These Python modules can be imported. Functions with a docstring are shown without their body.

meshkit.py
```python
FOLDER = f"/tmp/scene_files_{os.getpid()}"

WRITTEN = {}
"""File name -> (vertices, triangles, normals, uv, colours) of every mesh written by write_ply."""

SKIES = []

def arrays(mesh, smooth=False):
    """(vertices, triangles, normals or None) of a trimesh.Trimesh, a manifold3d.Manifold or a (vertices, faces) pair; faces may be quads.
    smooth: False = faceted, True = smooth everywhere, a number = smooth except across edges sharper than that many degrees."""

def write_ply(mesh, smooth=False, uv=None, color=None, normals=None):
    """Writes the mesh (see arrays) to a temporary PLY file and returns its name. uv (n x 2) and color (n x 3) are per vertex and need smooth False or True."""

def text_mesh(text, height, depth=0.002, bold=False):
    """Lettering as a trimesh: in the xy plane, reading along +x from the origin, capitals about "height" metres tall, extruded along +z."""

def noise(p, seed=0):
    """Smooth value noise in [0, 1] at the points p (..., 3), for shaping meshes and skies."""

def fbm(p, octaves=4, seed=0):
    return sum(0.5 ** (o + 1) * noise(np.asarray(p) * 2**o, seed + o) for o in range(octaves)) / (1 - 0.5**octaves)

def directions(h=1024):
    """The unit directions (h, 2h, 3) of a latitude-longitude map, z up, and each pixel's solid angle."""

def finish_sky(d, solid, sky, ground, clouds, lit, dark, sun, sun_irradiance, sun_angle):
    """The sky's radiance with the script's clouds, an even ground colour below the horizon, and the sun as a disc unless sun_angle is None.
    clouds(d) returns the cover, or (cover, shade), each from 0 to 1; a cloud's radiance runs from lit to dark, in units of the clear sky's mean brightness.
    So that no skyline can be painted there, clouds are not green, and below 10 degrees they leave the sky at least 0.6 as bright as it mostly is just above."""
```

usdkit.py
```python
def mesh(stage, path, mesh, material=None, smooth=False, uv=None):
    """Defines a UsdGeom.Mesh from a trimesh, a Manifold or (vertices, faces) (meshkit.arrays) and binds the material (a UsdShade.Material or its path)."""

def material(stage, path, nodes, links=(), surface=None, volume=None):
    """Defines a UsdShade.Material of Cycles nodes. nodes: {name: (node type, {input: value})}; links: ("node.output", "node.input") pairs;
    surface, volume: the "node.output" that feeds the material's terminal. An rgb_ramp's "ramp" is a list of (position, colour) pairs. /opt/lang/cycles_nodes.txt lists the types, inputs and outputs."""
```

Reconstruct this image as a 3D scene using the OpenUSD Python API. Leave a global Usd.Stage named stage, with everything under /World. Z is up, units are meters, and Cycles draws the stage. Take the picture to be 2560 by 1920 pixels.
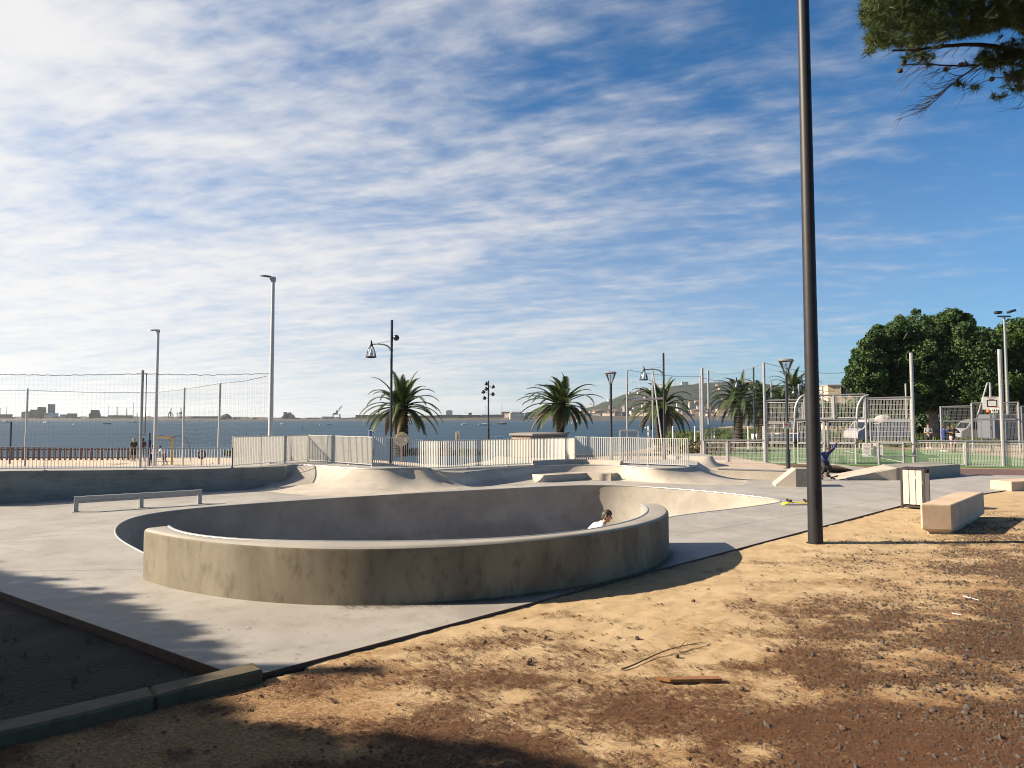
import math, random
import numpy as np, trimesh, manifold3d, shapely
import shapely.geometry as sg
from shapely.ops import unary_union
from scipy.spatial import Delaunay
from scipy.interpolate import splprep, splev
import meshkit, usdkit
from pxr import Usd, UsdGeom, UsdLux, UsdShade, Gf, Sdf, Vt

stage = Usd.Stage.CreateInMemory()
UsdGeom.SetStageUpAxis(stage, 'Z'); UsdGeom.SetStageMetersPerUnit(stage, 1.0)
UsdGeom.Xform.Define(stage, '/World'); UsdGeom.Scope.Define(stage, '/World/Looks')
rng = np.random.default_rng(7); random.seed(7)
PI = math.pi

# ------------------------------------------------------------------ camera, sky, sun, exposure
EYE, FPX, PITCH = 2.1, 1680.0, math.atan(86.5 / 1680.0)
cam = UsdGeom.Camera.Define(stage, '/World/camera')
cam.CreateFocalLengthAttr(24.0); cam.CreateHorizontalApertureAttr(24.0 * 2560 / FPX)
cam.CreateVerticalApertureAttr(24.0 * 1920 / FPX)
cam.CreateClippingRangeAttr(Gf.Vec2f(0.1, 20000))
cam.AddTranslateOp().Set(Gf.Vec3d(0, 0, EYE)); cam.AddRotateXOp().Set(90 + math.degrees(PITCH))
cam.CreateExposureAttr(1.54)

SUN_EL = math.radians(30.0)
sun_xy = np.array([-1.0, -0.03]); sun_xy /= np.linalg.norm(sun_xy)
SUN = np.array([sun_xy[0] * math.cos(SUN_EL), sun_xy[1] * math.cos(SUN_EL), math.sin(SUN_EL)])
SUN_ROT = math.atan2(SUN[0], SUN[1])
SKY_STRENGTH = 0.05
CLOUD = 6.2
dome = UsdLux.DomeLight.Define(stage, '/World/sky')
dome.GetPrim().SetCustomDataByKey('kind', 'structure')
sky_nodes = {
    'tc': ('texture_coordinate', {}),
    'sky': ('sky_texture', {'sky_type': 'single_scattering', 'sun_disc': False, 'sun_elevation': SUN_EL, 'sun_rotation': SUN_ROT,
                            'air_density': 1.0, 'aerosol_density': 0.35, 'ozone_density': 2.2}),
    'sep': ('separate_xyz', {}),
    'zup': ('math', {'math_type': 'maximum', 'value2': 0.0}),
    'zz': ('math', {'math_type': 'add', 'value2': 0.10}),
    'u': ('math', {'math_type': 'divide'}), 'v': ('math', {'math_type': 'divide'}),
    'p': ('combine_xyz', {'z': 0.0}),
    # long thin streaks, running from the left horizon to the upper right
    'm1': ('mapping', {'mapping_type': 'texture', 'rotation': (0, 0, math.radians(-17)), 'scale': (1.25, 0.50, 1)}),
    'warp': ('noise_texture', {'scale': 1.1, 'detail': 3}),
    'ws': ('vector_math', {'math_type': 'scale', 'scale': 0.9}),
    'wa': ('vector_math', {'math_type': 'add'}),
    'n1': ('noise_texture', {'scale': 1.15, 'detail': 9, 'roughness': 0.62}),
    'm2': ('mapping', {'mapping_type': 'texture', 'rotation': (0, 0, math.radians(-22)), 'scale': (1.0, 0.20, 1)}),
    'wa2': ('vector_math', {'math_type': 'add'}),
    'n2': ('noise_texture', {'scale': 1.6, 'detail': 8, 'roughness': 0.6}),
    'm3': ('mapping', {'rotation': (0, 0, math.radians(25)), 'scale': (1.0, 1.5, 1)}),
    'n3': ('noise_texture', {'scale': 6.5, 'detail': 7, 'roughness': 0.55}),
    's12': ('math', {'math_type': 'multiply_add', 'value2': 0.54}),
    's12b': ('math', {'math_type': 'multiply', 'value2': 0.22}),
    's3': ('math', {'math_type': 'multiply_add', 'value2': 0.26}),
    # cover grows towards the sun's side (the left)
    'g': ('vector_math', {'math_type': 'dot_product', 'vector2': (-0.94, 0.34, -0.05)}),
    'gs': ('math', {'math_type': 'multiply_add', 'value2': 0.225}),
    'cov': ('map_range', {'range_type': 'smoothstep', 'from_min': 0.435, 'from_max': 0.80, 'to_min': 0.0, 'to_max': 0.95, 'clamp': True}),
    # thin veil low over the sea
    'veil': ('map_range', {'range_type': 'smoothstep', 'from_min': 0.0, 'from_max': 0.46, 'to_min': 0.66, 'to_max': 0.0, 'clamp': True}),
    'veilg': ('map_range', {'from_min': -0.55, 'from_max': 0.70, 'to_min': 0.25, 'to_max': 1.1, 'clamp': True}),
    'veil2': ('math', {'math_type': 'multiply'}),
    'bright': ('map_range', {'from_min': -0.5, 'from_max': 0.95, 'to_min': 0.74, 'to_max': 1.06, 'clamp': True}),
    'cc': ('vector_math', {'math_type': 'scale', 'vector1': (CLOUD, CLOUD * 0.985, CLOUD * 0.975)}),
    'vc': ('vector_math', {'math_type': 'scale', 'vector1': (CLOUD * 0.80, CLOUD * 0.80, CLOUD * 0.86)}),
    'tint': ('mix_color', {'blend_type': 'multiply', 'fac': 1.0, 'b': (0.20, 0.62, 0.90), 'use_clamp': False}),
    'mixv': ('mix_color', {'blend_type': 'mix', 'use_clamp': True}),
    'mixc': ('mix_color', {'blend_type': 'mix', 'use_clamp': True}),
    'bg': ('background_shader', {'strength': SKY_STRENGTH}),
}
sky_links = [('tc.generated', 'sep.vector'), ('sep.z', 'zup.value1'), ('zup.value', 'zz.value1'),
    ('sep.x', 'u.value1'), ('zz.value', 'u.value2'), ('sep.y', 'v.value1'), ('zz.value', 'v.value2'),
    ('u.value', 'p.x'), ('v.value', 'p.y'),
    ('p.vector', 'warp.vector'), ('warp.color', 'ws.vector1'),
    ('p.vector', 'm1.vector'), ('m1.vector', 'wa.vector1'), ('ws.vector', 'wa.vector2'), ('wa.vector', 'n1.vector'),
    ('p.vector', 'm2.vector'), ('m2.vector', 'wa2.vector1'), ('ws.vector', 'wa2.vector2'), ('wa2.vector', 'n2.vector'),
    ('p.vector', 'm3.vector'), ('m3.vector', 'n3.vector'),
    ('n2.fac', 's12b.value1'), ('n1.fac', 's12.value1'), ('s12b.value', 's12.value3'),
    ('n3.fac', 's3.value1'), ('s12.value', 's3.value3'),
    ('tc.generated', 'g.vector1'), ('g.value', 'gs.value1'), ('s3.value', 'gs.value3'), ('gs.value', 'cov.value'),
    ('sep.z', 'veil.value'), ('g.value', 'veilg.value'), ('veil.result', 'veil2.value1'), ('veilg.result', 'veil2.value2'),
    ('g.value', 'bright.value'), ('bright.result', 'cc.scale'), ('bright.result', 'vc.scale'),
    ('sky.color', 'tint.a'), ('tint.result', 'mixv.a'), ('vc.vector', 'mixv.b'), ('veil2.value', 'mixv.fac'),
    ('mixv.result', 'mixc.a'), ('cc.vector', 'mixc.b'), ('cov.result', 'mixc.fac'), ('mixc.result', 'bg.color')]
skymat = usdkit.material(stage, '/World/Looks/sky_look', sky_nodes, sky_links, surface='bg.background')
UsdShade.MaterialBindingAPI.Apply(dome.GetPrim()).Bind(skymat)
sun = UsdLux.DistantLight.Define(stage, '/World/sun')
sun.CreateIntensityAttr(1.25); sun.CreateAngleAttr(0.5); sun.CreateNormalizeAttr(True); sun.CreateColorAttr(Gf.Vec3f(1.0, 0.86, 0.67))
zax = SUN; xax = np.cross([0, 0, 1.0], zax); xax /= np.linalg.norm(xax); yax = np.cross(zax, xax)
sun.AddTransformOp().Set(Gf.Matrix4d(*xax, 0, *yax, 0, *zax, 0, 0, 0, 30, 1))

# ------------------------------------------------------------------ from pixels of the photograph (2560 wide) to places
CP, SP = math.cos(PITCH), math.sin(PITCH)
def ray(px, py):
    a, b = (px - 1280) / FPX, (960 - py) / FPX
    return np.array([a, CP - SP * b, SP + CP * b])
def G(px, py, z=0.0):
    r = ray(px, py); return np.array([0, 0, EYE]) + r * ((z - EYE) / r[2])
def D(px, py, y):
    r = ray(px, py); return np.array([0, 0, EYE]) + r * (y / r[1])
Q = 2560 / 2212.0
def GD(px, py, z=0.0): return G(px * Q, py * Q, z)
def XY(px, py, y):
    p = D(px, py, y); return p[0], p[1]

# ------------------------------------------------------------------ helpers
used = {}
def numbered(parent, name):
    k = (parent, name); n = used.get(k, 0); used[k] = n + 1
    return f'{parent}/{name}' if n == 0 else f'{parent}/{name}_{n:03d}'
def tag(prim, label=None, cat=None, group=None, kind=None):
    for k, v in (('label', label), ('category', cat), ('group', group), ('kind', kind)):
        if v: prim.SetCustomDataByKey(k, v)
    return prim
def thing(name, label=None, cat=None, loc=None, rotz=0.0, group=None, kind=None):
    x = UsdGeom.Xform.Define(stage, numbered('/World', name))
    if loc is not None: x.AddTranslateOp().Set(Gf.Vec3d(*map(float, loc)))
    if rotz: x.AddRotateZOp().Set(math.degrees(rotz))
    return tag(x.GetPrim(), label, cat, group, kind)
def ppath(parent): return '/World' if parent is None else str(parent.GetPath())
def obj(name, mesh, mat, parent=None, smooth=False, label=None, cat=None, group=None, kind=None):
    if isinstance(mesh, list): mesh = cat_(mesh)
    m = usdkit.mesh(stage, numbered(ppath(parent), name), mesh, mat, smooth=smooth)
    return tag(m.GetPrim(), label, cat, group, kind)
def dup(src, loc, rotz=0.0, label=None, group=None, scale=None):
    was = src.GetCustomData(); base = src.GetName()
    x = UsdGeom.Xform.Define(stage, numbered('/World', base.rstrip('0123456789').rstrip('_') if base[-1].isdigit() else base))
    x.GetPrim().GetReferences().AddInternalReference(src.GetPath())
    x.ClearXformOpOrder()
    x.AddTranslateOp(opSuffix='at').Set(Gf.Vec3d(*map(float, loc)))
    x.AddRotateZOp(opSuffix='turn').Set(math.degrees(rotz))
    if scale: x.AddScaleOp(opSuffix='size').Set(Gf.Vec3f(*(scale if np.ndim(scale) else [scale] * 3)))
    x.GetPrim().SetInstanceable(True)
    return tag(x.GetPrim(), label or was.get('label'), was.get('category'), group or was.get('group'))
def cat_(ms): 
    ms = [m for m in ms if m is not None and len(m.faces)]
    return trimesh.util.concatenate(ms) if len(ms) > 1 else ms[0]
def T(v, f): return trimesh.Trimesh(np.asarray(v, float), np.asarray(f, int), process=False)
def bx(c, s, rz=0.0, rx=0.0, ry=0.0):
    m = trimesh.creation.box(s)
    for a, ax in ((rx, [1, 0, 0]), (ry, [0, 1, 0]), (rz, [0, 0, 1])):
        if a: m.apply_transform(trimesh.transformations.rotation_matrix(a, ax))
    m.apply_translation(c); return m
def rbox(c, s, r=0.02, rz=0.0):
    """A box with chamfered edges."""
    s = np.array(s) / 2; pts = []
    for sx in (-1, 1):
        for sy in (-1, 1):
            for sz in (-1, 1):
                k = np.array([sx, sy, sz])
                for a in range(3):
                    q = s.copy(); q[[b for b in range(3) if b != a]] -= r; pts.append(k * q)
    m = trimesh.convex.convex_hull(np.array(pts)); m = T(m.vertices, m.faces)
    if rz: m.apply_transform(trimesh.transformations.rotation_matrix(rz, [0, 0, 1]))
    m.apply_translation(c); return m
def tube(pts, r, n=8, cap=True):
    pts = np.asarray(pts, float); k = len(pts); r = np.broadcast_to(np.asarray(r, float), (k,))
    t = np.gradient(pts, axis=0); t /= np.linalg.norm(t, axis=1, keepdims=True) + 1e-12
    ref = np.array([0, 0, 1.0]) if abs(t[:, 2]).mean() < 0.9 else np.array([1.0, 0, 0])
    a = np.cross(t, ref); a /= np.linalg.norm(a, axis=1, keepdims=True) + 1e-12; b = np.cross(t, a)
    th = np.arange(n) * 2 * PI / n
    v = (pts[:, None] + r[:, None, None] * (np.cos(th)[None, :, None] * a[:, None] + np.sin(th)[None, :, None] * b[:, None])).reshape(-1, 3)
    f = []
    for i in range(k - 1):
        for j in range(n):
            p, q = i * n + j, i * n + (j + 1) % n
            f += [[p, p + n, q], [q, p + n, q + n]]
    if cap:
        v = np.vstack([v, pts[:1], pts[-1:]]); c0, c1 = len(v) - 2, len(v) - 1
        for j in range(n):
            f += [[c0, j, (j + 1) % n], [c1, (k - 1) * n + (j + 1) % n, (k - 1) * n + j]]
    return T(v, f)
def bar(p, q, w=0.03, h=None, up=(0, 0, 1)):
    """A straight square bar from p to q, w across and h along up."""
    p, q = np.asarray(p, float), np.asarray(q, float); h = h or w
    t = q - p; L = np.linalg.norm(t); t = t / L
    a = np.cross(t, up)
    if np.linalg.norm(a) < 1e-3: a = np.cross(t, [1.0, 0, 0])
    a /= np.linalg.norm(a); b = np.cross(a, t)
    m = trimesh.creation.box((L, w, h)); M = np.eye(4); M[:3, 0], M[:3, 1], M[:3, 2], M[:3, 3] = t, a, b, (p + q) / 2
    m.apply_transform(M); return m
def lathe(prof, n=16, at=(0, 0, 0)):
    """prof: (radius, z) from the bottom up."""
    prof = np.asarray(prof, float); th = np.arange(n) * 2 * PI / n
    v = np.stack([prof[:, None, 0] * np.cos(th), prof[:, None, 0] * np.sin(th), np.broadcast_to(prof[:, 1:2], (len(prof), n))], -1).reshape(-1, 3) + np.asarray(at)
    f = []
    for i in range(len(prof) - 1):
        for j in range(n):
            p, q = i * n + j, i * n + (j + 1) % n
            f += [[p, q, p + n], [q, q + n, p + n]]
    return T(v, f)
def poly(pts, z0, z1):
    g = pts if hasattr(pts, 'geom_type') else sg.Polygon(pts)
    if not g.is_valid: g = g.buffer(0)
    out = []
    for p in getattr(g, 'geoms', [g]):
        if p.area > 1e-5:
            m = trimesh.creation.extrude_polygon(p, z1 - z0, engine='earcut'); m.apply_translation([0, 0, z0]); out.append(T(m.vertices, m.faces))
    return cat_(out)
def loft(rows, closed=False):
    """Quads between rows of equally many points."""
    rows = [np.asarray(r, float) for r in rows]; n = len(rows[0]); v = np.vstack(rows); f = []
    for i in range(len(rows) - 1):
        for j in range(n - (not closed)):
            p, q = i * n + j, i * n + (j + 1) % n
            f += [[p, q, q + n], [p, q + n, p + n]]
    return T(v, f)
def resample(pts, n, smooth=0.0, closed=False, k=3):
    pts = np.asarray(pts, float)
    tck, _ = splprep(pts.T, s=smooth, per=closed, k=min(k, len(pts) - 1))
    fine = np.array(splev(np.linspace(0, 1, 2000), tck)).T
    d = np.r_[0, np.cumsum(np.linalg.norm(np.diff(fine, axis=0), axis=1))]
    s = np.linspace(0, d[-1], n + closed)[:n]
    return np.stack([np.interp(s, d, fine[:, i]) for i in range(fine.shape[1])], 1)
def linspaced(pts, n):
    pts = np.asarray(pts, float); d = np.r_[0, np.cumsum(np.linalg.norm(np.diff(pts, axis=0), axis=1))]
    s = np.linspace(0, d[-1], n); return np.stack([np.interp(s, d, pts[:, i]) for i in range(pts.shape[1])], 1)
def rot_random(n, r):
    q = r.normal(size=(n, 4)); q /= np.linalg.norm(q, axis=1, keepdims=True); w, x, y, z = q.T
    return np.stack([np.stack([1 - 2 * (y * y + z * z), 2 * (x * y - z * w), 2 * (x * z + y * w)], -1), np.stack([2 * (x * y + z * w), 1 - 2 * (x * x + z * z), 2 * (y * z - x * w)], -1),
                     np.stack([2 * (x * z - y * w), 2 * (y * z + x * w), 1 - 2 * (x * x + y * y)], -1)], 1)
def rot_z(a):
    c, s, o = np.cos(a), np.sin(a), np.zeros_like(a)
    return np.stack([np.stack([c, -s, o], -1), np.stack([s, c, o], -1), np.stack([o, o, o + 1], -1)], 1)
def scatter(proto, pos, rot, scale):
    """One mesh of many copies of proto = (vertices, faces)."""
    v, f = np.asarray(proto[0], float), np.asarray(proto[1], int); n = len(pos)
    scale = np.asarray(scale, float); scale = scale.reshape(n, 1, -1) if scale.ndim > 1 else scale.reshape(n, 1, 1)
    V = np.einsum('nij,nkj->nki', rot, v[None] * scale) + np.asarray(pos)[:, None]
    F = f[None] + (np.arange(n) * len(v))[:, None, None]
    return T(V.reshape(-1, 3), F.reshape(-1, 3))
def at_center(m, loc):
    m = m.copy(); m.apply_translation(loc); return m

# ------------------------------------------------------------------ materials
def mat(name, nodes, links, surface='p.BSDF', volume=None): return usdkit.material(stage, '/World/Looks/' + name, nodes, links, surface=surface, volume=volume)
ALB = 0.74
def plain(name, col, rough=0.6, metal=0.0, vary=0.12, scale=6.0, bump=0.0, bscale=60.0, spec=0.5):
    c = np.array(col) * ALB; lo, hi = c * (1 - vary), np.minimum(c * (1 + vary), 1)
    nodes = {'g': ('geometry', {}), 'n': ('noise_texture', {'scale': scale, 'detail': 5, 'roughness': 0.6}),
             'r': ('rgb_ramp', {'ramp': [(0.3, tuple(lo)), (0.7, tuple(hi))]}),
             'p': ('principled_bsdf', {'roughness': rough, 'metallic': metal, 'specular_ior_level': spec})}
    links = [('g.position', 'n.vector'), ('n.fac', 'r.fac'), ('r.color', 'p.base_color')]
    if bump:
        nodes['bn'] = ('noise_texture', {'scale': bscale, 'detail': 4}); nodes['b'] = ('bump', {'strength': bump, 'distance': 0.02})
        links += [('g.position', 'bn.vector'), ('bn.fac', 'b.height'), ('b.normal', 'p.normal')]
    return mat(name, nodes, links)
def concrete(name, dark, light, stain=(0.16, 0.14, 0.11), amount=0.25, sc=0.8, streak=1.0, bump=0.25, rough=0.75):
    """Cast concrete: broad clouds, fine grain, darker stains; streak < 1 draws the stains out downwards."""
    dark, light, stain = (tuple(np.array(c) * ALB) for c in (dark, light, stain))
    nodes = {'g': ('geometry', {}), 'm': ('mapping', {'scale': (1, 1, streak)}),
        'a': ('noise_texture', {'scale': sc, 'detail': 6, 'roughness': 0.62, 'distortion': 0.4}), 'b': ('noise_texture', {'scale': sc * 3.3, 'detail': 10, 'roughness': 0.72}),
        'c': ('noise_texture', {'scale': 95.0, 'detail': 3}), 'vo': ('voronoi_texture', {'scale': 38.0}),
        'ra': ('rgb_ramp', {'ramp': [(0.32, dark), (0.68, light)]}),
        'rb': ('map_range', {'from_min': 0.50, 'from_max': 0.72, 'to_min': 0, 'to_max': amount, 'clamp': True}),
        'mx': ('mix_color', {'b': stain}), 'gr': ('map_range', {'from_min': 0.25, 'from_max': 0.75, 'to_min': 0.88, 'to_max': 1.10}),
        'mg': ('vector_math', {'math_type': 'scale'}),
        'pit': ('map_range', {'from_min': 0.0, 'from_max': 0.12, 'to_min': -1, 'to_max': 0, 'clamp': True}),
        'hs': ('math', {'math_type': 'multiply_add', 'value2': 0.5}),
        'bp': ('bump', {'strength': bump, 'distance': 0.01}), 'p': ('principled_bsdf', {'roughness': rough, 'specular_ior_level': 0.35})}
    links = [('g.position', 'm.vector'), ('m.vector', 'a.vector'), ('m.vector', 'b.vector'), ('g.position', 'c.vector'), ('g.position', 'vo.vector'),
        ('a.fac', 'ra.fac'), ('b.fac', 'rb.value'), ('ra.color', 'mx.a'), ('rb.result', 'mx.fac'), ('c.fac', 'gr.value'), ('mx.result', 'mg.vector1'), ('gr.result', 'mg.scale'),
        ('mg.vector', 'p.base_color'), ('vo.distance', 'pit.value'), ('pit.result', 'hs.value1'), ('c.fac', 'hs.value3'), ('hs.value', 'bp.height'), ('bp.normal', 'p.normal')]
    return mat(name, nodes, links)
def leafy(name, dark, light, scale=0.8, trans=0.25):
    dark, light = tuple(np.array(dark) * ALB), tuple(np.array(light) * ALB)
    nodes = {'g': ('geometry', {}), 'n': ('noise_texture', {'scale': scale, 'detail': 4}), 'rnd': ('math', {'math_type': 'multiply', 'value2': 0.5}), 'ad': ('math', {'math_type': 'add'}),
        'r': ('rgb_ramp', {'ramp': [(0.4, dark), (0.95, light)]}), 'p': ('principled_bsdf', {'roughness': 0.55, 'specular_ior_level': 0.3}), 't': ('translucent_bsdf', {}), 'x': ('mix_closure', {'fac': trans})}
    links = [('g.position', 'n.vector'), ('g.random_per_island', 'rnd.value1'), ('rnd.value', 'ad.value1'), ('n.fac', 'ad.value2'), ('ad.value', 'r.fac'), ('r.color', 'p.base_color'), ('r.color', 't.color'),
        ('p.BSDF', 'x.closure1'), ('t.BSDF', 'x.closure2')]
    return mat(name, nodes, links, surface='x.closure')
def island(name, cols, rough=0.8, spec=0.3):
    """Every loose piece has a tone of its own."""
    nodes = {'g': ('geometry', {}), 'r': ('rgb_ramp', {'ramp': [(i / (len(cols) - 1), c) for i, c in enumerate(cols)]}), 'p': ('principled_bsdf', {'roughness': rough, 'specular_ior_level': spec})}
    return mat(name, nodes, [('g.random_per_island', 'r.fac'), ('r.color', 'p.base_color')])

M_slab = concrete('pale_smooth_concrete', (0.290, 0.270, 0.246), (0.405, 0.382, 0.354), stain=(0.21, 0.19, 0.168), amount=0.62, sc=0.75, bump=0.06, rough=0.6)
M_bowl = concrete('bowl_concrete', (0.26, 0.235, 0.20), (0.40, 0.365, 0.31), stain=(0.22, 0.20, 0.17), amount=0.5, sc=0.9, bump=0.08)
M_bank = concrete('ramp_concrete', (0.38, 0.335, 0.285), (0.53, 0.475, 0.405), stain=(0.26, 0.235, 0.20), amount=0.45, sc=0.9, bump=0.08)
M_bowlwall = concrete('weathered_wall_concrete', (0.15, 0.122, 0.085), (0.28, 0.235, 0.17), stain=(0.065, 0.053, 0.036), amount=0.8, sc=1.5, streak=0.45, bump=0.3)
M_walltop = concrete('bowl_wall_cap_concrete', (0.27, 0.25, 0.225), (0.36, 0.335, 0.30), stain=(0.28, 0.25, 0.22), amount=0.4, sc=1.2, bump=0.1)
M_board = concrete('board_marked_concrete', (0.24, 0.22, 0.19), (0.34, 0.315, 0.275), stain=(0.12, 0.11, 0.095), amount=0.7, sc=0.8, streak=1.6, bump=0.3)
M_kerb = concrete('old_kerb_concrete', (0.080, 0.060, 0.034), (0.135, 0.105, 0.064), stain=(0.03, 0.037, 0.028), amount=0.6, sc=3, bump=0.6)
M_bench = concrete('sand_coloured_concrete', (0.50, 0.37, 0.26), (0.62, 0.475, 0.345), stain=(0.42, 0.30, 0.20), amount=0.4, sc=2.5, bump=0.25)
M_ledge = concrete('warm_ledge_concrete', (0.38, 0.335, 0.275), (0.50, 0.445, 0.37), stain=(0.29, 0.25, 0.20), amount=0.45, sc=1.5, bump=0.1)
M_steel = plain('galvanised_steel', (0.42, 0.42, 0.41), 0.5, 0.6, 0.15, 14)
M_galvpaint = plain('pale_grey_paint', (0.56, 0.55, 0.52), 0.45, 0.0, 0.08, 10)
M_greyfence = plain('grey_fence_metal', (0.30, 0.295, 0.285), 0.42, 0.5, 0.12, 9)
M_cage = plain('cage_steel', (0.42, 0.41, 0.41), 0.42, 0.55, 0.12, 4)
M_cagepanel = plain('cage_panel_white', (0.86, 0.83, 0.80), 0.45, 0.1, 0.08, 4)
M_black = plain('black_pole_paint', (0.017, 0.016, 0.021), 0.5, 0.0, 0.25, 5, spec=0.3)
M_slate = plain('dark_lamp_paint', (0.018, 0.022, 0.030), 0.4, 0.0, 0.2, 5)
M_darkmetal = plain('dark_brown_metal', (0.045, 0.032, 0.033), 0.45, 0.2, 0.15, 8)
M_white = plain('white_paint', (0.74, 0.73, 0.70), 0.4, 0.0, 0.05, 6)
M_cream = plain('cream_slat_paint', (0.58, 0.51, 0.43), 0.45, 0.0, 0.05, 9)
M_rust = plain('brown_beach_fence_wood', (0.13, 0.05, 0.035), 0.7, 0.0, 0.3, 4)
M_net = plain('net_cord', (0.16, 0.15, 0.16), 0.8)
M_netdark = plain('net_rope_dark', (0.10, 0.09, 0.09), 0.8)
M_rubber = plain('black_rubber', (0.02, 0.02, 0.022), 0.7)
M_yellow = plain('yellow_goal_paint', (0.75, 0.40, 0.02), 0.45, 0, 0.06)
M_sandpave = plain('pinkish_promenade_paving', (0.42, 0.33, 0.26), 0.85, 0, 0.12, 1.2, 0.2, 40)
M_track = plain('red_brown_path_surface', (0.115, 0.058, 0.046), 0.85, 0, 0.18, 3.0, 0.3, 90)
M_turf = plain('green_pitch_turf', (0.085, 0.16, 0.045), 0.85, 0, 0.22, 2.2, 0.4, 60)
M_turfline = plain('white_pitch_line', (0.62, 0.66, 0.55), 0.8)
M_skin = plain('skin', (0.40, 0.22, 0.145), 0.5, 0, 0.05, 30)
M_skindark = plain('tanned_skin', (0.22, 0.115, 0.075), 0.5, 0, 0.05, 30)
M_bark = plain('bark', (0.12, 0.095, 0.07), 0.9, 0, 0.4, 7, 0.9, 18)
M_palebark = plain('mottled_pale_bark', (0.26, 0.225, 0.175), 0.9, 0, 0.45, 2.5, 0.4, 12)
M_pinebark = plain('dark_pine_bark', (0.045, 0.033, 0.028), 0.9, 0, 0.35, 9, 0.9, 20)
M_palmbark = plain('palm_trunk_bark', (0.050, 0.036, 0.023), 0.95, 0, 0.45, 6, 0.9, 14)
M_pine = leafy('pine_needles', (0.030, 0.055, 0.013), (0.13, 0.165, 0.035), 1.3, 0.22)
M_plane = leafy('plane_tree_leaves', (0.030, 0.070, 0.018), (0.115, 0.185, 0.045), 0.5, 0.2)
M_pinefar = leafy('far_pine_foliage', (0.030, 0.065, 0.008), (0.125, 0.19, 0.025), 0.5, 0.15)
M_palm = leafy('palm_leaves', (0.042, 0.072, 0.020), (0.125, 0.155, 0.050), 0.9, 0.2)
M_palmdry = leafy('dry_palm_leaves', (0.10, 0.075, 0.035), (0.18, 0.135, 0.07), 0.9, 0.1)
M_shrub = leafy('shrub_leaves', (0.025, 0.04, 0.015), (0.07, 0.085, 0.03), 1.5, 0.15)
M_grassy = leafy('long_grass', (0.055, 0.085, 0.02), (0.14, 0.17, 0.05), 0.8, 0.2)
glass = mat('clear_lamp_glass', {'f': ('fresnel', {'IOR': 1.45}), 't': ('transparent_bsdf', {'color': (0.86, 0.88, 0.90)}), 'g': ('glossy_bsdf', {'roughness': 0.06, 'color': (0.9, 0.9, 0.9)}), 'x': ('mix_closure', {})},
    [('f.fac', 'x.fac'), ('t.BSDF', 'x.closure1'), ('g.BSDF', 'x.closure2')], surface='x.closure')
def cloth(name, c): return plain(name, c, 0.85, 0, 0.08, 20, 0.2, 60)

# ------------------------------------------------------------------ the land, the sea
SEA = -2.2
def shore(x): return np.interp(x, [-400, -14, -4, 5, 10, 20, 30, 60, 140, 400], [57, 57, 47, 41, 50, 88, 112, 190, 330, 500])
def land_z(x, y):
    x, y = np.asarray(x, float), np.asarray(y, float); s = shore(x)
    z = np.where(y < 20, -0.14, 0.0) - 1.3 * ((y > 3) & (y < 24) & (x > -13) & (x < 10))
    left = np.clip((2 - x) / 6, 0, 1)
    z = z + left * np.interp(y, [18, 22, 27], [0, -0.15, -1.1])
    z = z - 3.4 * np.clip((y - s + 1.0) / 4.0, 0, 1)
    return z - 0.02 * (y > 20) 
gx = np.unique(np.r_[np.linspace(-400, -40, 25), np.linspace(-40, 70, 150), np.linspace(70, 400, 25)])
gy = np.unique(np.r_[np.linspace(-60, 16, 20), np.linspace(16, 130, 170), np.linspace(130, 560, 50)])
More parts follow.
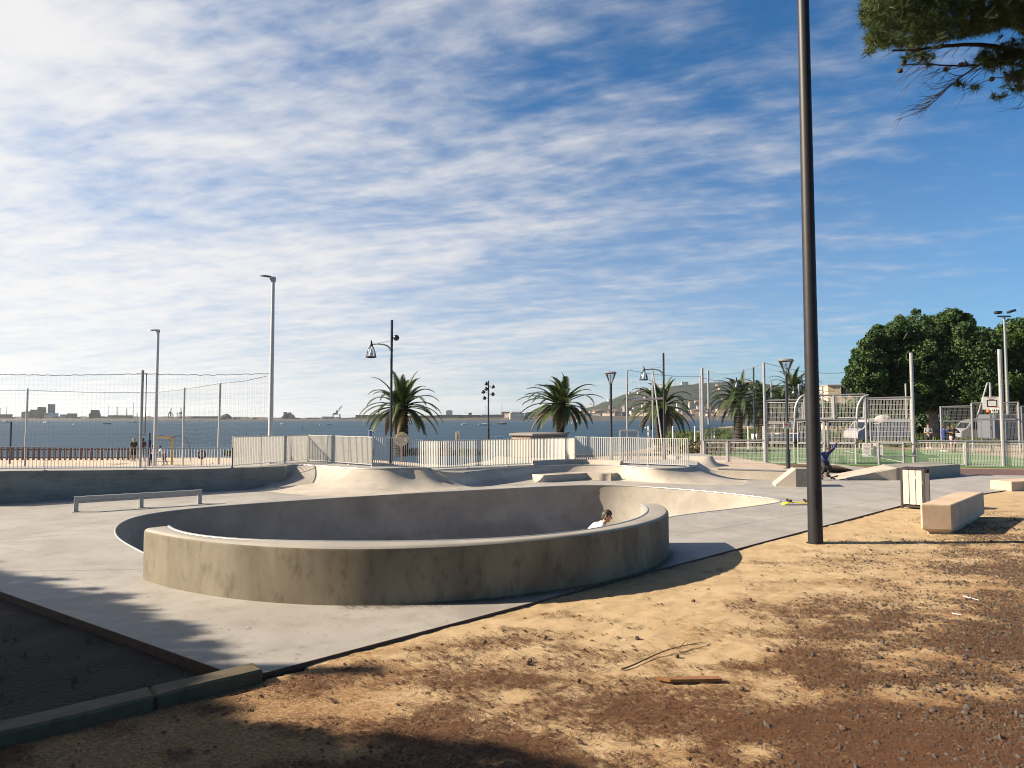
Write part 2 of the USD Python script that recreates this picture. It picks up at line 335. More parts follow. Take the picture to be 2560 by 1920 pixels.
X, Y = np.meshgrid(gx, gy, indexing='ij'); Z = land_z(X, Y) + 0.10 * (meshkit.fbm(np.stack([X * 0.25, Y * 0.25, X * 0], -1), 4) - 0.5) * (Y > 30)
M_earth = plain('dry_earth', (0.26, 0.20, 0.13), 0.9, 0, 0.3, 0.6, 0.5, 12)
obj('ground', loft([np.stack([X[i], Y[i], Z[i]], -1) for i in range(len(gx))]), M_earth, smooth=True, kind='structure')

M_water = mat('sea_water', {'g': ('geometry', {}), 'm1': ('mapping', {'scale': (0.35, 0.8, 1)}), 'n1': ('noise_texture', {'scale': 1.0, 'detail': 5, 'roughness': 0.6}),
    'm2': ('mapping', {'scale': (0.010, 0.05, 1)}), 'n2': ('noise_texture', {'scale': 1.0, 'detail': 7, 'roughness': 0.65}), 'r': ('rgb_ramp', {'ramp': [(0.35, (0.011, 0.030, 0.050)), (0.7, (0.024, 0.054, 0.086))]}),
    'b': ('bump', {'strength': 1.0, 'distance': 0.5}), 'd': ('diffuse_bsdf', {}), 'gl': ('glossy_bsdf', {'roughness': 0.30, 'color': (0.85, 0.9, 0.95)}), 'x': ('mix_closure', {'fac': 0.16})},
    [('g.position', 'm1.vector'), ('m1.vector', 'n1.vector'), ('g.position', 'm2.vector'), ('m2.vector', 'n2.vector'), ('n2.fac', 'r.fac'), ('r.color', 'd.color'), ('n1.fac', 'b.height'), ('b.normal', 'gl.normal'), ('d.BSDF', 'x.closure1'), ('gl.BSDF', 'x.closure2')], surface='x.closure')
sx = np.r_[np.linspace(-9000, -600, 8), np.linspace(-500, 500, 9), np.linspace(600, 9000, 8)]; sy = np.r_[np.linspace(34, 2000, 40), np.linspace(2400, 9500, 8)]
obj('sea', loft([[(x, y, SEA) for y in sy] for x in sx]), M_water, kind='structure')

# beach sand beyond the skatepark
M_beach = plain('pale_beach_sand', (0.56, 0.45, 0.34), 0.9, 0, 0.10, 1.5, 0.9, 5)
bxg, byg = np.linspace(-75, -1.0, 150), np.linspace(21.0, 54.5, 90)
X, Y = np.meshgrid(bxg, byg, indexing='ij'); Z = land_z(X, Y) + 0.03 + 0.07 * (meshkit.fbm(np.stack([X * 1.6, Y * 1.6, X * 0], -1), 3) - 0.5)
obj('beach', loft([np.stack([X[i], Y[i], Z[i]], -1) for i in range(len(bxg))]), M_beach, smooth=True, kind='structure')
bxg, byg = np.linspace(-1.0, 12.0, 30), np.linspace(25.5, 37.5, 30)
X, Y = np.meshgrid(bxg, byg, indexing='ij'); Z = np.maximum(land_z(X, Y), -0.02) + 0.05
obj('promenade', loft([np.stack([X[i], Y[i], Z[i]], -1) for i in range(len(bxg))]), M_sandpave, smooth=True, kind='structure')

# ------------------------------------------------------------------ near sandy ground
PA, PB, PC = G(613, 1695), G(2255, 1263), G(2512, 1226)
PL0 = G(0, 1478); PLd = (PL0 - PA) / np.linalg.norm(PL0 - PA); PL = PA + PLd * 24
K0, K1 = G(0, 1816, 0.08), G(590, 1677, 0.08); Kd = (K1 - K0) / np.linalg.norm(K1 - K0); Kn = np.array([-Kd[1], Kd[0], 0])
planter_poly = sg.Polygon([PA[:2], PL[:2], (K0 - Kd * 20)[:2], K1[:2]])
dirS = (PB - PA)[:2] / np.linalg.norm((PB - PA)[:2])
def litter_amount(x, y):
    """How much pine litter lies at a place of the sandy ground: more towards the pines on the right and near the camera."""
    x, y = np.asarray(x, float), np.asarray(y, float)
    d = (x - PA[0]) * dirS[1] - (y - PA[1]) * dirS[0]                 # metres out from the slab's edge
    n = meshkit.fbm(np.stack([x * 0.55 + 3, y * 0.9, x * 0], -1), 4, 3)
    n2 = meshkit.fbm(np.stack([x * 1.9, y * 3.4 + 7, x * 0], -1), 4, 6)
    return np.clip((d - 1.0) / 4.6, 0, 1) * 0.95 + (n - 0.5) * 1.3 + (n2 - 0.5) * 1.5
gx = np.unique(np.r_[np.linspace(-16, -6, 20), np.linspace(-6, 9, 260), np.linspace(9, 26, 40)]); gy = np.unique(np.r_[np.linspace(-6, 3.4, 12), np.linspace(3.4, 10, 190), np.linspace(10, 24, 90)])
X, Y = np.meshgrid(gx, gy, indexing='ij'); P3 = np.stack([X, Y, X * 0], -1)
Z = -0.022 + 0.022 * (meshkit.fbm(P3 * 1.1, 4, 5) - 0.5) + 0.022 * (meshkit.fbm(P3 * 9.0, 3, 9) - 0.5) + 0.012 * (meshkit.fbm(P3 * 26.0, 2, 11) - 0.5)
inside = shapely.contains_xy(planter_poly.buffer(0.5), X, Y) & ((X - K0[0]) * Kn[0] + (Y - K0[1]) * Kn[1] > -0.05); Z = np.where(inside, -0.16, Z)
BOWL_HOLE = sg.Polygon([(-10, 9.5), (-5.5, 8.2), (-2, 7.2), (1.5, 7.6), (12, 17), (4, 24.5), (-12, 24), (-13, 14)])
Z = np.where(shapely.contains_xy(BOWL_HOLE, X, Y) & ((X - PA[0]) * dirS[1] - (Y - PA[1]) * dirS[0] < -0.5), -1.4, Z)
SANDZ = (gx, gy, Z)
from scipy.interpolate import RegularGridInterpolator
sand_z = RegularGridInterpolator((gx, gy), Z, bounds_error=False, fill_value=-0.05)
nv = {'g': ('geometry', {}), 'sep': ('separate_xyz', {}), 'dd': ('vector_math', {'math_type': 'dot_product', 'vector2': (float(dirS[1]), float(-dirS[0]), 0)}),
    'dm': ('map_range', {'from_min': float(PA[0] * dirS[1] - PA[1] * dirS[0]) + 1.3, 'from_max': float(PA[0] * dirS[1] - PA[1] * dirS[0]) + 6.0, 'to_min': -0.02, 'to_max': 0.36, 'clamp': True}),
    'm': ('mapping', {'scale': (1.3, 2.1, 1)}), 'n': ('noise_texture', {'scale': 1.0, 'detail': 8, 'roughness': 0.72}), 'nf': ('noise_texture', {'scale': 21.0, 'detail': 6, 'roughness': 0.75}),
    'nf2': ('math', {'math_type': 'multiply_add', 'value2': 0.58}), 'add': ('math', {'math_type': 'add'}), 'msk': ('map_range', {'range_type': 'smoothstep', 'from_min': 0.77, 'from_max': 1.04, 'to_min': 0, 'to_max': 0.90, 'clamp': True}),
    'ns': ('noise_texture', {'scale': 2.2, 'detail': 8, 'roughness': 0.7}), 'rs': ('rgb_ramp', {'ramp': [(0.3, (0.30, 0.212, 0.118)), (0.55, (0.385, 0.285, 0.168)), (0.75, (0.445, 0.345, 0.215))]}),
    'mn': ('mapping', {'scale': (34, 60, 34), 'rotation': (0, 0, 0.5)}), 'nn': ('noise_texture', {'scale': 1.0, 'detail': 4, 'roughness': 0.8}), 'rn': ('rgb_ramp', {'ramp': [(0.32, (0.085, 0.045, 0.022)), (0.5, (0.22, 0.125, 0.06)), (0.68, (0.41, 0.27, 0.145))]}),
    'yy': ('map_range', {'from_min': 7.0, 'from_max': 4.6, 'to_min': 0.0, 'to_max': 0.42, 'clamp': True}), 'xx': ('map_range', {'from_min': -0.3, 'from_max': -1.5, 'to_min': 0.0, 'to_max': 1.0, 'clamp': True}), 'xy': ('math', {'math_type': 'multiply'}), 'add2': ('math', {'math_type': 'add'}),  # more litter tone at lower left, also painted in to deepen the shade
    'mix': ('mix_color', {}), 'ng': ('noise_texture', {'scale': 160.0, 'detail': 3}), 'ngm': ('map_range', {'from_min': 0.3, 'from_max': 0.7, 'to_min': 0.86, 'to_max': 1.12}), 'sc': ('vector_math', {'math_type': 'scale'}),
    'bh': ('math', {'math_type': 'multiply_add', 'value2': 0.5}), 'b': ('bump', {'strength': 0.55, 'distance': 0.02}), 'p': ('principled_bsdf', {'roughness': 0.95, 'specular_ior_level': 0.15})}
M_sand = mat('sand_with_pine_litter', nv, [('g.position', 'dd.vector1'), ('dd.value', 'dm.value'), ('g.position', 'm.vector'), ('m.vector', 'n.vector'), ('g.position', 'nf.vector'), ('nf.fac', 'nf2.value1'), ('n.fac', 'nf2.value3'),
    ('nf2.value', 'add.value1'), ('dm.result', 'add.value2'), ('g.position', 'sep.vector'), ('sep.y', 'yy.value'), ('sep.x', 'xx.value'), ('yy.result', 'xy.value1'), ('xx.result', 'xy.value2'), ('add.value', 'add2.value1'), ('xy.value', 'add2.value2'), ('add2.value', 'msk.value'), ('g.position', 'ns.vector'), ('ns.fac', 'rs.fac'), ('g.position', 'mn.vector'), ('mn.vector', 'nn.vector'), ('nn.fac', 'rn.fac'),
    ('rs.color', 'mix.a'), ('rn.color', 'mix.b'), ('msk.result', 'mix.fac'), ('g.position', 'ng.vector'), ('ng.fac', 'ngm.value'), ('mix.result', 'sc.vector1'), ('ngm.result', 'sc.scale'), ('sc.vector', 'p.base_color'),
    ('ng.fac', 'bh.value1'), ('nn.fac', 'bh.value3'), ('bh.value', 'b.height'), ('b.normal', 'p.normal')])
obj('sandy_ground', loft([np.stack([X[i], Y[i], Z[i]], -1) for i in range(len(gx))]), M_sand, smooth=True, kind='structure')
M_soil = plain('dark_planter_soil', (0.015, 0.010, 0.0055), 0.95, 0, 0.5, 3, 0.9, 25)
pg = planter_poly.bounds; sx = np.linspace(pg[0], pg[2], 150); sy = np.linspace(pg[1], pg[3], 90)
X, Y = np.meshgrid(sx, sy, indexing='ij'); ok = shapely.contains_xy(planter_poly.buffer(0.4), X, Y) & ((X - K0[0]) * Kn[0] + (Y - K0[1]) * Kn[1] > -0.06)
Z = -0.085 + 0.05 * (meshkit.fbm(np.stack([X * 2.5, Y * 2.5, X * 0], -1), 4, 4) - 0.5)
soil = loft([np.stack([X[i], Y[i], Z[i]], -1) for i in range(len(sx))]); keep = ok.reshape(-1)[soil.faces].all(1); soil = T(soil.vertices, soil.faces[keep]); soil.remove_unreferenced_vertices()
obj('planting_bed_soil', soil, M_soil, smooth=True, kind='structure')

# ------------------------------------------------------------------ the bowl
WZ = 0.66
inner_top = np.array([G(*p, WZ) for p in [(424, 1314), (470, 1331), (560, 1344), (680, 1349), (802, 1352), (996, 1352), (1220, 1345), (1380, 1335), (1461, 1323.4), (1556, 1304), (1590, 1294), (1614, 1284), (1622, 1275), (1614, 1266), (1600, 1259)]])
outer_top = np.array([G(*p, WZ) for p in [(358, 1321.6), (429, 1334), (548, 1350), (683, 1361), (832, 1366), (996, 1365), (1145, 1359.5), (1294, 1349), (1380, 1341), (1490, 1329), (1583, 1312), (1640, 1298), (1668, 1286), (1674, 1278), (1667, 1267), (1648, 1259)]])
NW = 90
inn, out = resample(inner_top[:, :2], NW, 0.004), resample(outer_top[:, :2], NW, 0.004)
nearrim = np.array([GD(*p)[:2] for p in [(1452, 1116), (1520, 1107.5), (1600, 1097), (1668, 1087)]])
farrim = np.array([GD(*p)[:2] for p in [(1692, 1082.5), (1620, 1071), (1520, 1060.5), (1420, 1053), (1330, 1048.5), (1250, 1048.5), (1150, 1052.5), (950, 1063), (800, 1071.5), (560, 1087), (400, 1100.5), (300, 1114.5), (262, 1131), (250, 1150), (268, 1172), (308, 1193)]])
rim_rest = resample(np.vstack([inn[-1], nearrim, farrim, inn[0]]), 230, 0.02)
rim = np.vstack([inn, rim_rest[1:-1]])
rim_poly = sg.Polygon(rim).buffer(0)
BD, BR = 1.60, 1.68
RUN = math.sqrt(BR ** 2 - (BR - BD) ** 2)
def bowl_z(d): return -BD + BR - np.sqrt(np.maximum(BR ** 2 - np.clip(RUN - d, 0, None) ** 2, 0))
pts, dz = [rim], [np.zeros(len(rim))]
for d in list(np.linspace(0.03, RUN, 13)) + [RUN + 0.25, RUN + 0.7, RUN + 1.3, RUN + 2.0]:
    ring = rim_poly.buffer(-d, join_style=1)
    for p in getattr(ring, 'geoms', [ring]):
        if p.is_empty or p.area < 0.02: continue
        L = p.exterior.length; n = max(8, int(L / 0.11)); c = np.array([p.exterior.interpolate(i / n, normalized=True).coords[0] for i in range(n)])
        pts.append(c); dz.append(np.full(n, d))
pts, dz = np.vstack(pts), np.concatenate(dz)
tri = Delaunay(pts).simplices; cen = pts[tri].mean(1); tri = tri[shapely.contains_xy(rim_poly, cen[:, 0], cen[:, 1])]
a, b, c = pts[tri[:, 0]], pts[tri[:, 1]], pts[tri[:, 2]]; flip = ((b - a)[:, 0] * (c - a)[:, 1] - (b - a)[:, 1] * (c - a)[:, 0]) < 0; tri[flip] = tri[flip][:, ::-1]
bowl = thing('skate_bowl', 'sunken concrete skate bowl behind the low curved wall', 'skate bowl')
obj('bowl_surface', T(np.c_[pts, bowl_z(dz)], tri), M_bowl, bowl, smooth=True)
rr = rim_rest
obj('coping', tube(np.c_[rr, np.full(len(rr), -0.004)], 0.016, 8), M_steel, bowl)
# low curved wall standing on the near rim
def wall_rows():
    n = out - inn; n /= np.linalg.norm(n, axis=1, keepdims=True); r = []
    for base, off, z in [(out, 0, -0.08), (out, 0, 0.60), (out, -0.006, 0.628), (out, -0.022, 0.648), (out, -0.05, WZ), (inn, 0.05, WZ), (inn, 0.02, 0.65), (inn, 0.0, 0.625), (inn, 0, -0.25)]:
        r.append(np.c_[base + n * off, np.full(NW, z)])
    return r
rows = wall_rows(); side, top = loft(rows[:3] ), loft(rows[2:])
def endcap(i):
    ring = np.array([r[i] for r in rows]); c = ring.mean(0); v = np.vstack([ring, c]); k = len(ring)
    return T(v, [[j, (j + 1) % k, k] for j in range(k)] if i else [[(j + 1) % k, j, k] for j in range(k)])
cw = thing('curved_bowl_wall', 'low curved concrete wall with stained face along the near side of the bowl', 'wall')
kw = int(np.argmin(np.abs(1280 + FPX * out[:45, 0] / out[:45, 1] - 690)))
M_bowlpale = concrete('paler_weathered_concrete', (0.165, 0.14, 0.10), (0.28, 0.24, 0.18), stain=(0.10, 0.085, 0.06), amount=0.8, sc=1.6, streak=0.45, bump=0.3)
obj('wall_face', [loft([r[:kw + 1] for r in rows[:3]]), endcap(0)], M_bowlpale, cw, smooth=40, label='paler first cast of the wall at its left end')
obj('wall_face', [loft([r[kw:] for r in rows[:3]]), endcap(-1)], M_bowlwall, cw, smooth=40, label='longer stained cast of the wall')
obj('wall_cap', top, M_walltop, cw, smooth=40)
e = np.array([np.append(inn[i] + (out[i] - inn[i]) * 0.03, WZ - 0.018) for i in range(NW)])
obj('coping', tube(e, 0.024, 8), M_steel, cw)

# ------------------------------------------------------------------ concrete slab, cast in panels with open joints
PATH_NEAR = [G(1786, 1167), G(1960, 1173), G(2130, 1179), G(2401, 1186), G(2640, 1190)]
slab_poly = sg.Polygon([PA[:2], PB[:2], PC[:2], G(2640, 1208)[:2], PATH_NEAR[-1][:2], PATH_NEAR[3][:2], PATH_NEAR[2][:2], PATH_NEAR[1][:2], PATH_NEAR[0][:2], (3.0, 30.0), (-26, 30.0), (-26, PL[1]), PL[:2]]).buffer(0)
slab_poly = slab_poly.difference(rim_poly)
def ext(p, q, k=60): p, q = np.asarray(p)[:2], np.asarray(q)[:2]; d = (q - p) / np.linalg.norm(q - p); return sg.LineString([p - d * k, q + d * k])
joints = [ext(G(0, 1429), G(357, 1423)), ext(G(60, 1345), G(270, 1327)), sg.LineString([G(1690, 1340)[:2], G(2200, 1250)[:2], G(2300, 1232)[:2]]), ext(G(2000, 1232), G(2500, 1203)), ext(G(1130, 1560), G(760, 1497)),
    sg.LineString([(-14, 11), (-11, 19)]), sg.LineString([(-9.5, 9.0), (-7.5, 18)])]
cut = slab_poly.difference(unary_union([j.buffer(0.005) for j in joints]))
slab = thing('concrete_slab', kind='structure')
for p in sorted(getattr(cut, 'geoms', [cut]), key=lambda g: -g.area):
    if p.area > 0.01: obj('slab_panel', poly(p, -0.12, 0.0), M_slab, slab)
M_edging = plain('rusty_steel_edging', (0.10, 0.055, 0.04), 0.7, 0.3, 0.3, 12)
nrm2 = np.array([dirS[1], -dirS[0], 0]); obj('steel_edging', [bar(PA + nrm2 * 0.006 + [0, 0, -0.05], PB + nrm2 * 0.006 + [0, 0, -0.05], 0.008, 0.105), bar(PB + [0.003, -0.006, -0.05], PC + [0.003, -0.006, -0.05], 0.008, 0.105),
    bar(PA + np.array([-0.004, -0.008, -0.06]), PL + np.array([-0.004, -0.008, -0.06]), 0.008, 0.125)], M_edging, slab)

kerb = thing('planter_kerb', 'low weathered concrete kerb between the dark planting bed and the sand', 'kerb')
for i, (t0, t1) in enumerate([(-9.0, -1.6), (-1.594, 0.9), (0.906, np.linalg.norm(K1 - K0) + 0.18)]):
    p, q = K0 + Kd * t0, K0 + Kd * t1
    m = rbox((0, 0, 0), (t1 - t0, 0.22, 0.26), 0.018); M4 = np.eye(4); M4[:3, 0], M4[:3, 1], M4[:3, 2], M4[:3, 3] = Kd, Kn, [0, 0, 1], (p + q) / 2 - [0, 0, 0.13]
    m = m.subdivide_to_size(0.3); m = T(m.vertices, m.faces); m.vertices += (meshkit.fbm(m.vertices * 14.0, 3, 2)[:, None] - 0.5) * 0.012; m.apply_transform(M4); obj('kerb_stone', m, M_kerb, kerb, smooth=30)

# ------------------------------------------------------------------ retaining wall on the left, decks and ramps
W0, W1 = G(0, 1258), G(498.6, 1229); Wd = (W1 - W0) / np.linalg.norm(W1 - W0); Wn = np.array([Wd[1], -Wd[0], 0])     # Wn points to the camera
def wz(t): return np.interp(t, [-8, 0, 4.6], [0.83, 0.785, 0.63])
def wpt(t, off=0.0, z=0.0): p = W0 + Wd * t + Wn * off; return np.array([p[0], p[1], z])
WT = 4.55
while True:                                                            # run the wall on to where the grey ramp's top begins in the photograph
    p = wpt(WT); px = 1280 + FPX * p[0] / p[1]
    if px > 712: break
    WT += 0.05
rw = thing('retaining_wall', 'long board-marked concrete retaining wall under the low railing on the left', 'wall')
ts = np.linspace(-7, WT, 40)
core = loft([[wpt(t, -0.02, -0.1) for t in ts], [wpt(t, -0.02, wz(t)) for t in ts], [wpt(t, -0.42, wz(t)) for t in ts]])
obj('wall_core', core, M_board, rw)
r2 = np.random.default_rng(3)
for k in range(6):
    t = -7.0 + r2.uniform(0, 1)
    while t < WT:
        L = r2.uniform(1.7, 2.4); t1 = min(t + L, WT); z0f, z1f = k / 6.0, (k + 1) / 6.0; o = r2.uniform(0.001, 0.004)
        g = 0.0012
        A = [wpt(t + g, -0.02, wz(t) * z0f + g), wpt(t1 - g, -0.02, wz(t1) * z0f + g), wpt(t1 - g, -0.02, wz(t1) * z1f - g), wpt(t + g, -0.02, wz(t) * z1f - g)]
        B = [a + Wn * (0.02 + o) for a in A]
        obj('board_imprint', T(np.array(A + B), [[4, 5, 6], [4, 6, 7], [0, 1, 5], [0, 5, 4], [1, 2, 6], [1, 6, 5], [2, 3, 7], [2, 7, 6], [3, 0, 4], [3, 4, 7]]), M_board, rw)
        t = t1

def ramp_surface(rimp, toep, n=70, m=14, phi=62.0, k=3):
    """Concave transition from the toe up to the rim."""
    r = resample(rimp, n, 0.0, k=k); t = resample(toep, n, 0.0, k=k); ph = np.linspace(0, math.radians(phi), m); P = math.radians(phi); rows = []
    for a in ph:
        u, w = math.sin(a) / math.sin(P), (1 - math.cos(a)) / (1 - math.cos(P))
        q = t + (r - t) * u; q[:, 2] = t[:, 2] + (r[:, 2] - t[:, 2]) * w; rows.append(q)
    return loft(rows), r, t
DK1, DK2 = 0.60, 0.45
toe1 = [np.append(wpt(WT - 1.0)[:2], 0.003), GD(572, 1061, 0.003), GD(655, 1070, 0.003), GD(735, 1073, 0.003), GD(815, 1070.5, 0.003), GD(880, 1065, 0.003), GD(945, 1059.5, 0.003), GD(992, 1055.5, 0.003)]
rim1 = [np.append(wpt(WT)[:2], DK1), GD(642, 1004.5, DK1), GD(705, 1007.5, DK1), GD(790, 1012.5, DK1), GD(845, 1012.5, DK1), GD(885, 1011, DK1), GD(910, 1010.8, DK1), GD(930, 1012.5, 0.56)]
hip = thing('hip_ramp', 'concave concrete hip ramp below the leaning fence, lit on its left side', 'skate ramp')
s1, r1, t1 = ramp_surface(rim1, toe1, 90, 16, 62); obj('ramp_surface', s1, M_bank, hip, smooth=True)
obj('coping', tube(r1 + [0, 0, 0.002], 0.022, 8), M_steel, hip)
toe2 = [GD(965, 1056.5, 0.003), GD(1040, 1051, 0.003), GD(1148, 1043.5, 0.003), GD(1250, 1038, 0.003), GD(1334, 1038.5, 0.003)]
rim2 = [GD(925, 1012, 0.57), GD(962, 1020.5, DK2), GD(1060, 1014.5, DK2), GD(1175, 1007.6, DK2), GD(1260, 1004.8, DK2), GD(1341, 1006.5, DK2)]
bank = thing('long_bank_ramp', 'long shaded concrete bank below the curved slatted fence', 'skate ramp')
s2, r2_, t2 = ramp_surface(rim2, toe2, 90, 14, 55, k=2); obj('ramp_surface', s2, M_bank, bank, smooth=True); obj('coping', tube(r2_ + [0, 0, 0.002], 0.02, 8), M_steel, bank)
toe3 = [GD(1332, 1038.5, 0.003), GD(1390, 1042, 0.003), GD(1450, 1045, 0.003), GD(1530, 1048, 0.003), GD(1590, 1048.5, 0.003), GD(1616, 1042, 0.003), GD(1622, 1032, 0.003)]
rim3 = [GD(1341, 1006.5, DK2), GD(1380, 1010, DK2), GD(1416, 1012.5, DK2), GD(1460, 1012, DK2), GD(1494, 1009, DK2), GD(1506, 1004, DK2), GD(1508, 998, DK2)]
quarter = thing('corner_quarter_ramp', 'sunlit concave concrete ramp turning a corner below the right end of the slatted fence', 'skate ramp')
s3, r3, t3 = ramp_surface(rim3, toe3, 90, 14, 58); obj('ramp_surface', s3, M_bank, quarter, smooth=True); obj('coping', tube(r3 + [0, 0, 0.002], 0.02, 8), M_steel, quarter)

# fence lines (foot points) on the decks
F2a, F2b, F3b = wpt(WT - 0.62, -0.22), G(768, 1153, DK1), G(931, 1166, DK1)
F4 = [G(936, 1166.5, 0.59), G(985, 1168, 0.56), G(1035, 1172, 0.51), G(1090, 1173.5, DK2), G(1160, 1170.5, DK2), G(1260, 1165.5, DK2), G(1360, 1160.5, DK2), G(1437, 1155.5, DK2)]
F5a, F5b = G(1437, 1155.5, DK2), G(1721, 1167.5, DK2)
deck1 = sg.Polygon([wpt(-7, -0.4)[:2], wpt(WT, -0.4)[:2], wpt(WT)[:2], *[p[:2] for p in r1[2:]], F4[0][:2], F4[0][:2] + [0.4, 1.2], F2b[:2] + [0.5, 1.6], wpt(WT, -2.5)[:2], wpt(-7, -2.5)[:2]]).buffer(0)
deck = thing('raised_deck', kind='structure')
obj('deck_panel', poly(deck1, -0.1, DK1 - 0.001), M_slab, deck)
deck2 = sg.Polygon([*[p[:2] for p in r2_[14:]], *[p[:2] for p in r3[1:]], (r3[-1][:2] + [-0.1, 1.6]), F5a[:2] + [0.3, 1.4], F4[5][:2] + [-0.3, 1.6], F4[3][:2] + [-0.4, 1.6], F4[0][:2] + [0.2, 1.2], F4[1][:2]]).buffer(0)
obj('deck_panel', poly(deck2, -0.1, DK2 - 0.001), M_slab, deck)
slope = loft([np.array([F4[0] + [-0.1, -0.05, 0.01], F4[1], F4[2], F4[3]]) + [-.25, -.35, -0.004], np.array([F4[0] + [-0.1, -0.05, 0.01], F4[1], F4[2], F4[3]]) + [.3, 1.2, -0.004]])
obj('deck_slope', slope, M_slab, deck)

# raised curved wall behind the V-shaped ledge
c5 = lambda x, y, z=0.0: G(1300 + x / 4.424, 1100 + y / 4.424, z)
RZ = 0.60
ct = [c5(x, y, RZ) for x, y in [(170, 230), (225, 228), (400, 221), (600, 217), (800, 220), (1050, 228), (1112, 230)]]
ctr = resample(ct, 40, 0.0); cb = ctr.copy(); back = ctr.copy(); tt = np.gradient(ctr, axis=0); nn = np.stack([tt[:, 1], -tt[:, 0], 0 * tt[:, 0]], 1); nn /= np.linalg.norm(nn, axis=1, keepdims=True)
cb = ctr + nn * 0.16; cb[:, 2] = 0.30; mid = ctr + nn * 0.04; mid[:, 2] = 0.50; back = ctr - nn * 0.30; bb = back.copy(); bb[:, 2] = 0.20
rs = thing('raised_bank_wall', 'raised curved concrete lip with square ends standing on the bank behind the ledge', 'skate ramp')
ring = [cb, mid, ctr, back, bb]
m = loft(ring); caps = []
for i, fl in ((0, 1), (-1, 0)):
    v = np.array([r[i] for r in ring]); f = [[0, 1, 2], [0, 2, 3], [0, 3, 4]]; caps.append(T(v, f if fl else [t[::-1] for t in f]))
obj('lip', [m, *caps], M_bank, rs, smooth=25)

# V-shaped ledge
def prism(foot, z0, z1, tops=None):
    """Straight-sided block over the foot polygon; tops may shift the upper corners."""
    f = np.asarray(foot, float)[:, :2]; t = f if tops is None else np.asarray(tops, float)[:, :2]; n = len(f)
    v = np.vstack([np.c_[f, np.full(n, z0)], np.c_[t, np.full(n, z1)]])
    q = [[i, (i + 1) % n, n + (i + 1) % n, n + i] for i in range(n)]; fa = [x for a in q for x in ([a[0], a[1], a[2]], [a[0], a[2], a[3]])]
    fa += [[n, n + i, n + i + 1] for i in range(1, n - 1)]
    m = T(v, fa)
    if sg.Polygon(f).exterior.is_ccw is False: m.invert()
    return m
LZ = 0.235
la, lb, lc_ = c5(262, 470), c5(735, 440), c5(1005, 452)
la2, lb2, lc2 = la + [-0.42, 0.5, 0], lb + [0.02, 0.62, 0], lc_ + [0.30, 0.55, 0]
vl = thing('v_shaped_ledge', 'low V-shaped concrete ledge between the bowl and the bank', 'skate ledge')
obj('ledge_wing', prism([la, lb, lb2, la2], -0.02, LZ, [la, lb, lb2, la2 + [0.0, 0, 0]]), M_ledge, vl, label='left wing of the ledge, its front in shade')
obj('ledge_wing', prism([lb + [0.003, 0, 0], lc_ + [0.0, 0, 0], lc2 + [0.28, 0, 0], lb2 + [0.003, 0, 0]], -0.02, LZ - 0.002, [lb + [0.003, 0, 0], lc_, lc2, lb2 + [0.003, 0, 0]]), M_ledge, vl, label='right wing of the ledge, its front in the sun')
u = np.linspace(0, 1, 8); endp = [np.array([la + (np.array([-0.40, -0.02, 0]) * (1 - s) ** 1.0), la2 + (np.array([-0.40, -0.02, 0]) * (1 - s))]) for s in u]
rws = [];
for s in u: z = LZ * s ** 2.2; rws.append([la + [-0.34 * (1 - s), 0, z], la2 + [-0.34 * (1 - s), 0, z]])
sl = loft(rws).vertices; flare = loft(rws)
fr = [[la + [-0.34 * (1 - s), 0, 0], la + [-0.34 * (1 - s), 0, LZ * s ** 2.2]] for s in u]
obj('flared_end', [flare, loft(fr)], M_ledge, vl)

# far right pieces of the park
c4 = lambda x, y, z=0.0: G(1700 + x / 3.949, 840 + y / 3.949, z)
ll0, ll1 = c4(372, 1400), c4(1000, 1422); LH = 0.345
lld = (ll1 - ll0)[:2] / np.linalg.norm((ll1 - ll0)[:2]); lln = np.array([-lld[1], lld[0], 0])
lg = thing('long_low_ledge', 'long low concrete ledge facing the bowl, behind the wedge block', 'skate ledge')
obj('ledge_block', prism([ll0, ll1 + np.append(lld, 0) * 0.45, ll1 + np.append(lld, 0) * 0.45 + lln * 0.7, ll0 + lln * 0.7], -0.02, LH), M_ledge, lg)
obj('ledge_edge', bar(ll0 + [0, 0, LH - 0.018], ll1 + np.append(lld, 0) * 0.45 + [0, 0, LH - 0.018], 0.04, 0.04), M_steel, lg)
wa, wb, wc = c4(945, 1485), c4(1147, 1490), c4(1330, 1490); wh = 0.55
wg = thing('wedge_block', 'wedge-shaped concrete kicker block beside the black pole', 'skate ramp')
bk = np.array([0.18, 0.75, 0])
v = np.array([wa, wb, wb + [0, 0, wh], wa + [0, 0, 0.06], wa + bk, wb + bk, wb + bk + [0, 0, wh], wa + bk + [0, 0, 0.06]])
obj('sloping_end', T(v, [[0, 1, 2], [0, 2, 3], [5, 4, 7], [5, 7, 6], [3, 2, 6], [3, 6, 7], [4, 0, 3], [4, 3, 7]]), M_ledge, wg)
obj('block', prism([wb + [0.002, 0, 0], wc, wc + bk, wb + bk + [0.002, 0, 0]], -0.01, wh - 0.002), M_board, wg)
